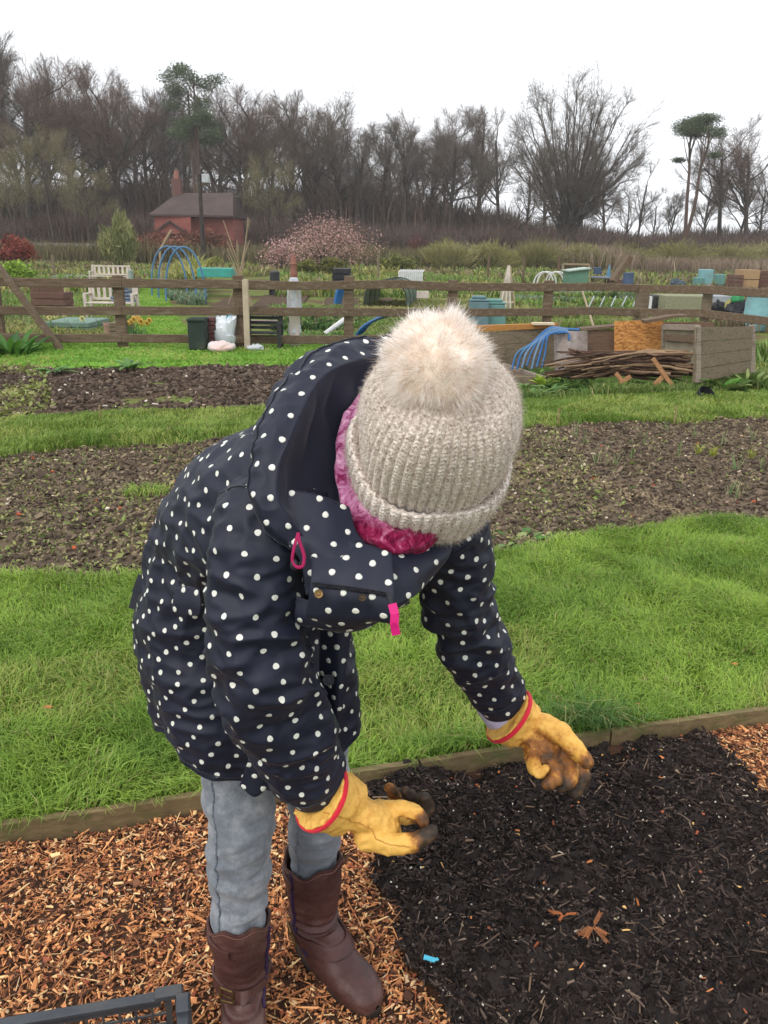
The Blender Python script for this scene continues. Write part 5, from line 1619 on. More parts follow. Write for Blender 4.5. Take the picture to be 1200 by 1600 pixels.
# curved whitish board and brown board
cb_ = MB(); a = PY(866, 545, 11.0); xs_ = np.linspace(866, 918, 14); top = [PY(x, 517 + (x - 866) * .02, 11.05 - .12 * sin((x - 866) / 52 * pi)) for x in xs_]; bot = [PY(x, 579, 11.0 - .12 * sin((x - 866) / 52 * pi)) for x in xs_]
Vt = np.array(top + bot); Vb = Vt + np.array([0, .02, 0]); k = 14
cb_.add(np.concatenate([Vt, Vb]), [(i, i + 1, k + i + 1, k + i) for i in range(k - 1)] + [(2 * k + i + 1, 2 * k + i, 3 * k + i, 3 * k + i + 1) for i in range(k - 1)] + [(i + 1, i, 2 * k + i, 2 * k + i + 1) for i in range(k - 1)] + [(0, k, 3 * k, 2 * k), (k - 1, 3 * k - 1, 4 * k - 1, 2 * k - 1)])
tag(cb_.build('curved_panel', mat('flaking white board', S(178, 166, 160), S(140, 124, 118), 9, .9, .4, c3=S(112, 98, 90)), smooth=False), 'curved pale panel with flaking paint beside the blue pipes', 'panel')
tag(board_rect('leaning_board', [(918, 516), (960, 516), (960, 562), (918, 574)], 11.2, m_brownb, .025), 'brown board with knot holes between pale panel and chipboard', 'board')
tag(board_rect('chipboard_sheet', [(960, 502), (1036, 500), (1036, 548), (960, 556)], 11.1, m_osb, .02), 'orange brown strand board sheet standing behind the stick pile', 'chipboard')
m = MB(); m.beam(PY(905, 514, 11.3), PY(962, 509, 11.3), .25, .03, up=(0, 0, 1)); tag(m.build('loose_plank', m_fence), 'dark loose plank lying across the top of the brown board', 'plank')
m = MB(); m.beam(PY(1005, 502, 10.9), PY(1048, 494, 10.9), .22, .035); m.beam(PY(1048, 494, 10.9), PY(1070, 493, 10.9), .2, .03)
tag(m.build('loose_plank', m_fence), 'dark plank balanced on top of the strand board sheet', 'plank')
# slatted bay
bay = empty('compost_bay', (0, 0, 0), 0, 'grey plank compost bay with an open frame end beside the stick pile', 'compost bay')
board_rect('front_boards', [(1089, 511), (1176, 510), (1173, 580), (1086, 599)], 9.9, m_grey, .035, 4, bay, Y2=10.6)
board_rect('back_boards', [(1036, 503), (1117, 503), (1117, 540), (1036, 545)], 11.5, m_brownb, .03, 2, bay)
board_rect('side_panel', [(1040, 510), (1090, 511), (1088, 570), (1038, 560)], 10.75, mat('faded board', S(168, 160, 138), S(140, 130, 110), 5, .9, .3), .012, 1, bay, Y2=10.05)
for (x, a, b, Y) in ((1038, 508, 568, 10.8), (1090, 509, 598, 9.93), (1175, 508, 582, 10.65)):
    m = MB(); m.beam(PY(x, a, Y), PY(x, b, Y), .07, .05, up=(0, 1, 0), bev=.004); m.build('corner_post', m_grey2, bay)
m = MB(); m.beam(PY(1038, 511, 10.76), PY(1090, 512, 9.98), .05, .07, bev=.004); m.build('top_rail', m_grey2, bay)
m = MB(); m.beam(PY(1038, 527, 10.74), PY(1090, 530, 9.97), .03, .09, bev=.004); m.build('cross_rail', m_fence, bay)
for (x, y, Y, rz_) in ((740, 597, 10, .0),):
    pass
board_rect('weathered_boards', [(700, 0), (0, 0), (0, 0), (0, 0)], 10, m_grey) if False else None

# blue water pipe hoops
m_blue = mat('blue water pipe', S(22, 84, 140), S(34, 98, 156), 10, .4, .05, c3=S(60, 112, 150), spec=.5)
m_bluegrey = mat('dull grey blue pipe', S(110, 134, 156), S(90, 118, 150), 10, .5, .1)
for i in range(7):
    t = i / 6
    pts = [PY(800 + 46 * t, 576 + rng.normal(0, 3), 10.7), PY(808 + 44 * t, 552 - 2 * t, 10.75), PY(830 + 26 * t, 528 - 3 * t + 9 * (1 - t), 10.8), PY(858 + 12 * t, 515 + 8 * (t - .3), 10.9), PY(884 + 4 * t, 513.5 + 7 * t, 11.2 - .3 * t), PY((905 if i < 2 else 884 + i), (514.5 if i < 2 else 524) + 8 * t, 11.25 - .4 * t)]
    m = MB(); m.tube(catmull(pts, np.linspace(0, 5, 26)), .016 if i % 3 else .013, 10)
    tag(m.build('water_pipe', m_bluegrey if i in (2, 4) else m_blue, smooth=True), None, 'pipe', 'bundle of blue pipes arching over the raised bed')
for o in [o for o in bpy.data.objects if o.name.startswith('water_pipe')]:
    o['label'] = 'blue or grey blue water pipe bent over the pale curved panel'

# stick pile: every long stick is a stick
m_sticks = [mat('stick bark', S(104, 78, 60), S(74, 56, 46), 14, .9, .5), mat('stick pale', S(168, 140, 110), S(130, 104, 82), 14, .9, .5), mat('stick dark', S(66, 50, 42), S(92, 70, 58), 14, .9, .5)]
for i in range(105):
    t = rng.random(); d_ = rng.normal(0, 1)
    x0 = 880 + rng.normal(0, 22) + 70 * rng.random() ** 2 * (i % 3 == 0); x1 = 1062 + rng.normal(0, 16)
    Ya = 10.0 + rng.normal(0, .10) + .1; Yb = 10.3 + rng.normal(0, .12)
    h = rng.random() ** .8
    y0 = 594 - 30 * h + rng.normal(0, 3); y1 = 592 - 40 * h + rng.normal(0, 4) ; ym = 586 - 38 * h + rng.normal(0, 2)
    if i % 9 == 0: x0, y0 = 888 + rng.normal(0, 10), 552 + rng.normal(0, 4)
    if i % 6 == 1: x0 = 960 + rng.normal(0, 25); x1 = 1084 + rng.normal(0, 6)
    pa = PY(x0, min(y0, 598), Ya); pb = PY(x1, y1, Yb); pm = PY((x0 + x1) / 2, ym, (Ya + Yb) / 2); pa[2] = max(pa[2], .03)
    q = catmull([pa, pa * .5 + pm * .5 + UP * .01, pm, pm * .5 + pb * .5, pb], np.linspace(0, 4, 12)) + rng.normal(0, .006, (12, 3))
    m = MB(); m.tube(q, np.linspace(rng.uniform(.006, .012), rng.uniform(.013, .020), 12), 6)
    tag(m.build('stick', m_sticks[i % 3 if i % 7 else 2], smooth=True), 'long pruned stick lying in the brushwood pile before the compost bay', 'stick', 'sticks heaped on the brushwood pile')
cr = [((1020, 560), (1052, 606), 9.85), ((1040, 584), (1022, 602), 9.85), ((985, 588), (968, 600), 10.0), ((962, 583), (976, 600), 10.0)]
for i, (a, b, Y) in enumerate(cr):
    m = MB(); m.beam(PY(*a, Y), PY(*b, Y - .05), .05, .035, up=(0, 1, 0), bev=.003)
    tag(m.build('offcut', wood('offcut', S(176, 132, 92), S(140, 100, 70))), ['long orange timber offcut propped under the right end of the stick pile', 'short timber offcut crossing the long one below the stick pile', 'small offcut leaning left under the middle of the stick pile', 'small offcut leaning right under the middle of the stick pile'][i], 'timber offcut', 'timber offcuts under the stick pile')
# black plastic pot scrap in the grass
m = MB(); p = G(1100, 620, .05); m.lathe(p, [(.09, -.05), (.11, .06), (.105, .065), (.085, -.04)], 20, (.3, -.6, .7))
tag(m.build('plant_pot', mat('black pot', S(28, 30, 34), S(44, 46, 50), 10, .4, 0), smooth=True), 'black plastic plant pot lying in the grass below the plank bay', 'plant pot')


# ------------------------------------------------------------------ leafy plants
def leafy(name, p, n, L, W, pal, label, cat='plant', group=None, up=.9, spread=.15, bend=.5):
    """rosette of long arching leaves"""
    m = MB(); cols = []
    Vs, Qs, Cs = [], [], []; n0 = 0
    for i in range(n):
        az = rng.uniform(0, 6.28); l = L * rng.uniform(.6, 1.15); w = W * rng.uniform(.7, 1.2); rr = rng.uniform(0, spread)
        e = up * rng.uniform(.6, 1.2); c = np.array(pal[rng.integers(len(pal))]) * rng.uniform(.8, 1.2)
        base = p + np.array([cos(az) * rr, sin(az) * rr, 0]); d = np.array([cos(az), sin(az), 0]); s_ = np.array([-sin(az), cos(az), 0])
        pts = []
        for t in np.linspace(0, 1, 7):
            pos = base + d * (l * (t * cos(e) + bend * t * t * .5)) + UP * (l * (t * sin(e) - bend * t * t * .55))
            ww = w * (sin(pi * min(t * .95 + .08, 1)) ** .7) * .5
            pts.append([pos - s_ * ww + UP * ww * .35, pos, pos + s_ * ww + UP * ww * .35])
        V = np.array(pts).reshape(-1, 3); f = grid_faces(7, 3, False, n0); n0 += 21
        Vs.append(V); Qs.append(f); Cs.append(np.repeat(c[None], 21, 0))
    me = np_mesh(name, np.concatenate(Vs), None, np.concatenate(Qs), np.concatenate(Cs), True)
    o = link(name, me, m_leaf); return tag(o, label, cat, group)


gl = [S(70, 116, 44), S(96, 140, 58), S(54, 94, 40)]
leafy('broad_leaf_plant', G(18, 556, 0), 60, .50, .09, gl, 'large clump of broad green leaves at the foot of the fence brace', up=1.0, spread=.4)
leafy('dock_plant', G(86, 581, .03), 14, .22, .07, gl, 'small leafy weed at the left end of the grass strip', spread=.12, up=.5)
leafy('dock_plant', G(200, 576, .03), 16, .26, .08, gl, 'small leafy weed on the edge of the dug bed below the fence', spread=.12, up=.6)
gy = [S(120, 140, 76), S(146, 160, 96), S(96, 120, 60)]
leafy('dock_plant', G(808, 848, .02), 18, .12, .05, gl + gy, 'patch of pale dock leaves at the edge of the lawn by the far sleeve', spread=.16, up=.5)
leafy('dock_plant', G(860, 845, .02), 12, .08, .035, gl + gy, 'smaller dock leaves just right of the dock patch', spread=.10, up=.4)
leafy('dock_plant', G(1130, 612, .03), 22, .30, .13, gl + gy, 'pale green broad leaves growing at the foot of the plank bay', spread=.14, up=.9)
leafy('dock_plant', G(1170, 606, .03), 30, .32, .05, gy, 'yellow green weed to the right of the plank bay foot', spread=.2, up=1.1)
leafy('lime_plant', G(846, 604, .03), 22, .2, .07, [S(150, 178, 60), S(176, 196, 80)], 'bright lime green seedling beside the low edged bed', spread=.05, up=1.3)
for i, (x, y) in enumerate([(815, 608), (862, 612), (836, 620), (880, 606), (794, 626)]):
    leafy('herb_clump', G(x, y, .03), 30, .16, .05, [S(90, 124, 58), S(110, 142, 74)], 'low dark green herb clump in rough soil near the edged bed', 'plant', 'herb clumps near the edged bed', up=.8, spread=.14)
for (x, y, w_) in [(1196, 560, .5), (1190, 575, .5), (1165, 552, .4)]:
    leafy('tall_grass_clump', G(x, y, .03), 70, .4, .03, [S(84, 118, 50), S(120, 144, 72)], 'tall grass clump behind the right end of the plank bay', 'plant', 'tall grass clumps by the plank bay', up=1.1, spread=.3)
# sprouting alliums in the near bed, right side
spots = [(915, 702), (930, 730), (1005, 700), (1060, 720), (1090, 715), (1112, 718), (1150, 735), (1172, 720), (1188, 735), (960, 735), (985, 722), (1178, 690), (1085, 690), (895, 690), (1040, 680), (1140, 770), (1155, 780), (1128, 700), (850, 705)]
for i, (x, y) in enumerate(spots):
    p = G(x, y, .0); yl = i in (4, 5, 7)
    k = 26 if yl else 9
    Xs = np.full(k, p[0]) + rng.normal(0, .012, k); Ys = np.full(k, p[1]) + rng.normal(0, .012, k)
    o = blades('onion_sprout', Xs, Ys, h_b2(Xs, Ys), rng.uniform(.07, .2, k) * (1.0 if not yl else .8), np.full(k, .007), rng.uniform(.1, .9, k), rng.uniform(0, 6.28, k),
               pick([S(170, 176, 70), S(150, 160, 70)] if yl else [S(110, 140, 84), S(150, 150, 110)], k), m_blade, nup=False)
    tag(o, 'yellow green sprouting onion tuft in the bed at right' if yl else 'thin green onion shoots sprouting from the brown bed at right', 'onion plant', 'yellow onion tufts in the bed' if yl else 'onion shoots in the bed'); o['kind'] = 'thing'
for i, (x, y, lab) in enumerate([(871, 655, 'thin bamboo cane standing at the edge of the bed below the brushwood'), (1053, 650, 'pale cane stuck in the bed edge right of the brushwood'), (158, 650, 'short white marker stick on the edge of the dug bed')]):
    p = G(x, y + 16, .0); m = MB(); m.tube([p - UP * .02, p + UP * .2], .006, 6)
    tag(m.build('cane', m_sticks[1]), lab, 'cane')
grass_spots = [(228, 778), (128, 728), (138, 776)]
for (x, y) in grass_spots[:1]:
    p = G(x, y); k = 260; Xs = p[0] + rng.uniform(-.14, .14, k); Ys = p[1] + rng.uniform(-.09, .09, k)
    o = blades('grass_tuft', Xs, Ys, h_b2(Xs, Ys), rng.uniform(.04, .10, k), np.full(k, .007), rng.uniform(.3, 1.1, k), rng.uniform(0, 6.28, k), grass_cols(Xs, Ys, k), m_blade)
    tag(o, 'small tuft of bright grass growing in the brown bed at left', 'grass', None); o['kind'] = 'thing'
# ------------------------------------------------------------------ allotments beyond the fence
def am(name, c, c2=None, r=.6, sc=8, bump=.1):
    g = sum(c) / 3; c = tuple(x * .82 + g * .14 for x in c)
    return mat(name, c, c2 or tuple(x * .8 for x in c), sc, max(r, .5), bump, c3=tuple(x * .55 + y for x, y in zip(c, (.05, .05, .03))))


m_teal = am('teal plastic', S(96, 150, 144)); m_teal2 = am('bright teal', S(40, 168, 152)); m_dkgreen = am('dark green plastic', S(40, 56, 50))
m_lblue = am('light blue plastic', S(120, 176, 182)); m_black = am('black plastic', S(36, 38, 44), r=.4); m_white = am('white plastic', S(222, 222, 222))
m_cream = am('cream painted wood', S(212, 198, 184), r=.8); m_terra = am('terracotta', S(156, 98, 80), r=.85); m_navyb = am('navy plastic', S(58, 82, 116))
m_redbr = am('red brown wood', S(112, 78, 66), r=.85); m_metal = mat('galvanised', S(170, 176, 178), S(140, 146, 150), 10, .35, .1, metal=.4)
m_tealgrey = am('green grey paint', S(112, 142, 128), r=.7); m_straw = am('dry cane', S(168, 146, 112), r=.85); m_cloth = am('white sheeting', S(200, 204, 208), S(176, 180, 186), .6, 14, .5)


def bx(name, px, base, w, h, dep, m_, parent=None, label=None, cat=None, group=None, rz=0, bev=.01, lift=0, planks=0):
    """box whose foot is seen at (px, base); w, h in photo pixels, dep metres"""
    p = G(px, base, 0); k = mpp(p); m = MB()
    if planks:
        for i in range(planks): m.box(p + UP * (lift + h * k * (i + .5) / planks), (w * k, dep, h * k / planks * .93), rz=rz, bev=bev)
    else: m.box(p + UP * (lift + h * k / 2), (w * k, dep, h * k), rz=rz, bev=bev)
    o = m.build(name, m_, parent)
    if label: tag(o, label, cat, group)
    return o


def bench(px, base, w, h, m_, label, slats=8, seat=.45, group=None, horiz=False):
    p = G(px, base); k = mpp(p); W_, H_ = w * k, h * k
    e = empty('garden_bench', tuple(p), 0, label, 'bench', group)
    s_ = H_ / .9
    m = MB()
    for q in range(4): m.box((0, -.38 * s_ + q * .11 * s_, .42 * s_), (W_ * .96, .09 * s_, .03 * s_), bev=.004)
    m.build('seat', m_, e)
    m = MB()
    if horiz:
        for q in range(4): m.box((0, .03, (.52 + q * .115) * s_), (W_ * .95, .025, .07 * s_), bev=.004)
    else:
        m.box((0, .03, .87 * s_), (W_, .035, .07 * s_), bev=.004); m.box((0, .03, .50 * s_), (W_, .035, .06 * s_), bev=.004)
        for q in range(slats): m.box((-W_ / 2 + W_ * (q + .5) / slats, .03, .68 * s_), (W_ / slats * .5, .02, .32 * s_), bev=.003)
    m.build('backrest', m_, e)
    for sx in (-1, 1):
        for y_, hh in ((.04, .92), (-.38, .62)):
            m = MB(); m.box((sx * W_ / 2, y_ * s_, hh * s_ / 2), (.06, .06, hh * s_), bev=.004); m.build('leg', m_, e)
        m = MB(); m.box((sx * W_ / 2, -.18 * s_, .63 * s_), (.07, .46 * s_, .03), bev=.004); m.build('armrest', m_, e)
    return e


def compost_bin(px, base, w, h, m_, label, lidm=None, group=None, name='compost_bin', cat='compost bin', taper=.78, n=20):
    p = G(px, base); k = mpp(p); r, H_ = w * k / 2, h * k
    e = empty(name, tuple(p), 0, label, cat, group)
    m = MB(); m.lathe((0, 0, 0), [(r, 0), (r * .98, H_ * .3), (r * (taper + .1), H_ * .31), (r * taper, H_ * .84), (r * taper * .98, H_ * .85)], n); m.build('body', m_, e, True)
    m = MB(); m.lathe((0, 0, 0), [(r * taper * 1.06, H_ * .84), (r * taper * 1.08, H_ * .90), (r * taper * .9, H_ * .96), (r * taper * .3, H_ * .99), (r * .1, H_ * 1.0), (.001, H_ * 1.0)], n); m.build('lid', lidm or m_, e, True)
    return e


def barrel(px, base, w, h, m_, label, group=None, lid=True):
    p = G(px, base); k = mpp(p); r, H_ = w * k / 2, h * k
    e = empty('water_butt', tuple(p), 0, label, 'water butt', group)
    m = MB(); m.lathe((0, 0, 0), [(r * .88, 0), (r * .98, H_ * .25), (r, H_ * .5), (r * .97, H_ * .52), (r * .98, H_ * .75), (r * .9, H_ * .9), (r * .9, H_ * .91)], 22); m.build('body', m_, e, True)
    m = MB(); m.lathe((0, 0, 0), [(r * .96, H_ * .90), (r * .97, H_ * .97), (r * .9, H_), (.001, H_)], 22); m.build('lid', m_, e, True)
    return e


def blob(name, px, base, w, h, m_, label, cat, group=None, seed=1, dep=.8):
    p = G(px, base); k = mpp(p); V, Q, T = ellipsoid((0, 0, h * k * .5), (w * k / 2, w * k / 2 * dep, h * k * .52), None, 28, 18)
    n_ = n3(V, 5, seed); n2_ = n3(V, 12, seed + 3); n4_ = n3(V, 22, seed + 5); V = V * (1 + .34 * n_ - .30 * np.abs(n2_) + .12 * n4_)[:, None]; V[:, 2] = np.maximum(V[:, 2], 0)
    m = MB(); m.add(V, Q, T); o = m.build(name, m_, None, True); o.location = tuple(p); return tag(o, label, cat, group)


def hoops(px, base, w, h, n, gap, m_, r, label, name='hoop_tunnel', cat='hoop tunnel', dx=0, part='hoop'):
    p = G(px, base); k = mpp(p); e = empty(name, tuple(p), 0, label, cat)
    a = np.linspace(0, pi, 22)
    for i in range(n):
        m = MB(); m.tube(np.stack([np.cos(a) * w * k / 2 + dx * i, np.full(22, i * gap), np.sin(a) ** .8 * h * k], 1), r, 8, False); m.build(part, m_, e, True)
    return e


# left part
bench(180, 499, 72, 56, m_cream, 'cream slatted bench nearer the fence with blue cloth on its right end')
bench(175, 446, 58, 30, m_cream, 'farther cream slatted bench with crossed sticks in front')
b_ = MB(); p = G(203, 497); k = mpp(p)
for q in range(5): b_.box(p + np.array([rng.normal(0, .02), -.35, .40 + q * .075]), (.5 - q * .05, .35, .06), rz=rng.normal(0, .1), bev=.02)
tag(b_.build('folded_cloth', am('blue grey cloth', S(120, 138, 158), S(84, 100, 124), .9, 10, .5)), 'folded blue grey cloth heaped on the nearer cream bench', 'cloth')
pl_ = empty('planter', tuple(G(84, 487)), 0, 'red brown wooden planter topped with a little picket row', 'planter'); p = np.array(pl_.location); k = mpp(p)
m = MB(); [m.box((0, 0, (q + .5) * .16), (52 * k, .6, .145), bev=.006) for q in range(3)]; m.build('box', m_redbr, pl_)
m = MB(); [m.box((-24 * k + q * 48 * k / 13, -.28, .62), (.05, .02, .28), bev=.003) for q in range(14)]; m.build('picket_row', m_redbr, pl_)
bx('raised_bed', 122, 516, 68, 16, 1.2, m_tealgrey, None, 'low pale green timber bed behind the yellow flowers', 'raised bed', planks=2)
pot = MB(); p = G(171, 526); k = mpp(p); pot.lathe((0, 0, 0), [(6.2 * k, 0), (7.5 * k, 17 * k), (8.2 * k, 17.2 * k), (8.2 * k, 21 * k), (7 * k, 21 * k), (6.5 * k, 15 * k)], 24)
o = pot.build('flower_pot', mat('pale terracotta', S(168, 140, 122), S(146, 116, 100), 12, .9, .3), None, True); o.location = tuple(p); tag(o, 'weathered terracotta pot standing just behind the fence', 'flower pot')
bx('wooden_box', 192, 531, 26, 28, .5, m_grey, None, 'grey plank box beside the terracotta pot behind a fence post', 'wooden box', planks=4)
bx('low_roof', 112, 408, 120, 5, 5, am('grey felt roof', S(150, 146, 140)), None, 'low flat grey roof at the far left among shrubs', 'roof', rz=.06, lift=1.3)
bx('cold_frame', 128, 441, 70, 10, 2, am('grey block', S(150, 142, 134), r=.9), None, 'pale low block wall of a far bed at left', 'low wall')
compost_bin(206, 452, 9, 30, am('sage plastic', S(140, 160, 150)), 'tall sage green bin standing behind the benches')
# blue tunnel of pipes
hoops(291, 474, 62, 84, 3, 1.5, am('blue pipe far', S(70, 124, 168)), .028, 'tall arched walkway made of blue pipes over the far bed', 'pipe_arch', 'pipe arch', dx=-.62, part='arch')
m = MB(); p = G(253, 446); k = mpp(p); m.tube([p, p + UP * 52 * k, p + UP * 70 * k + np.array([20 * k, 0, 12 * k])], .05, 6); tag(m.build('leaning_pole', m_straw), 'thin pole with a crooked top left of the blue arches', 'pole')
bx('trough', 341, 462, 52, 13, 1.0, m_teal2, None, 'bright teal trough on legs behind the blue arches', 'trough', lift=.62)
bx('wooden_box', 252, 452, 20, 16, 1, am('dark box', S(60, 66, 74)), None, 'small dark box at the foot of the blue arches', 'box')
# telegraph pole
tp = empty('telegraph_pole', tuple(G(319, 421)), 0, 'dark wooden telegraph pole with a white box in front of the red house', 'telegraph pole'); p = np.array(tp.location); k = mpp(p)
m = MB(); m.tube([(0, 0, 0), (0, 0, 138 * k)], [.17, .12], 10); m.build('pole', am('tarred pole', S(62, 54, 52), r=.9), tp, True)
m = MB(); m.box((9 * k, 0, 132 * k), (10 * k, .4, 12 * k), bev=.03); m.build('transformer_box', am('pale grey steel', S(196, 200, 204)), tp)
m = MB(); m.beam((-10 * k, 0, 120 * k), (14 * k, 0, 126 * k), .1, .1); m.build('cross_arm', m_fence, tp)
# bundle of bean canes
bc_ = empty('bean_cane_wigwam', tuple(G(376, 478)), 0, 'bundle of tall bean canes standing above the fence post', 'bean canes'); p = np.array(bc_.location); k = mpp(p)
for q in range(11):
    a = rng.uniform(0, 6.28); m = MB(); m.tube([(cos(a) * .35, sin(a) * .3, 0), (cos(a + 2.6) * rng.uniform(.05, .6), sin(a) * .2, rng.uniform(75, 130) * k)], [.02, .012], 6); m.build('cane', m_straw, bc_)
m = MB()
# dark bin, bags, green bench
dk_ = empty('compost_bin', tuple(G(312, 549)), 0, 'square dark green compost bin beside the white sacks', 'compost bin'); k = mpp(np.array(dk_.location))
m = MB(); m.box((0, 0, 26 * k), (26 * k, .35, 44 * k), bev=.015); m.build('body', m_dkgreen, dk_)
m = MB(); m.box((0, 0, 49 * k), (28 * k, .4, 4 * k), bev=.01); m.build('lid', m_dkgreen, dk_)
m = MB(); [m.box((sx * 9 * k, -.1, 2 * k), (3 * k, .05, 4 * k)) for sx in (-1, 1)]; m.build('foot', m_black, dk_)
bx('crate_stack', 332, 546, 16, 50, .3, am('maroon plastic', S(110, 60, 64)), None, 'narrow stack of maroon slatted crates behind the white sack', 'crates', planks=8)
def m_sackf():
    m, t, b = nt('printed sack'); v = coords(t); n = N(t, 'ShaderNodeTexNoise', Scale=2.2, Detail=2, Distortion=.8); t.links.new(v, n.inputs['Vector'])
    c = ramp(t, n.outputs['Fac'], [(.0, S(224, 228, 232)), (.56, S(216, 222, 228)), (.58, S(60, 160, 196)), (.66, S(70, 170, 200)), (.68, S(220, 224, 228))]); t.links.new(c, b.inputs['Base Color']); b.inputs['Roughness'].default_value = .35; return m
m_sack = m_sackf()
blob('plastic_sack', 352, 547, 36, 58, m_sack, 'tall white plastic sack with blue print leaning by the fence post', 'sack', None, 3)
blob('plastic_sack', 346, 552, 40, 18, mat('orange print sack', S(216, 216, 218), S(206, 160, 146), 1.6, .4, .3, detail=1), 'lower white sack with orange print on the ground by the fence', 'sack', None, 5)
o = blob('plastic_sack', 400, 550, 30, 14, m_cloth, 'flat white sack on the ground right of the fence post', 'sack', None, 6)
bench(415, 546, 50, 58, m_black, 'dark framed bench with green slats behind the fence', 8, group=None, horiz=True)
for q, (c, lab) in enumerate([(m_teal2, 'green slat'), (am('pinkish board', S(188, 160, 158)), 'pink slat')]):
    bx('bench_board', 413, 541, 44, 7, .05, c, None, ['green painted board resting on the dark bench', 'pinkish board resting on the dark bench below the green one'][q], 'board', lift=.52 - q * .16)
m = MB(); p = G(387, 549); k = mpp(p); m.beam(p, p + UP * 108 * k, .09, .08, up=(0, 1, 0), bev=.006); tag(m.build('timber_post', am('pale post', S(196, 176, 150), r=.9)), 'pale timber post just right of the brown fence post', 'post')
# wrapped post with orange top
wp = empty('wrapped_post', tuple(G(461, 544)), 0, 'cream post wrapped in white sheeting with an orange urn on top', 'wrapped post'); k = mpp(np.array(wp.location))
m = MB(); m.box((0, 0, 50 * k), (15 * k, .2, 100 * k), bev=.01); m.build('post', m_cream, wp)
m = MB(); m.lathe((0, 0, 0), [(8 * k, 20 * k), (10.5 * k, 24 * k), (9.5 * k, 34 * k), (8.5 * k, 38 * k)], 12); m.lathe((0, 0, 0), [(9 * k, 56 * k), (11.5 * k, 62 * k), (11 * k, 78 * k), (10 * k, 92 * k), (7 * k, 104 * k), (3 * k, 108 * k)], 12); m.build('sheeting', m_cloth, wp, False)
m = MB(); m.lathe((0, 0, 0), [(4 * k, 106 * k), (6 * k, 110 * k), (5 * k, 114 * k), (4.5 * k, 124 * k), (5.5 * k, 126 * k), (4 * k, 130 * k), (4 * k, 134 * k), (2 * k, 139 * k), (.001, 140 * k)], 14); m.build('urn', m_terra, wp, True)
compost_bin(430, 462, 19, 38, m_black, 'round black compost bin left of the wrapped post')
bx('black_crate', 534, 462, 27, 26, 1.0, m_black, None, 'square black bin standing behind the fence with blue pipes before it', 'bin', planks=3, lift=.35)
bx('slatted_fence', 398, 462, 60, 12, .08, am('dark picket', S(84, 72, 62)), None, 'low dark picket panel behind the bean canes', 'picket panel', lift=.2)
for q in range(5):
    t = q / 4; m = MB(); Y = 19.5 + q * .15
    m.tube(catmull([PY(524 + 6 * t, 474, Y), PY(528 + 7 * t, 455, Y), PY(536 + 4 * t, 440, Y)], np.linspace(0, 2, 8)), .05, 8)
    tag(m.build('water_pipe', m_blue, smooth=True), 'blue pipe rising to the square black bin', 'pipe', 'blue pipes standing before the black bin')
for q in range(7):
    t = q / 6; m = MB(); Y = 14.9 + q * .08
    m.tube(catmull([PY(556 + 10 * t, 524 - 4 * t, Y), PY(570 + 10 * t, 508 - 4 * t, Y), PY(600, 493 + 3 * t, Y + .6), PY(645 - 8 * t, 483 + 4 * t, Y + 1.8)], np.linspace(0, 3, 14)), .022, 8)
    tag(m.build('water_pipe', m_blue, smooth=True), 'blue pipe leaning behind the fence next to the hood', 'pipe', 'blue pipes fanned out behind the fence')
m = MB(); m.tube(catmull([PY(508, 522, 15.5), PY(528, 507, 15.6), PY(546, 494, 15.8)], np.linspace(0, 2, 8)), .05, 8); tag(m.build('white_pipe', m_white, smooth=True), 'white pipe leaning up behind the fence beside the blue pipes', 'pipe')
m = MB(); pts = [PY(485, 533, 14.4), PY(500, 534, 14.4), PY(508, 540, 14.4), PY(512, 548, 14.4)]; m.tube(catmull(pts, np.linspace(0, 3, 10)), .03, 8); m.tube([p + np.array([.2, .1, .02]) for p in pts], .03, 8); tag(m.build('chair_frame', m_white, smooth=True), 'white tubular chair frame lying under the bottom rail', 'chair frame')
# net tunnel
nt_ = empty('netted_tunnel', tuple(G(602, 480)), 0, 'long dark green netted tunnel behind the fence', 'net tunnel'); k = mpp(np.array(nt_.location))
def m_netf():
    m, t, b = nt('green netting'); b.inputs['Base Color'].default_value = (*S(64, 84, 70), 1); b.inputs['Roughness'].default_value = .8; b.inputs['Alpha'].default_value = .85; return m
m_net = m_netf(); a = np.linspace(0, pi, 16); W_ = 66 * k / 2
m = MB(); prof = np.stack([np.cos(a) * W_, 0 * a, np.sin(a) ** .6 * 40 * k], 1); V = np.concatenate([prof, prof + np.array([.4, 2.6, 0])]); m.add(V, grid_faces(2, 16, False)); m.build('netting', m_net, nt_, True)
for q in range(4):
    m = MB(); m.tube(prof + np.array([.13 * q, .86 * q, .01]), .02, 6, False); m.build('hoop', m_dkgreen, nt_, True)
bx('notice_board', 660, 474, 19, 11, .05, am('pale board', S(222, 206, 192)), None, 'small blank cream board behind the fence', 'board', lift=.15)
gl_ = empty('cloche', tuple(G(645, 452)), 0, 'white ribbed plastic cloche beyond the fence', 'cloche'); k = mpp(np.array(gl_.location))
for q in range(12): m = MB(); m.tube([(-22 * k + q * 36 * k / 11, 0, 0), (-22 * k + q * 36 * k / 11, .02, 26 * k), (-18 * k + q * 36 * k / 11, .9, 28 * k)], .03, 5); m.build('rib', m_white, gl_)
m = MB(); m.add([(-22 * k, .03, 12 * k), (14 * k, .03, 12 * k), (14 * k, .03, 26 * k), (-22 * k, .03, 26 * k), (-22 * k, .06, 12 * k), (14 * k, .06, 12 * k), (14 * k, .06, 26 * k), (-22 * k, .06, 26 * k)], MB.BOXQ[:0] + [(0, 1, 2, 3), (7, 6, 5, 4)]); m.build('sheet', am('milky sheet', S(206, 214, 214)), gl_)
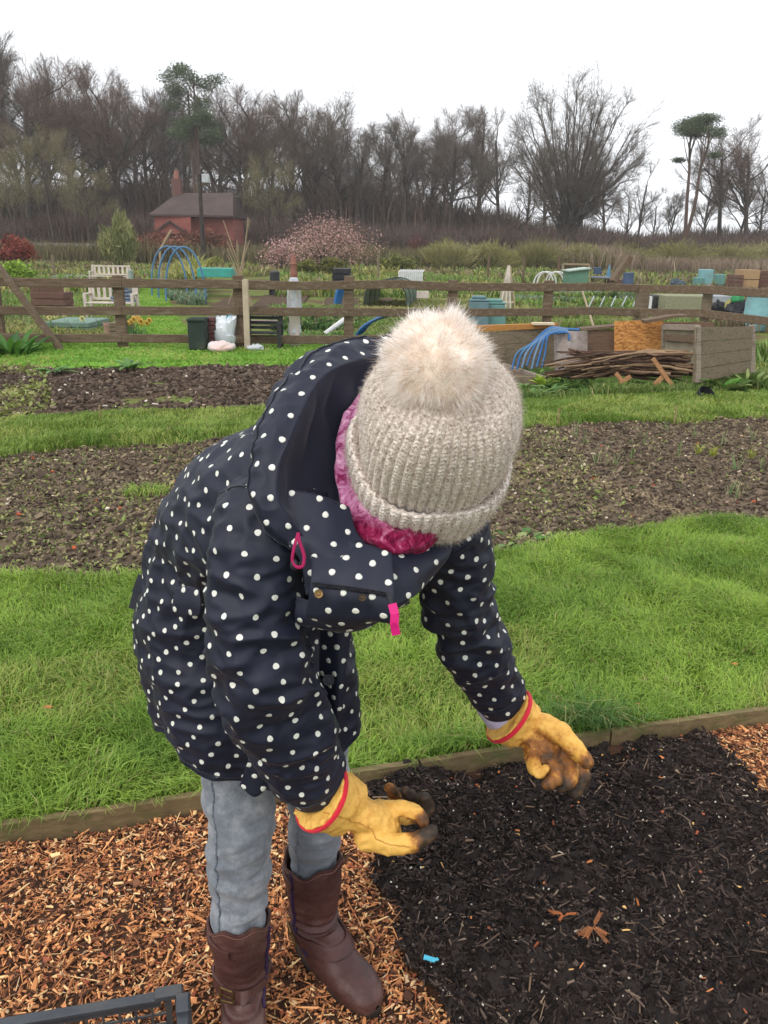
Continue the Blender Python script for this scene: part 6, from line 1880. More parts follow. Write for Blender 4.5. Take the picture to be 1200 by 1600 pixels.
# teal bins
def big_bin(px, base, w, h, m_, label):
    e = empty('compost_bin', tuple(G(px, base)), 0, label, 'compost bin'); k = mpp(np.array(e.location)); W_, H_ = w * k, h * k
    m = MB(); m.lathe((0, 0, 0), [(W_ * .72, 0), (W_ * .64, H_ * .78), (W_ * .62, H_ * .8)], 4, (0, 0, 1)); o = m.build('body', m_, e); o.rotation_euler = (0, 0, pi / 4)
    m = MB(); m.box((0, 0, H_ * .84), (W_ * .98, W_ * .8, H_ * .07), bev=.02); m.box((0, 0, H_ * .92), (W_ * .7, W_ * .6, H_ * .1), bev=.05); m.build('lid', m_, e)
    return e
big_bin(746, 514, 30, 52, am('blue grey plastic', S(98, 134, 142)), 'blue grey compost bin with a peaked lid left of the teal one')
big_bin(769, 513, 36, 46, m_teal, 'teal compost bin with a rounded lid behind the fence')
# obelisk
ob = empty('obelisk_trellis', tuple(G(791, 490)), 0, 'white painted wooden obelisk trellis', 'trellis'); k = mpp(np.array(ob.location))
for sx in (-1, -.33, .33, 1):
    for sy in (-1, 1):
        m = MB(); m.beam((sx * 13 * k, sy * .25, 0), (sx * 1.0 * k, sy * .02, 72 * k), .035, .035, up=(0, 1, 0)); m.build('upright', m_straw if sx == 1 else m_cream, ob)
for z_ in (18, 34, 50):
    m = MB(); w_ = 13 * (1 - z_ / 76); m.beam((-w_ * k, -.22 * (1 - z_ / 76), z_ * k), (w_ * k, -.22 * (1 - z_ / 76), z_ * k), .03, .04); m.build('cross_bar', m_cream, ob)
# far right cluster
hoops(849, 446, 30, 20, 2, .8, m_white, .035, 'left pair of white hoops over a far bed', 'bed_hoops', 'hoops', dx=.3)
hoops(866, 446, 28, 20, 2, .8, m_white, .035, 'right pair of white hoops over a far bed', 'bed_hoops', 'hoops', dx=.3)
hoops(886, 445, 18, 14, 2, 1.2, m_dkgreen, .03, 'small dark hoops just left of the green shed', 'bed_hoops', 'hoops')
gs = empty('garden_store', tuple(G(903, 452)), 0, 'small green lean to garden store beyond the fence', 'shed'); k = mpp(np.array(gs.location))
m = MB(); W_, D_ = 30 * k, 1.4; h1, h2 = 26 * k, 30 * k
V = [(-W_ / 2, 0, 0), (W_ / 2, 0, 0), (W_ / 2, D_, 0), (-W_ / 2, D_, 0), (-W_ / 2, 0, h1), (W_ / 2, 0, h2), (W_ / 2, D_, h2), (-W_ / 2, D_, h1)]
m.add(V, [(0, 1, 5, 4), (1, 2, 6, 5), (2, 3, 7, 6), (3, 0, 4, 7)]); m.build('wall', am('green store', S(92, 140, 112)), gs)
m = MB(); m.beam((-W_ / 2 - .08, D_ / 2, h1 + .03), (W_ / 2 + .08, D_ / 2, h2 + .05), D_ + .2, .05); m.build('roof', am('pale roof', S(178, 198, 184)), gs)
bx('wooden_frame', 912, 452, 40, 38, .1, m_straw, None, 'thin timber frame behind the green store', 'frame') if False else None
fr = MB(); p = G(900, 440); k = mpp(p)
for a, b in (((-22, 0), (-22, 26)), ((18, 0), (18, 26)), ((-22, 26), (18, 26))): fr.beam(p + np.array([a[0] * k, 0, a[1] * k]), p + np.array([b[0] * k, 0, b[1] * k]), .09, .09, up=(0, 1, 0))
tag(fr.build('goal_shaped_trellis', m_straw), 'thin straw coloured timber frame standing behind the green store', 'frame')
tb = empty('garden_table', tuple(G(936, 450)), 0, 'grey draped table with things stacked on it beyond the fence', 'table'); k = mpp(np.array(tb.location))
m = MB(); m.box((0, 0, 16 * k), (24 * k, .8, 3 * k), bev=.02); m.build('top', am('grey sheet', S(128, 134, 150)), tb)
for sx in (-1, 1): m = MB(); m.box((sx * 9 * k, 0, 7 * k), (1.5 * k, .1, 14 * k)); m.build('leg', m_grey, tb)
bx('blue_box', 931, 450, 9, 10, .5, m_navyb, None, 'dark blue box sitting on the grey draped table', 'box', lift=.62)
m = MB(); p = G(949, 449); k = mpp(p); m.lathe((0, 0, 0), [(3.6 * k, 16 * k), (3 * k, 22 * k), (1.6 * k, 30 * k), (.001, 36 * k)], 8); o = m.build('folded_parasol', am('blue parasol', S(74, 136, 170)), None); o.location = tuple(p); tag(o, 'folded bright blue parasol at the right of the grey table', 'parasol')
m = MB(); m.beam(PY(957, 440, 30), PY(984, 400, 30), .18, .5, up=(0, 1, 0), bev=.02); tag(m.build('leaning_timber', m_fence), 'dark timber leaning up to the right behind the fence corner', 'timber')
bx('brown_box', 962, 451, 22, 14, .8, m_redbr, None, 'red brown box at the foot of the leaning timber', 'box')
barrel(980, 453, 17, 26, m_navyb, 'navy blue water butt right of the leaning timber')
for i, (x, b, w, h, m_, lab) in enumerate([(1058, 449, 26, 12, am('dark blue tarp', S(70, 86, 100)), 'dark blue tarpaulin heap behind the fence corner'), (1100, 448, 18, 26, m_lblue, 'light blue box with a dark lid on the far bed'), (1122, 447, 12, 18, m_teal, 'small teal box at the right of the light blue box'), (1090, 448, 12, 14, m_teal, 'small dark teal box at the left of the light blue box')]):
    if i == 0: blob('tarpaulin', x, b, w, h, m_, lab, 'tarpaulin')
    else: bx('storage_box', x, b, w, h, .6, m_, None, lab, 'box', bev=.03)
bx('wooden_crate', 1164, 452, 26, 30, 1.0, wood('new crate', S(176, 146, 110), S(146, 118, 88)), None, 'pale new wooden crate beside the darker pallets', 'crate', planks=2)
bx('pallet_stack', 1146, 452, 14, 22, 1.0, m_redbr, None, 'dark narrow pallet left of the pale new crate', 'pallet', planks=4)
bx('pallet_stack', 1196, 452, 38, 28, 1.0, m_redbr, None, 'dark wide pallet stack right of the pale new crate', 'pallet', planks=5)
barrel(1178, 516, 37, 57, m_lblue, 'tall light blue water butt behind the fence at right')
blob('bin_bag', 1122, 499, 28, 30, m_black, 'black bin bag left of the green topped sack', 'bin bag', None, 2)
blob('bin_bag', 1147, 501, 34, 32, m_black, 'black bin bag under the green sack beside the water butt', 'bin bag', None, 4)
o = blob('green_sack', 1147, 501, 22, 14, am('green sack', S(36, 150, 84), S(30, 120, 70), .35), 'bright green sack lying on top of the black bin bag', 'sack', None, 7); o.location.z += .42
o = blob('yellow_sack', 1136, 500, 12, 30, am('yellow sack', S(196, 190, 110), S(160, 150, 80), .5), 'yellow sack between the two black bin bags', 'sack', None, 8); o.location.z += .06
bx('grey_tank', 1100, 492, 60, 10, .8, am('grey sheet metal', S(156, 162, 168)), None, 'long low grey sheet behind the black bin bags', 'sheet', lift=.35)
bx('dark_bin', 1022, 496, 16, 34, .5, m_black, None, 'narrow black bin behind the big fence corner post', 'bin', bev=.03)
bx('white_board', 1010, 500, 4, 36, .4, m_white, None, 'narrow white panel left of the black bin at the corner post', 'panel')
bx('netted_cage', 1060, 498, 66, 36, 1.0, mat('pale leafy cage', S(148, 146, 122), S(120, 122, 92), 20, .9, .6), None, 'pale wire fronted leaf cage behind the fence', 'leaf cage') 
# white pipe row frames
for i in range(5):
    x = 925 + i * 17; m = MB(); m.tube([PY(x - 5, 480, 23), PY(x + 3, 463, 23.5)], .02, 6)
    tag(m.build('cane', m_metal), 'slanted white cane in the netted vegetable rows', 'cane', 'slanted white canes in the far vegetable rows')
m = MB(); m.tube([PY(910, 455, 22), PY(928, 512, 16)], .025, 6); tag(m.build('cane', m_straw), 'long leaning cane behind the fence left of the corner post', 'cane')
for i, (x, yt, yb, lab) in enumerate([(817, 402, 440, 'dark thin stake in the yellow hedge, third from the corner post'), (871, 402, 440, 'dark thin stake in the yellow hedge above the white hoops'), (762, 400, 440, 'dark thin stake in the yellow hedge above the teal bins'), (591, 402, 440, 'grey stake standing among weeds above the net tunnel'), (86, 400, 440, 'pale stake standing before the far shrubs at left')]):
    p = G(x, yb); k = mpp(p); m = MB(); m.tube([p, p + UP * (yb - yt) * k], .07, 6); tag(m.build('stake', m_fence if i < 3 else m_grey), lab, 'stake')
# daffodils
def flowers(px, base, n, w, col, label):
    p = G(px, base); e = empty('flower_clump', tuple(p), 0, label, 'flowers')
    X = rng.normal(0, w, n * 6); Y = rng.normal(0, w * .5, n * 6)
    o = blades('leaves', X, Y, np.zeros(n * 6), rng.uniform(.2, .38, n * 6), np.full(n * 6, .02), rng.uniform(.2, .8, n * 6), rng.uniform(0, 6.28, n * 6), pick([S(84, 128, 70), S(110, 150, 90)], n * 6), m_blade); o.parent = e; del o['category']; del o['kind']
    m = MB()
    for i in range(n):
        c = np.array([rng.normal(0, w), rng.normal(0, w * .5), rng.uniform(.28, .42)])
        for a in range(6): m.box(c + np.array([cos(a * 1.05) * .03, -.01, sin(a * 1.05) * .03]), (.045, .008, .03), ry=-a * 1.05)
        m.lathe(c, [(.012, 0), (.018, .04)], 8, (0, -1, .2))
    m.build('flower_heads', am('petals', col, r=.6), e)
flowers(209, 533, 12, .16, S(236, 190, 60), 'clump of yellow daffodils beside the fence post')
flowers(108, 520, 9, .25, S(236, 226, 140), 'pale yellow daffodils in front of the low green bed')

# low vegetation filling the plots
def plot(name, label, x0, x1, yt, yb, n, h, w, pal, cat='vegetation', lean=.8):
    """uncountable growth over the ground seen between columns x0..x1 and rows yt..yb"""
    cs = np.array([G(x0, yb), G(x1, yb), G(x0, yt), G(x1, yt)])
    n = int(n * 1.7); u = rng.random(n); v = rng.random(n); v = v ** 1.0
    A = cs[0][None] * (1 - u)[:, None] + cs[1][None] * u[:, None]; Bq = cs[2][None] * (1 - u)[:, None] + cs[3][None] * u[:, None]
    P = A * (1 - v)[:, None] + Bq * v[:, None]
    k = (vnoise(P[:, 0], P[:, 1], .9, len(name) + x0) > .30) & ~gpath(P[:, 0], P[:, 1]); P = P[k]; m_ = len(P)
    hh = rng.uniform(.3, 1.1, m_) * h * (.25 + 1.1 * vnoise(P[:, 0], P[:, 1], .45, 5))
    ci = np.clip((vnoise(P[:, 0], P[:, 1], .35, 15 + x0) * 1.3 - .15) * len(pal) + rng.normal(0, .5, m_), 0, len(pal) - 1).astype(int)
    pc_ = np.array(pal)[ci] * rng.uniform(.75, 1.2, (m_, 1)); dr = rng.random(m_) < .12; pc_[dr] = np.array(S(150, 134, 104))
    return blades(name, P[:, 0], P[:, 1], np.full(m_, -.02), hh, np.full(m_, w * .6), rng.uniform(.3, 1.5, m_) * lean, rng.uniform(0, 6.28, m_), pc_, m_blade, label)


gA = [S(110, 140, 60), S(140, 160, 80), S(90, 116, 50)]; gB = [S(150, 158, 82), S(172, 168, 100), S(120, 130, 64)]; gC = [S(110, 134, 104), S(132, 152, 120)]; gD = [S(120, 104, 78), S(98, 84, 64), S(140, 124, 92)]
plot('plot_weeds', 'green weeds on the plots behind the fence at left', -120, 215, 455, 545, 9000, .25, .05, gA)
plot('plot_weeds', 'yellowish low crop rows behind the fence at far left', -60, 200, 505, 535, 7000, .22, .04, gB)
plot('plot_weeds', 'rhubarb and dark leafy growth behind the fence in the middle', 425, 560, 490, 535, 3500, .40, .09, [S(90, 128, 54), S(120, 150, 70), S(66, 100, 44)])
plot('plot_weeds', 'grey green brassicas beyond the blue arches', 262, 320, 455, 478, 2600, .45, .10, gC)
plot('plot_weeds', 'yellow bush growth under the blue arches', 270, 315, 436, 462, 2200, 1.2, .12, gB)
plot('plot_weeds', 'grass and weeds behind the fence near the hood', 560, 900, 470, 540, 15000, .20, .06, gA + gB)
plot('plot_weeds', 'yellow green rough plots in the middle distance', 430, 780, 425, 465, 11000, .45, .12, gA + gB)
plot('plot_weeds', 'leafy green vegetable rows right of centre beyond the fence', 800, 1010, 448, 482, 9000, .35, .12, gA + gC)
plot('plot_weeds', 'pale dry grass between the fence and the raised bed', 740, 1040, 485, 515, 7000, .30, .04, gB + gA)
plot('plot_weeds', 'green growth behind the fence corner', 1000, 1260, 440, 520, 9000, .3, .07, gA + gD)
plot('plot_weeds', 'rough yellow green growth on the far left plots', -160, 250, 410, 460, 12000, .55, .15, gA + gB + gD)
plot('plot_weeds', 'dry brown growth on the far plots at right', 780, 1300, 412, 448, 13000, .6, .16, gB + gD + gA)
plot('plot_weeds', 'brown and green growth on the far middle plots', 240, 800, 408, 432, 12000, .7, .18, gA + gB + gD)
for (x0, x1, yt, yb, lab) in [(325, 372, 468, 480, 'bare brown plot right of the blue arches'), (392, 470, 462, 480, 'bare brown plot beyond the dark bench'), (500, 620, 466, 484, 'bare soil plot behind the blue pipes'), (30, 110, 532, 548, 'bare brown ground behind the fence brace')]:
    c = [G(x0, yb), G(x1, yb), G(x1 + (600 - x1) * .1, yt), G(x0 + (600 - x0) * .1, yt)]
    me = np_mesh('bare_plot', np.array(c) + UP * .02, None, [(0, 1, 2, 3)]); tag(link('bare_plot', me, m_soil2), kind='structure')


# ------------------------------------------------------------------ hedges, shrubs
m_farleaf = attr_mat('far foliage', .7, .2, trans=.25)


def shrub(name, px, base, w, h, pal, label, cat='shrub', n=3500, leaf=.16, stems=10, airy=.35, depth=.8, seed=1, stemc=None, group=None, dist=None, twiggy=0.0, top=1.0):
    """many small leaf faces on clumps round a few stems"""
    p = G(px, base) if dist is None else atx(px, dist); k = mpp(p); W_, H_ = w * k, h * k
    e = empty(name, tuple(p), 0, label, cat, group)
    nc = 26; cc = rng.normal(0, 1, (nc, 3)); cc /= np.linalg.norm(cc, axis=1, keepdims=True); cc *= rng.uniform(.45, .95, (nc, 1)); cc[:, 2] = np.abs(cc[:, 2]) * (1 if top == 1 else 1)
    C_ = cc * np.array([W_ * .5, W_ * .5 * depth, H_ * .62]) + np.array([0, 0, H_ * .32])
    i = rng.integers(0, nc, n); r_ = rng.normal(0, 1, (n, 3)); r_ /= np.linalg.norm(r_, axis=1, keepdims=True)
    P = C_[i] + r_ * (rng.random((n, 1)) ** .5) * np.array([W_ * .17, W_ * .17 * depth, H_ * .17]) * (1 + airy); P[:, 2] = np.maximum(P[:, 2], .05)
    lc = np.array(pal); colr = lc[rng.integers(0, len(lc), nc)][i] * rng.uniform(.75, 1.2, (n, 1))
    TV = np.array([[-.5, 0, 0], [0, -.35, .1], [.5, 0, 0], [0, .35, .1]])
    R = rand_rot(n, 1.0); s_ = leaf * rng.uniform(.6, 1.4, n)
    S_ = np.stack([s_ * (1 + 2.5 * twiggy), s_ * (1 - .75 * twiggy), s_], 1)
    if twiggy:
        # twigs point up and outward
        d = P * np.array([1, 1, .6]); d[:, 2] += H_ * .4; d /= np.linalg.norm(d, axis=1, keepdims=True); d += rng.normal(0, .35, d.shape); d /= np.linalg.norm(d, axis=1, keepdims=True)
        q = np.cross(d, rng.normal(0, 1, d.shape)); q /= np.linalg.norm(q, axis=1, keepdims=True); R = np.stack([d, q, np.cross(d, q)], 2)
    V = np.einsum('nij,nkj->nki', R, TV[None] * S_[:, None]) + P[:, None]
    me = np_mesh('foliage', V.reshape(-1, 3), None, (np.array([[0, 1, 2, 3]])[None] + (np.arange(n) * 4)[:, None, None]).reshape(-1, 4), np.repeat(colr, 4, axis=0))
    o = link('foliage', me, m_farleaf, e)
    m = MB()
    for q in range(stems):
        t = C_[rng.integers(nc)]; m.tube([(rng.normal(0, W_ * .04), rng.normal(0, W_ * .03), 0), tuple(t * np.array([.45, .45, .5])), tuple(t)], [.05 * H_ / 3, .035 * H_ / 3, .012 * H_ / 3], 5)
    m.build('stems', stemc or am('shrub stem', S(92, 78, 66), r=.9), e)
    return e


pk_ = [S(208, 160, 152), S(190, 138, 130), S(226, 186, 178), S(160, 110, 100)]
shrub('blossom_tree', 508, 424, 128, 84, [S(184, 148, 138), S(164, 128, 118), S(204, 168, 158), S(130, 98, 88)], 'large pink blossom tree in front of the bare wood', 'blossom tree', n=4600, leaf=.125, stems=60, airy=1.2, seed=2)
shrub('blossom_tree', 440, 424, 60, 50, [S(214, 178, 176), S(194, 156, 152), S(156, 120, 112)], 'smaller pink blossom tree left of the large one', 'blossom tree', n=1100, leaf=.14, stems=34, airy=1.2)
shrub('beech_hedge', 252, 415, 86, 58, [S(134, 88, 72), S(110, 74, 62), S(150, 102, 84)], 'rust brown beech hedge before the left end of the house', 'hedge', n=4600, leaf=.20, stems=14)
shrub('beech_hedge', 325, 415, 100, 56, [S(134, 88, 72), S(106, 72, 60), S(146, 98, 80)], 'rust brown beech hedge before the right end of the house', 'hedge', n=4200, leaf=.22, stems=14)
shrub('green_shrub', 187, 424, 58, 84, [S(138, 142, 88), S(116, 124, 76), S(154, 154, 104)], 'tall olive green shrub left of the house', n=3600, leaf=.16, stems=14, twiggy=.6)
shrub('red_leaf_shrub', 22, 420, 74, 50, [S(132, 62, 52), S(106, 52, 48), S(150, 80, 66)], 'dark red leaved shrub at the left edge', n=3000, leaf=.16)
shrub('lime_shrub', 30, 455, 58, 46, [S(150, 178, 76), S(126, 156, 64)], 'bright lime green shrub behind the fence at far left', n=1800, leaf=.12)
shrub('round_topped_tree', 337, 424, 24, 26, [S(140, 142, 74), S(118, 124, 64)], 'small round clipped tree on a pale stake right of the pole', 'tree', n=900, leaf=.12)
shrub('maroon_shrub', 655, 415, 46, 44, [S(112, 72, 66), S(92, 62, 60)], 'maroon brown bare shrub right of the blossom tree', n=2400, leaf=.14, twiggy=.8, stems=16)
shrub('olive_bush', 520, 432, 42, 30, [S(124, 122, 66), S(104, 106, 58)], 'rounded olive bush under the pink blossom tree', n=1800, leaf=.14)
shrub('olive_bush', 480, 432, 38, 26, [S(118, 120, 62), S(104, 106, 58)], 'rounded olive bush left of the one under the blossom', n=1600, leaf=.14)
shrub('olive_bush', 620, 430, 60, 32, [S(132, 136, 74), S(112, 116, 62)], 'yellow olive bush below the maroon shrub', n=2400, leaf=.15)
for i, (x, w, h, c) in enumerate([(700, 70, 44, 0), (765, 80, 40, 0), (838, 86, 46, 1), (905, 76, 42, 0), (980, 90, 40, 1), (1060, 90, 44, 0), (1135, 84, 40, 1), (1200, 80, 44, 0), (1270, 90, 42, 1)]):
    shrub('field_hedge', x, 424, w, h, [[S(150, 146, 92), S(132, 130, 80), S(164, 158, 110)], [S(138, 134, 84), S(120, 120, 74), S(152, 148, 100)]][c],
          ['yellow green hedge clump above the obelisk trellis', 'yellow green hedge clump above the teal bins', 'bright olive hedge clump above the white hoops', 'yellow green hedge clump above the green store', 'olive hedge clump behind the leaning timber', 'yellow green hedge clump above the tarpaulin heap', 'olive hedge clump above the light blue box', 'yellow green hedge clump at the right edge', 'olive hedge clump beyond the right edge'][i],
          'hedge', n=3600, leaf=.16, stems=16, twiggy=.8, airy=1.0, group='yellow green hedge clumps along the far plots')


# ------------------------------------------------------------------ the house
house = empty('brick_house', tuple(atx(305, 82)), 0, 'red brick house with a dark hipped roof and one chimney by the wood', 'house')
hk_ = mpp(np.array(house.location)); h0 = np.array(house.location)
def m_brickf():
    m, t, b = nt('red brick'); v = coords(t); n = N(t, 'ShaderNodeTexBrick', Scale=2.2); n.inputs['Color1'].default_value = (*S(138, 78, 68), 1); n.inputs['Color2'].default_value = (*S(126, 62, 56), 1); n.inputs['Mortar'].default_value = (*S(146, 110, 98), 1); n.inputs['Mortar Size'].default_value = .012
    vm = N(t, 'ShaderNodeMapping'); vm.inputs['Rotation'].default_value = (pi / 2, 0, 0); t.links.new(v, vm.inputs['Vector']); t.links.new(vm.outputs['Vector'], n.inputs['Vector']); t.links.new(n.outputs['Color'], b.inputs['Base Color']); b.inputs['Roughness'].default_value = .9; return m
m_brick = m_brickf(); m_tile = mat('dark roof tile', S(84, 68, 64), S(62, 52, 50), .8, .8, .5, bscale=6)
def hx(px): return (atx(px, 82)[0] - h0[0]) * .90
def hz_(py, Y=82): return zat(305, py, Y)
ze, zr = hz_(336), hz_(299)
m = MB(); m.box(((hx(304) + hx(372)) / 2, 3.5, ze / 2), (hx(372) - hx(304), 6.0, ze)); m.build('main_wall', m_brick, house)
m = MB(); m.box(((hx(243) + hx(304)) / 2, 2.7, ze / 2), (hx(304) - hx(243), 7.0, ze)); m.build('wing_wall', m_brick, house)
m = MB(); a0, a1, r0_, r1_ = hx(237), hx(375), hx(268), hx(366); ya, yb_, ym = -1.2, 7.0, 3.0
V = [(a0, ya, ze), (a1, ya + .8, ze), (a1, yb_, ze), (a0, yb_, ze), (r0_, ym, zr), (r1_, ym, zr + .1)]
V2 = [(x, y, z - .18) for x, y, z in V[:4]]
m.add(V + V2, [(0, 1, 5, 4), (2, 3, 4, 5), (0, 6, 7, 1), (1, 7, 8, 2), (2, 8, 9, 3), (3, 9, 6, 0), (6, 9, 8, 7)], [(1, 2, 5), (3, 0, 4)]); rf = m.build('roof', m_tile, house)
m = MB(); x = hx(268); m.box((x, 3.0, (zr + hz_(281)) / 2 - .5), (.9, .8, hz_(281) - zr + 1.6)); ch = m.build('chimney', am('dark brick', S(112, 72, 68), r=.9), rf)
m = MB(); m.lathe((x, 3.0, hz_(281) + .3), [(.3, 0), (.26, .1), (.22, .75), (.28, .8)], 12); m.build('chimney_pot', m_terra, rf)
m = MB(); xg = hx(275); zt = hz_(349); m.add([(xg - 1.6, -1.0, zt - 1.0), (xg + 1.6, -1.0, zt - 1.0), (xg, -1.0, zt), (xg - 1.6, -2.2, zt - 1.0), (xg + 1.6, -2.2, zt - 1.0), (xg, -2.2, zt)], [(3, 5, 2, 0), (5, 4, 1, 2)], [(3, 4, 5)]); m.build('porch_gable', m_brick, house)
m = MB(); [m.beam((xg + sx * 1.8, -2.3, zt - 1.1), (xg, -2.3, zt + .08), .2, .18) for sx in (-1, 1)]; m.build('barge_board', am('dark timber', S(70, 48, 46)), house)


# ------------------------------------------------------------------ trees
def grow(seed, H=20, kind='wood', r0=.38):
    """returns (trunk MB, crown verts/quads) of a bare tree of height H at the origin"""
    g = np.random.default_rng(seed); tr = MB(); cr_ = MB(); tips = []
    def br(p, d, L, r, lev, up):
        k = 6 if lev < 2 else 4; pts = [p]; dd = d.copy()
        for i in range(k):
            dd = dd + g.normal(0, (.07 if kind == 'fan' and lev == 1 else .13) if lev else .05, 3) + np.array([0, 0, up]); dd /= np.linalg.norm(dd); pts.append(pts[-1] + dd * L / k)
        pts = np.array(pts); rr = np.linspace(r, r * (.35 if lev else .45), k + 1)
        (tr if lev < 2 else cr_).tube(pts, rr, 6 if lev < 1 else (5 if lev < 2 else 3), False)
        if lev == 3: tips.append((pts, dd)); return
        nb = {0: P_['n0'], 1: P_['n1'], 2: P_['n2']}[lev]
        for q in range(nb):
            t = g.uniform(*P_['t' + str(lev)]); i = min(int(t * k), k - 1); f = t * k - i; b = pts[i] * (1 - f) + pts[i + 1] * f
            az = g.uniform(0, 6.28); a = g.uniform(*P_['a' + str(lev)]); ax = np.cross(dd, [cos(az), sin(az), .3]); ax /= np.linalg.norm(ax) + 1e-9
            D = pts[i + 1] - pts[i]; D /= np.linalg.norm(D); nd = D * cos(a) + ax * sin(a)
            br(b, nd, L * g.uniform(*P_['l' + str(lev)]) * (1.15 - .5 * t), rr[i] * (.5 if lev < 1 else .42), lev + 1, P_['up'])
        if lev == 1: br(pts[-1], dd, L * .35, rr[-1], 2, up)
    P_ = dict(n0=13, t0=(.42, 1), a0=(.45, 1.05), l0=(.42, .58), n1=8, t1=(.2, 1), a1=(.35, .95), l1=(.38, .6), n2=7, t2=(.15, 1), a2=(.3, 1.0), l2=(.45, .7), up=.05)
    if kind == 'narrow': P_.update(n0=12, t0=(.45, 1), a0=(.35, .75), l0=(.32, .46), up=.07)
    if kind == 'scrag': P_.update(n0=9, a0=(.4, 1.1), l0=(.3, .45), n1=5, n2=5)
    if kind == 'fan':
        P_.update(n1=11, t1=(.30, 1), a1=(.15, .55), l1=(.28, .45), n2=8, l2=(.45, .7), up=.03)
        tr.tube([(0, 0, 0), (0, 0, H * .10)], [r0 * 1.8, r0 * 1.6], 8, False)
        tr.tube([(0, 0, 0), (.05, 0, H * .16), (0, .1, H * .30)], [r0 * 1.5, r0 * 1.2, r0 * .8], 8, False)
        for q in range(40):
            az = q * 2.4 + g.uniform(-.3, .3); po = 1.62 * ((q + .5) / 40) ** .62
            E_ = np.array([cos(az) * sin(po) * .37, sin(az) * sin(po) * .37, .55 + .40 * cos(po)]) * H * g.uniform(.93, 1.03)
            S_ = np.array([0, 0, H * g.uniform(.07, .26)]); Cn = np.array([E_[0] * .42, E_[1] * .42, S_[2] + (E_[2] - S_[2]) * .45])
            t_ = np.linspace(0, 1, 12)[:, None]; pts = S_ * (1 - t_) ** 2 + Cn * 2 * t_ * (1 - t_) + E_ * t_ ** 2 + g.normal(0, .12, (12, 3)) * t_
            rr = np.linspace(r0 * .34, r0 * .08, 12); tr.tube(pts, rr, 5, False)
            for k in range(11):
                i_ = g.integers(3, 12); b = pts[min(i_, 11)]; D = pts[min(i_ + 1, 11)] - pts[max(i_ - 1, 0)]; D /= np.linalg.norm(D) + 1e-9
                ou = b - np.array([0, 0, H * .45]); ou /= np.linalg.norm(ou); nd = D * .9 + ou * .35 + g.normal(0, .38, 3); nd /= np.linalg.norm(nd)
                br(b, nd, H * g.uniform(.08, .17), rr[min(i_, 11)] * .5 + .01, 2, .03)
    elif kind == 'pine':
        cl_ = []
        for sgn, ht, lean_ in (((-1, .86, -.10), (1, .90, .13)) if seed != 10 else ((-1, .84, -.06), (1, .90, .05), (1, .80, .12))):
            pts = [(0, 0, 0), (sgn * .2, 0, H * .2), (sgn * .3 + lean_ * H * .3, .1, H * .42), (lean_ * H * .55, 0, H * .62), (lean_ * H * .9, .1, H * .76), (lean_ * H * .75, 0, H * ht)]
            pts = catmull(pts, np.linspace(0, 5, 22)); tr.tube(pts, np.linspace(r0, r0 * .35, 22), 7, False)
            for q in range(9):
                b = pts[g.integers(13, 21)]; az = g.uniform(0, 6.28); R_ = g.uniform(.05, .20) * H
                c = np.array([cos(az) * R_ + lean_ * H * .5, sin(az) * R_, H * g.uniform(.84 if seed != 10 else .62, .96) - R_ * .25]); 
                tr.tube([b, (b + c) / 2 + g.normal(0, .2, 3), c], [r0 * .28, r0 * .18, r0 * .08], 5, False); cl_.append((c, 1.0))
            c = pts[14] + np.array([sgn * H * .13, 0, H * .02]); tr.tube([pts[12], c], [r0 * .25, r0 * .1], 5, False); cl_.append((c, .6))
        for k_, (c, sc) in enumerate(cl_):
            n = 900; w_ = g.normal(0, 1, (n, 3)); w_ /= np.linalg.norm(w_, axis=1, keepdims=True); P = c + w_ * (g.random((n, 1)) ** .45) * np.array([.095, .095, .034]) * H * sc * (1 + .25 * np.sin(w_[:, :1] * 7 + k_))
            tips.append((P, None))
    else:
        br(np.zeros(3), np.array([g.normal(0, .04), 0, 1.]), H * .74, r0, 0, .0)
    if kind == 'pine':
        P = np.concatenate([t[0] for t in tips]); m_ = len(P)
        R = rotz(g.uniform(0, 6.28, m_)) @ rotx(g.normal(0, 1, m_)); s_ = g.uniform(.10, .28, m_)
        TV = np.array([[-.5, 0, 0], [0, -.3, .1], [.5, 0, 0], [0, .3, .1]]); V = np.einsum('nij,nkj->nki', R, TV[None] * s_[:, None, None]) + P[:, None]
        return tr, cr_, V.reshape(-1, 3)
    # fine twigs, vectorised
    E = np.array([t[0] for t in tips]); D = np.array([t[1] for t in tips])
    n = 11; i = g.integers(0, E.shape[1], (len(E), n)); B_ = np.take_along_axis(E, i[..., None], 1).reshape(-1, 3); m_ = len(B_)
    d = np.repeat(D, n, 0) + g.normal(0, .55, (m_, 3)) + np.array([0, 0, .15]); d /= np.linalg.norm(d, axis=1, keepdims=True); L = g.uniform(.35, 1.05, m_) * H / 20
    s_ = np.cross(d, g.normal(0, 1, (m_, 3))); s_ /= np.linalg.norm(s_, axis=1, keepdims=True); w = .0095 * H / 20 * g.uniform(.7, 1.5, m_)
    mid = B_ + d * (L * .5)[:, None] + g.normal(0, .06, (m_, 3)); en = B_ + d * L[:, None] + g.normal(0, .12, (m_, 3))
    V = np.stack([B_ - s_ * w[:, None], B_ + s_ * w[:, None], en + s_ * (w * .4)[:, None], en - s_ * (w * .4)[:, None]], 1)
    return tr, cr_, V.reshape(-1, 3)


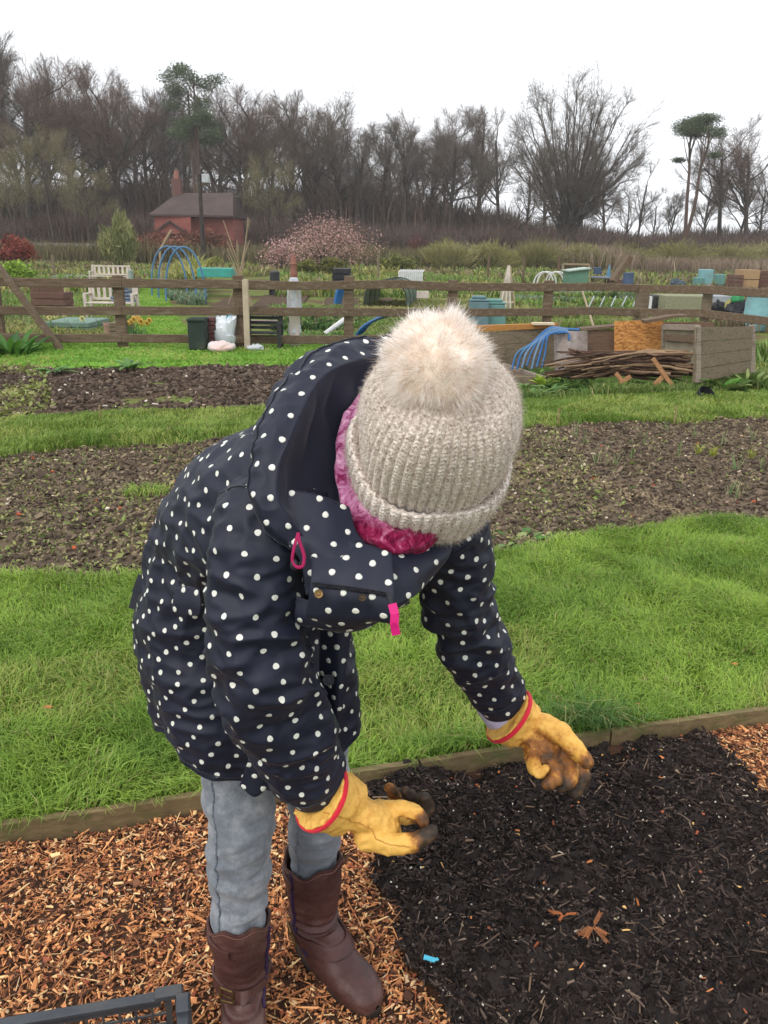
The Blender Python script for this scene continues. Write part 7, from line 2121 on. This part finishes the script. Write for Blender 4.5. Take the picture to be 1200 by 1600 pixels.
m_bark = mat('bark', S(80, 72, 64), S(60, 54, 50), 1.5, .95, .5); m_bark2 = mat('pine bark', S(104, 84, 72), S(82, 68, 60), 1.5, .95, .5)
twc = {'olive': mat('twigs olive', S(134, 126, 92), S(112, 106, 78), .4, .95, 0), 'grey': mat('twigs grey', S(108, 99, 90), S(88, 81, 74), .4, .95, 0), 'brown': mat('twigs brown', S(108, 93, 80), S(88, 76, 66), .4, .95, 0), 'pine': mat('pine needles', S(96, 108, 76), S(72, 86, 60), .8, .9, 0), 'red': mat('twigs reddish', S(114, 94, 84), S(96, 78, 70), .4, .95, 0)}


def proto(seed, kind, tw, H=20, r0=.38):
    tr, cr_, TW = grow(seed, H, kind, r0)
    e = empty('pine_tree' if kind == 'pine' else 'bare_tree')
    t = tr.build('trunk', m_bark2 if kind == 'pine' else m_bark, e)
    Q = (np.array([[0, 1, 2, 3]]) + (np.arange(len(TW) // 4) * 4)[:, None])
    c = MB(); c.v = list(cr_.v); c.q = list(cr_.q); c.t = list(cr_.t); c.n = cr_.n
    c.add(TW, Q); V = np.concatenate(c.v); me = np_mesh('crown', V, np.concatenate(c.t) if c.t else None, np.concatenate(c.q))
    link('crown', me, twc[tw], e)
    z = np.concatenate([V[:, 2]]); e['h'] = float(np.percentile(z, 99.8)); return e


PR = {'A': proto(1, 'wood', 'grey'), 'B': proto(2, 'wood', 'brown'), 'C': proto(3, 'narrow', 'grey'), 'D': proto(4, 'wood', 'red'), 'E': proto(5, 'narrow', 'brown'), 'O': proto(9, 'wood', 'olive', 20, .22), 'F': proto(6, 'fan', 'grey', 20, .5), 'S': proto(7, 'scrag', 'grey', 20, .3), 'P': proto(8, 'pine', 'pine', 20, .33), 'Q': proto(10, 'pine', 'pine', 20, .3)}
used = set()
TL = [(x_, 60 + 10 * (x_ % 7), 100 + (x_ % 11), 'ABCDE'[abs(x_ // 45) % 5], '') for x_ in range(-470, -120, 48)] + [(x_, 195 + 6 * (x_ % 7), 100 + (x_ % 9), 'ABCDE'[(x_ // 45) % 5], '') for x_ in range(1390, 1700, 48)] + [(-110, 40, 104, 'A', 'beyond the left edge'), (-60, 30, 106, 'B', ''), (-20, 45, 104, 'A', ''), (12, 52, 106, 'C', ''), (50, 84, 100, 'D', ''), (92, 98, 108, 'B', ''), (128, 97, 102, 'A', ''), (162, 104, 110, 'E', ''), (200, 108, 103, 'D', ''), (236, 114, 108, 'A', ''), (272, 118, 112, 'C', ''),
      (345, 122, 112, 'B', ''), (378, 128, 106, 'A', ''), (415, 138, 110, 'D', ''), (452, 134, 103, 'E', ''), (487, 140, 108, 'B', ''), (522, 160, 106, 'A', ''), (556, 190, 104, 'C', ''), (592, 178, 109, 'B', ''), (628, 174, 104, 'C', ''), (662, 168, 110, 'D', ''), (700, 162, 104, 'A', ''), (738, 160, 108, 'E', ''), (778, 158, 101, 'S', ''),
      (990, 248, 104, 'S', ''), (1120, 182, 104, 'A', ''), (1162, 192, 101, 'D', ''), (1196, 206, 107, 'B', ''), (1240, 200, 103, 'A', ''), (1290, 190, 106, 'E', ''), (1340, 190, 103, 'A', '')]
desc = {'A': 'grey bare tree', 'B': 'brown tinted bare tree', 'C': 'narrow grey bare tree', 'D': 'reddish tinted bare tree', 'E': 'narrow brownish bare tree', 'S': 'scraggy open bare tree'}
where = lambda x: ('beyond the left edge of the picture' if x < 0 else 'at the left edge of the wood' if x < 60 else 'above the olive tree at left' if x < 150 else 'left of the red house' if x < 230 else 'behind the red house chimney' if x < 290 else 'right of the tall pine behind the house' if x < 390 else 'behind the willow by the house' if x < 440 else 'above the pink blossom tree' if x < 540 else 'at the dip in the tree line' if x < 600 else 'over the maroon shrub' if x < 680 else 'left of the great spreading tree' if x < 790 else 'in the gap between spreading tree and pine' if x < 1010 else 'right of the lone pine' if x < 1150 else 'near the right edge of the wood' if x < 1201 else 'beyond the right edge of the picture')
def plant(kd, px, top, Y, label, group='bare trees of the wood', name=None, wide=1.0):
    src = PR[kd]
    o = src if kd not in used else copy_tree(src); used.add(kd)
    p = atx(px, Y); zt = zat(px, top, Y); s = zt / src['h'] if 'h' in src else 1
    o.location = tuple(p); o.rotation_euler = (0, 0, rng.uniform(0, 6.28)); o.scale = (s * wide, s * wide, s)
    tag(o, label, 'tree', group); return o
for q_, (px_, tp_, Y_) in enumerate([(28, 215, 88), (88, 188, 87), (140, 250, 86), (418, 238, 88)]):
    plant('O', px_, tp_, Y_, ['olive tinted bare tree at the left edge before the wood', 'tallest olive tinted bare tree in front of the wood at left', 'lower olive tinted bare tree between the tall one and the house', 'olive willow like tree standing right of the red house'][q_], 'olive tinted trees before the wood')
for (px, top, Y, kd, _) in TL:
    plant(kd, px, top, Y, desc[kd] + ' in front row ' + where(px))
plant('F', 884, 110, 96, 'great spreading multi stemmed bare tree, widest in the wood', None, wide=1.0)
plant('P', 1066, 178, 98, 'lone pine with a dark green cloud top near the right edge', None, wide=.9)
plant('Q', 312, 106, 98, 'tall pine with a green top behind the red house', None, wide=.70)
for i, px in enumerate(range(-90, 790, 44)):
    top = float(np.interp(px, [-100, 0, 60, 150, 300, 420, 520, 560, 640, 760, 800], [60, 80, 115, 130, 150, 165, 180, 215, 205, 195, 200])) + rng.uniform(-6, 14)
    kd = 'ABCDE'[i % 5]; plant(kd, px + rng.uniform(-8, 8), top, rng.uniform(118, 130), desc[kd] + ' in back row ' + where(px), 'back row of bare trees')
for i, px in enumerate([820, 850, 905, 945, 975, 1015, 1040, 1095, 1145, 1180, 1225, 1275]):
    kd = 'SCEAS'[i % 5]; plant(kd, px, [240, 220, 215, 250, 285, 300, 290, 270, 250, 250, 240, 230][i] + rng.uniform(-8, 8), rng.uniform(108, 124), 'low bare tree ' + where(px), 'low bare trees at the right of the wood')

# undergrowth of the wood: nobody could count these stems
def thicket(name, label, x0, x1, Ya, Yb, n, hmin, hmax, w, pal, hscale=None):
    px = rng.uniform(x0, x1, n); Y = rng.uniform(Ya, Yb, n); X = (px - 600) / F_PX * (Y * .951 + .5)
    h = hmin + (hmax - hmin) * np.clip(.55 * vnoise(X, Y, .18, 3) + .3 * vnoise(X, Y, .6, 4) + .35 * rng.random(n), 0, 1)
    if hscale is not None: h *= np.interp(px, *hscale)
    return blades(name, X, Y, np.full(n, -.1), h, np.full(n, w) * rng.uniform(.5, 1.5, n), rng.uniform(.05, .55, n), rng.uniform(0, 6.28, n), pick(pal, n, var=.25), m_farleaf, label)


br_ = [S(104, 90, 82), S(88, 78, 74), S(118, 100, 90), S(98, 84, 70)]
thicket('woodland_undergrowth', 'dense grey brown undergrowth filling the foot of the wood', -560, 800, 104, 128, 34000, 5, 13, .16, br_, ([-260, 560, 640, 800], [1.0, 1.0, .85, .7]))
thicket('woodland_undergrowth', 'lower brown thicket along the front of the wood', -560, 1760, 88, 104, 33000, 2.0, 6.0, .11, [S(104, 84, 78), S(112, 90, 84), S(94, 80, 72), S(86, 78, 66)], ([-260, 780, 900, 1460], [1, 1, .85, .8]))
thicket('woodland_undergrowth', 'grey undergrowth behind the trees at right', 800, 1760, 112, 132, 16000, 3, 8, .16, br_, ([800, 900, 1000, 1060, 1460], [1, .9, .6, .8, 1]))
thicket('reeds', 'pale dry reeds along the far field edge', 780, 1700, 70, 86, 15000, 1.4, 3.2, .07, [S(158, 140, 118), S(140, 124, 106), S(132, 112, 98)], ([780, 830, 960, 1000, 1300], [.6, 1, 1, .6, .6]))
thicket('far_scrub', 'olive scrub below the wood at left and centre', -560, 760, 66, 86, 20000, .8, 2.6, .09, [S(108, 102, 72), S(96, 88, 66), S(120, 112, 80)])
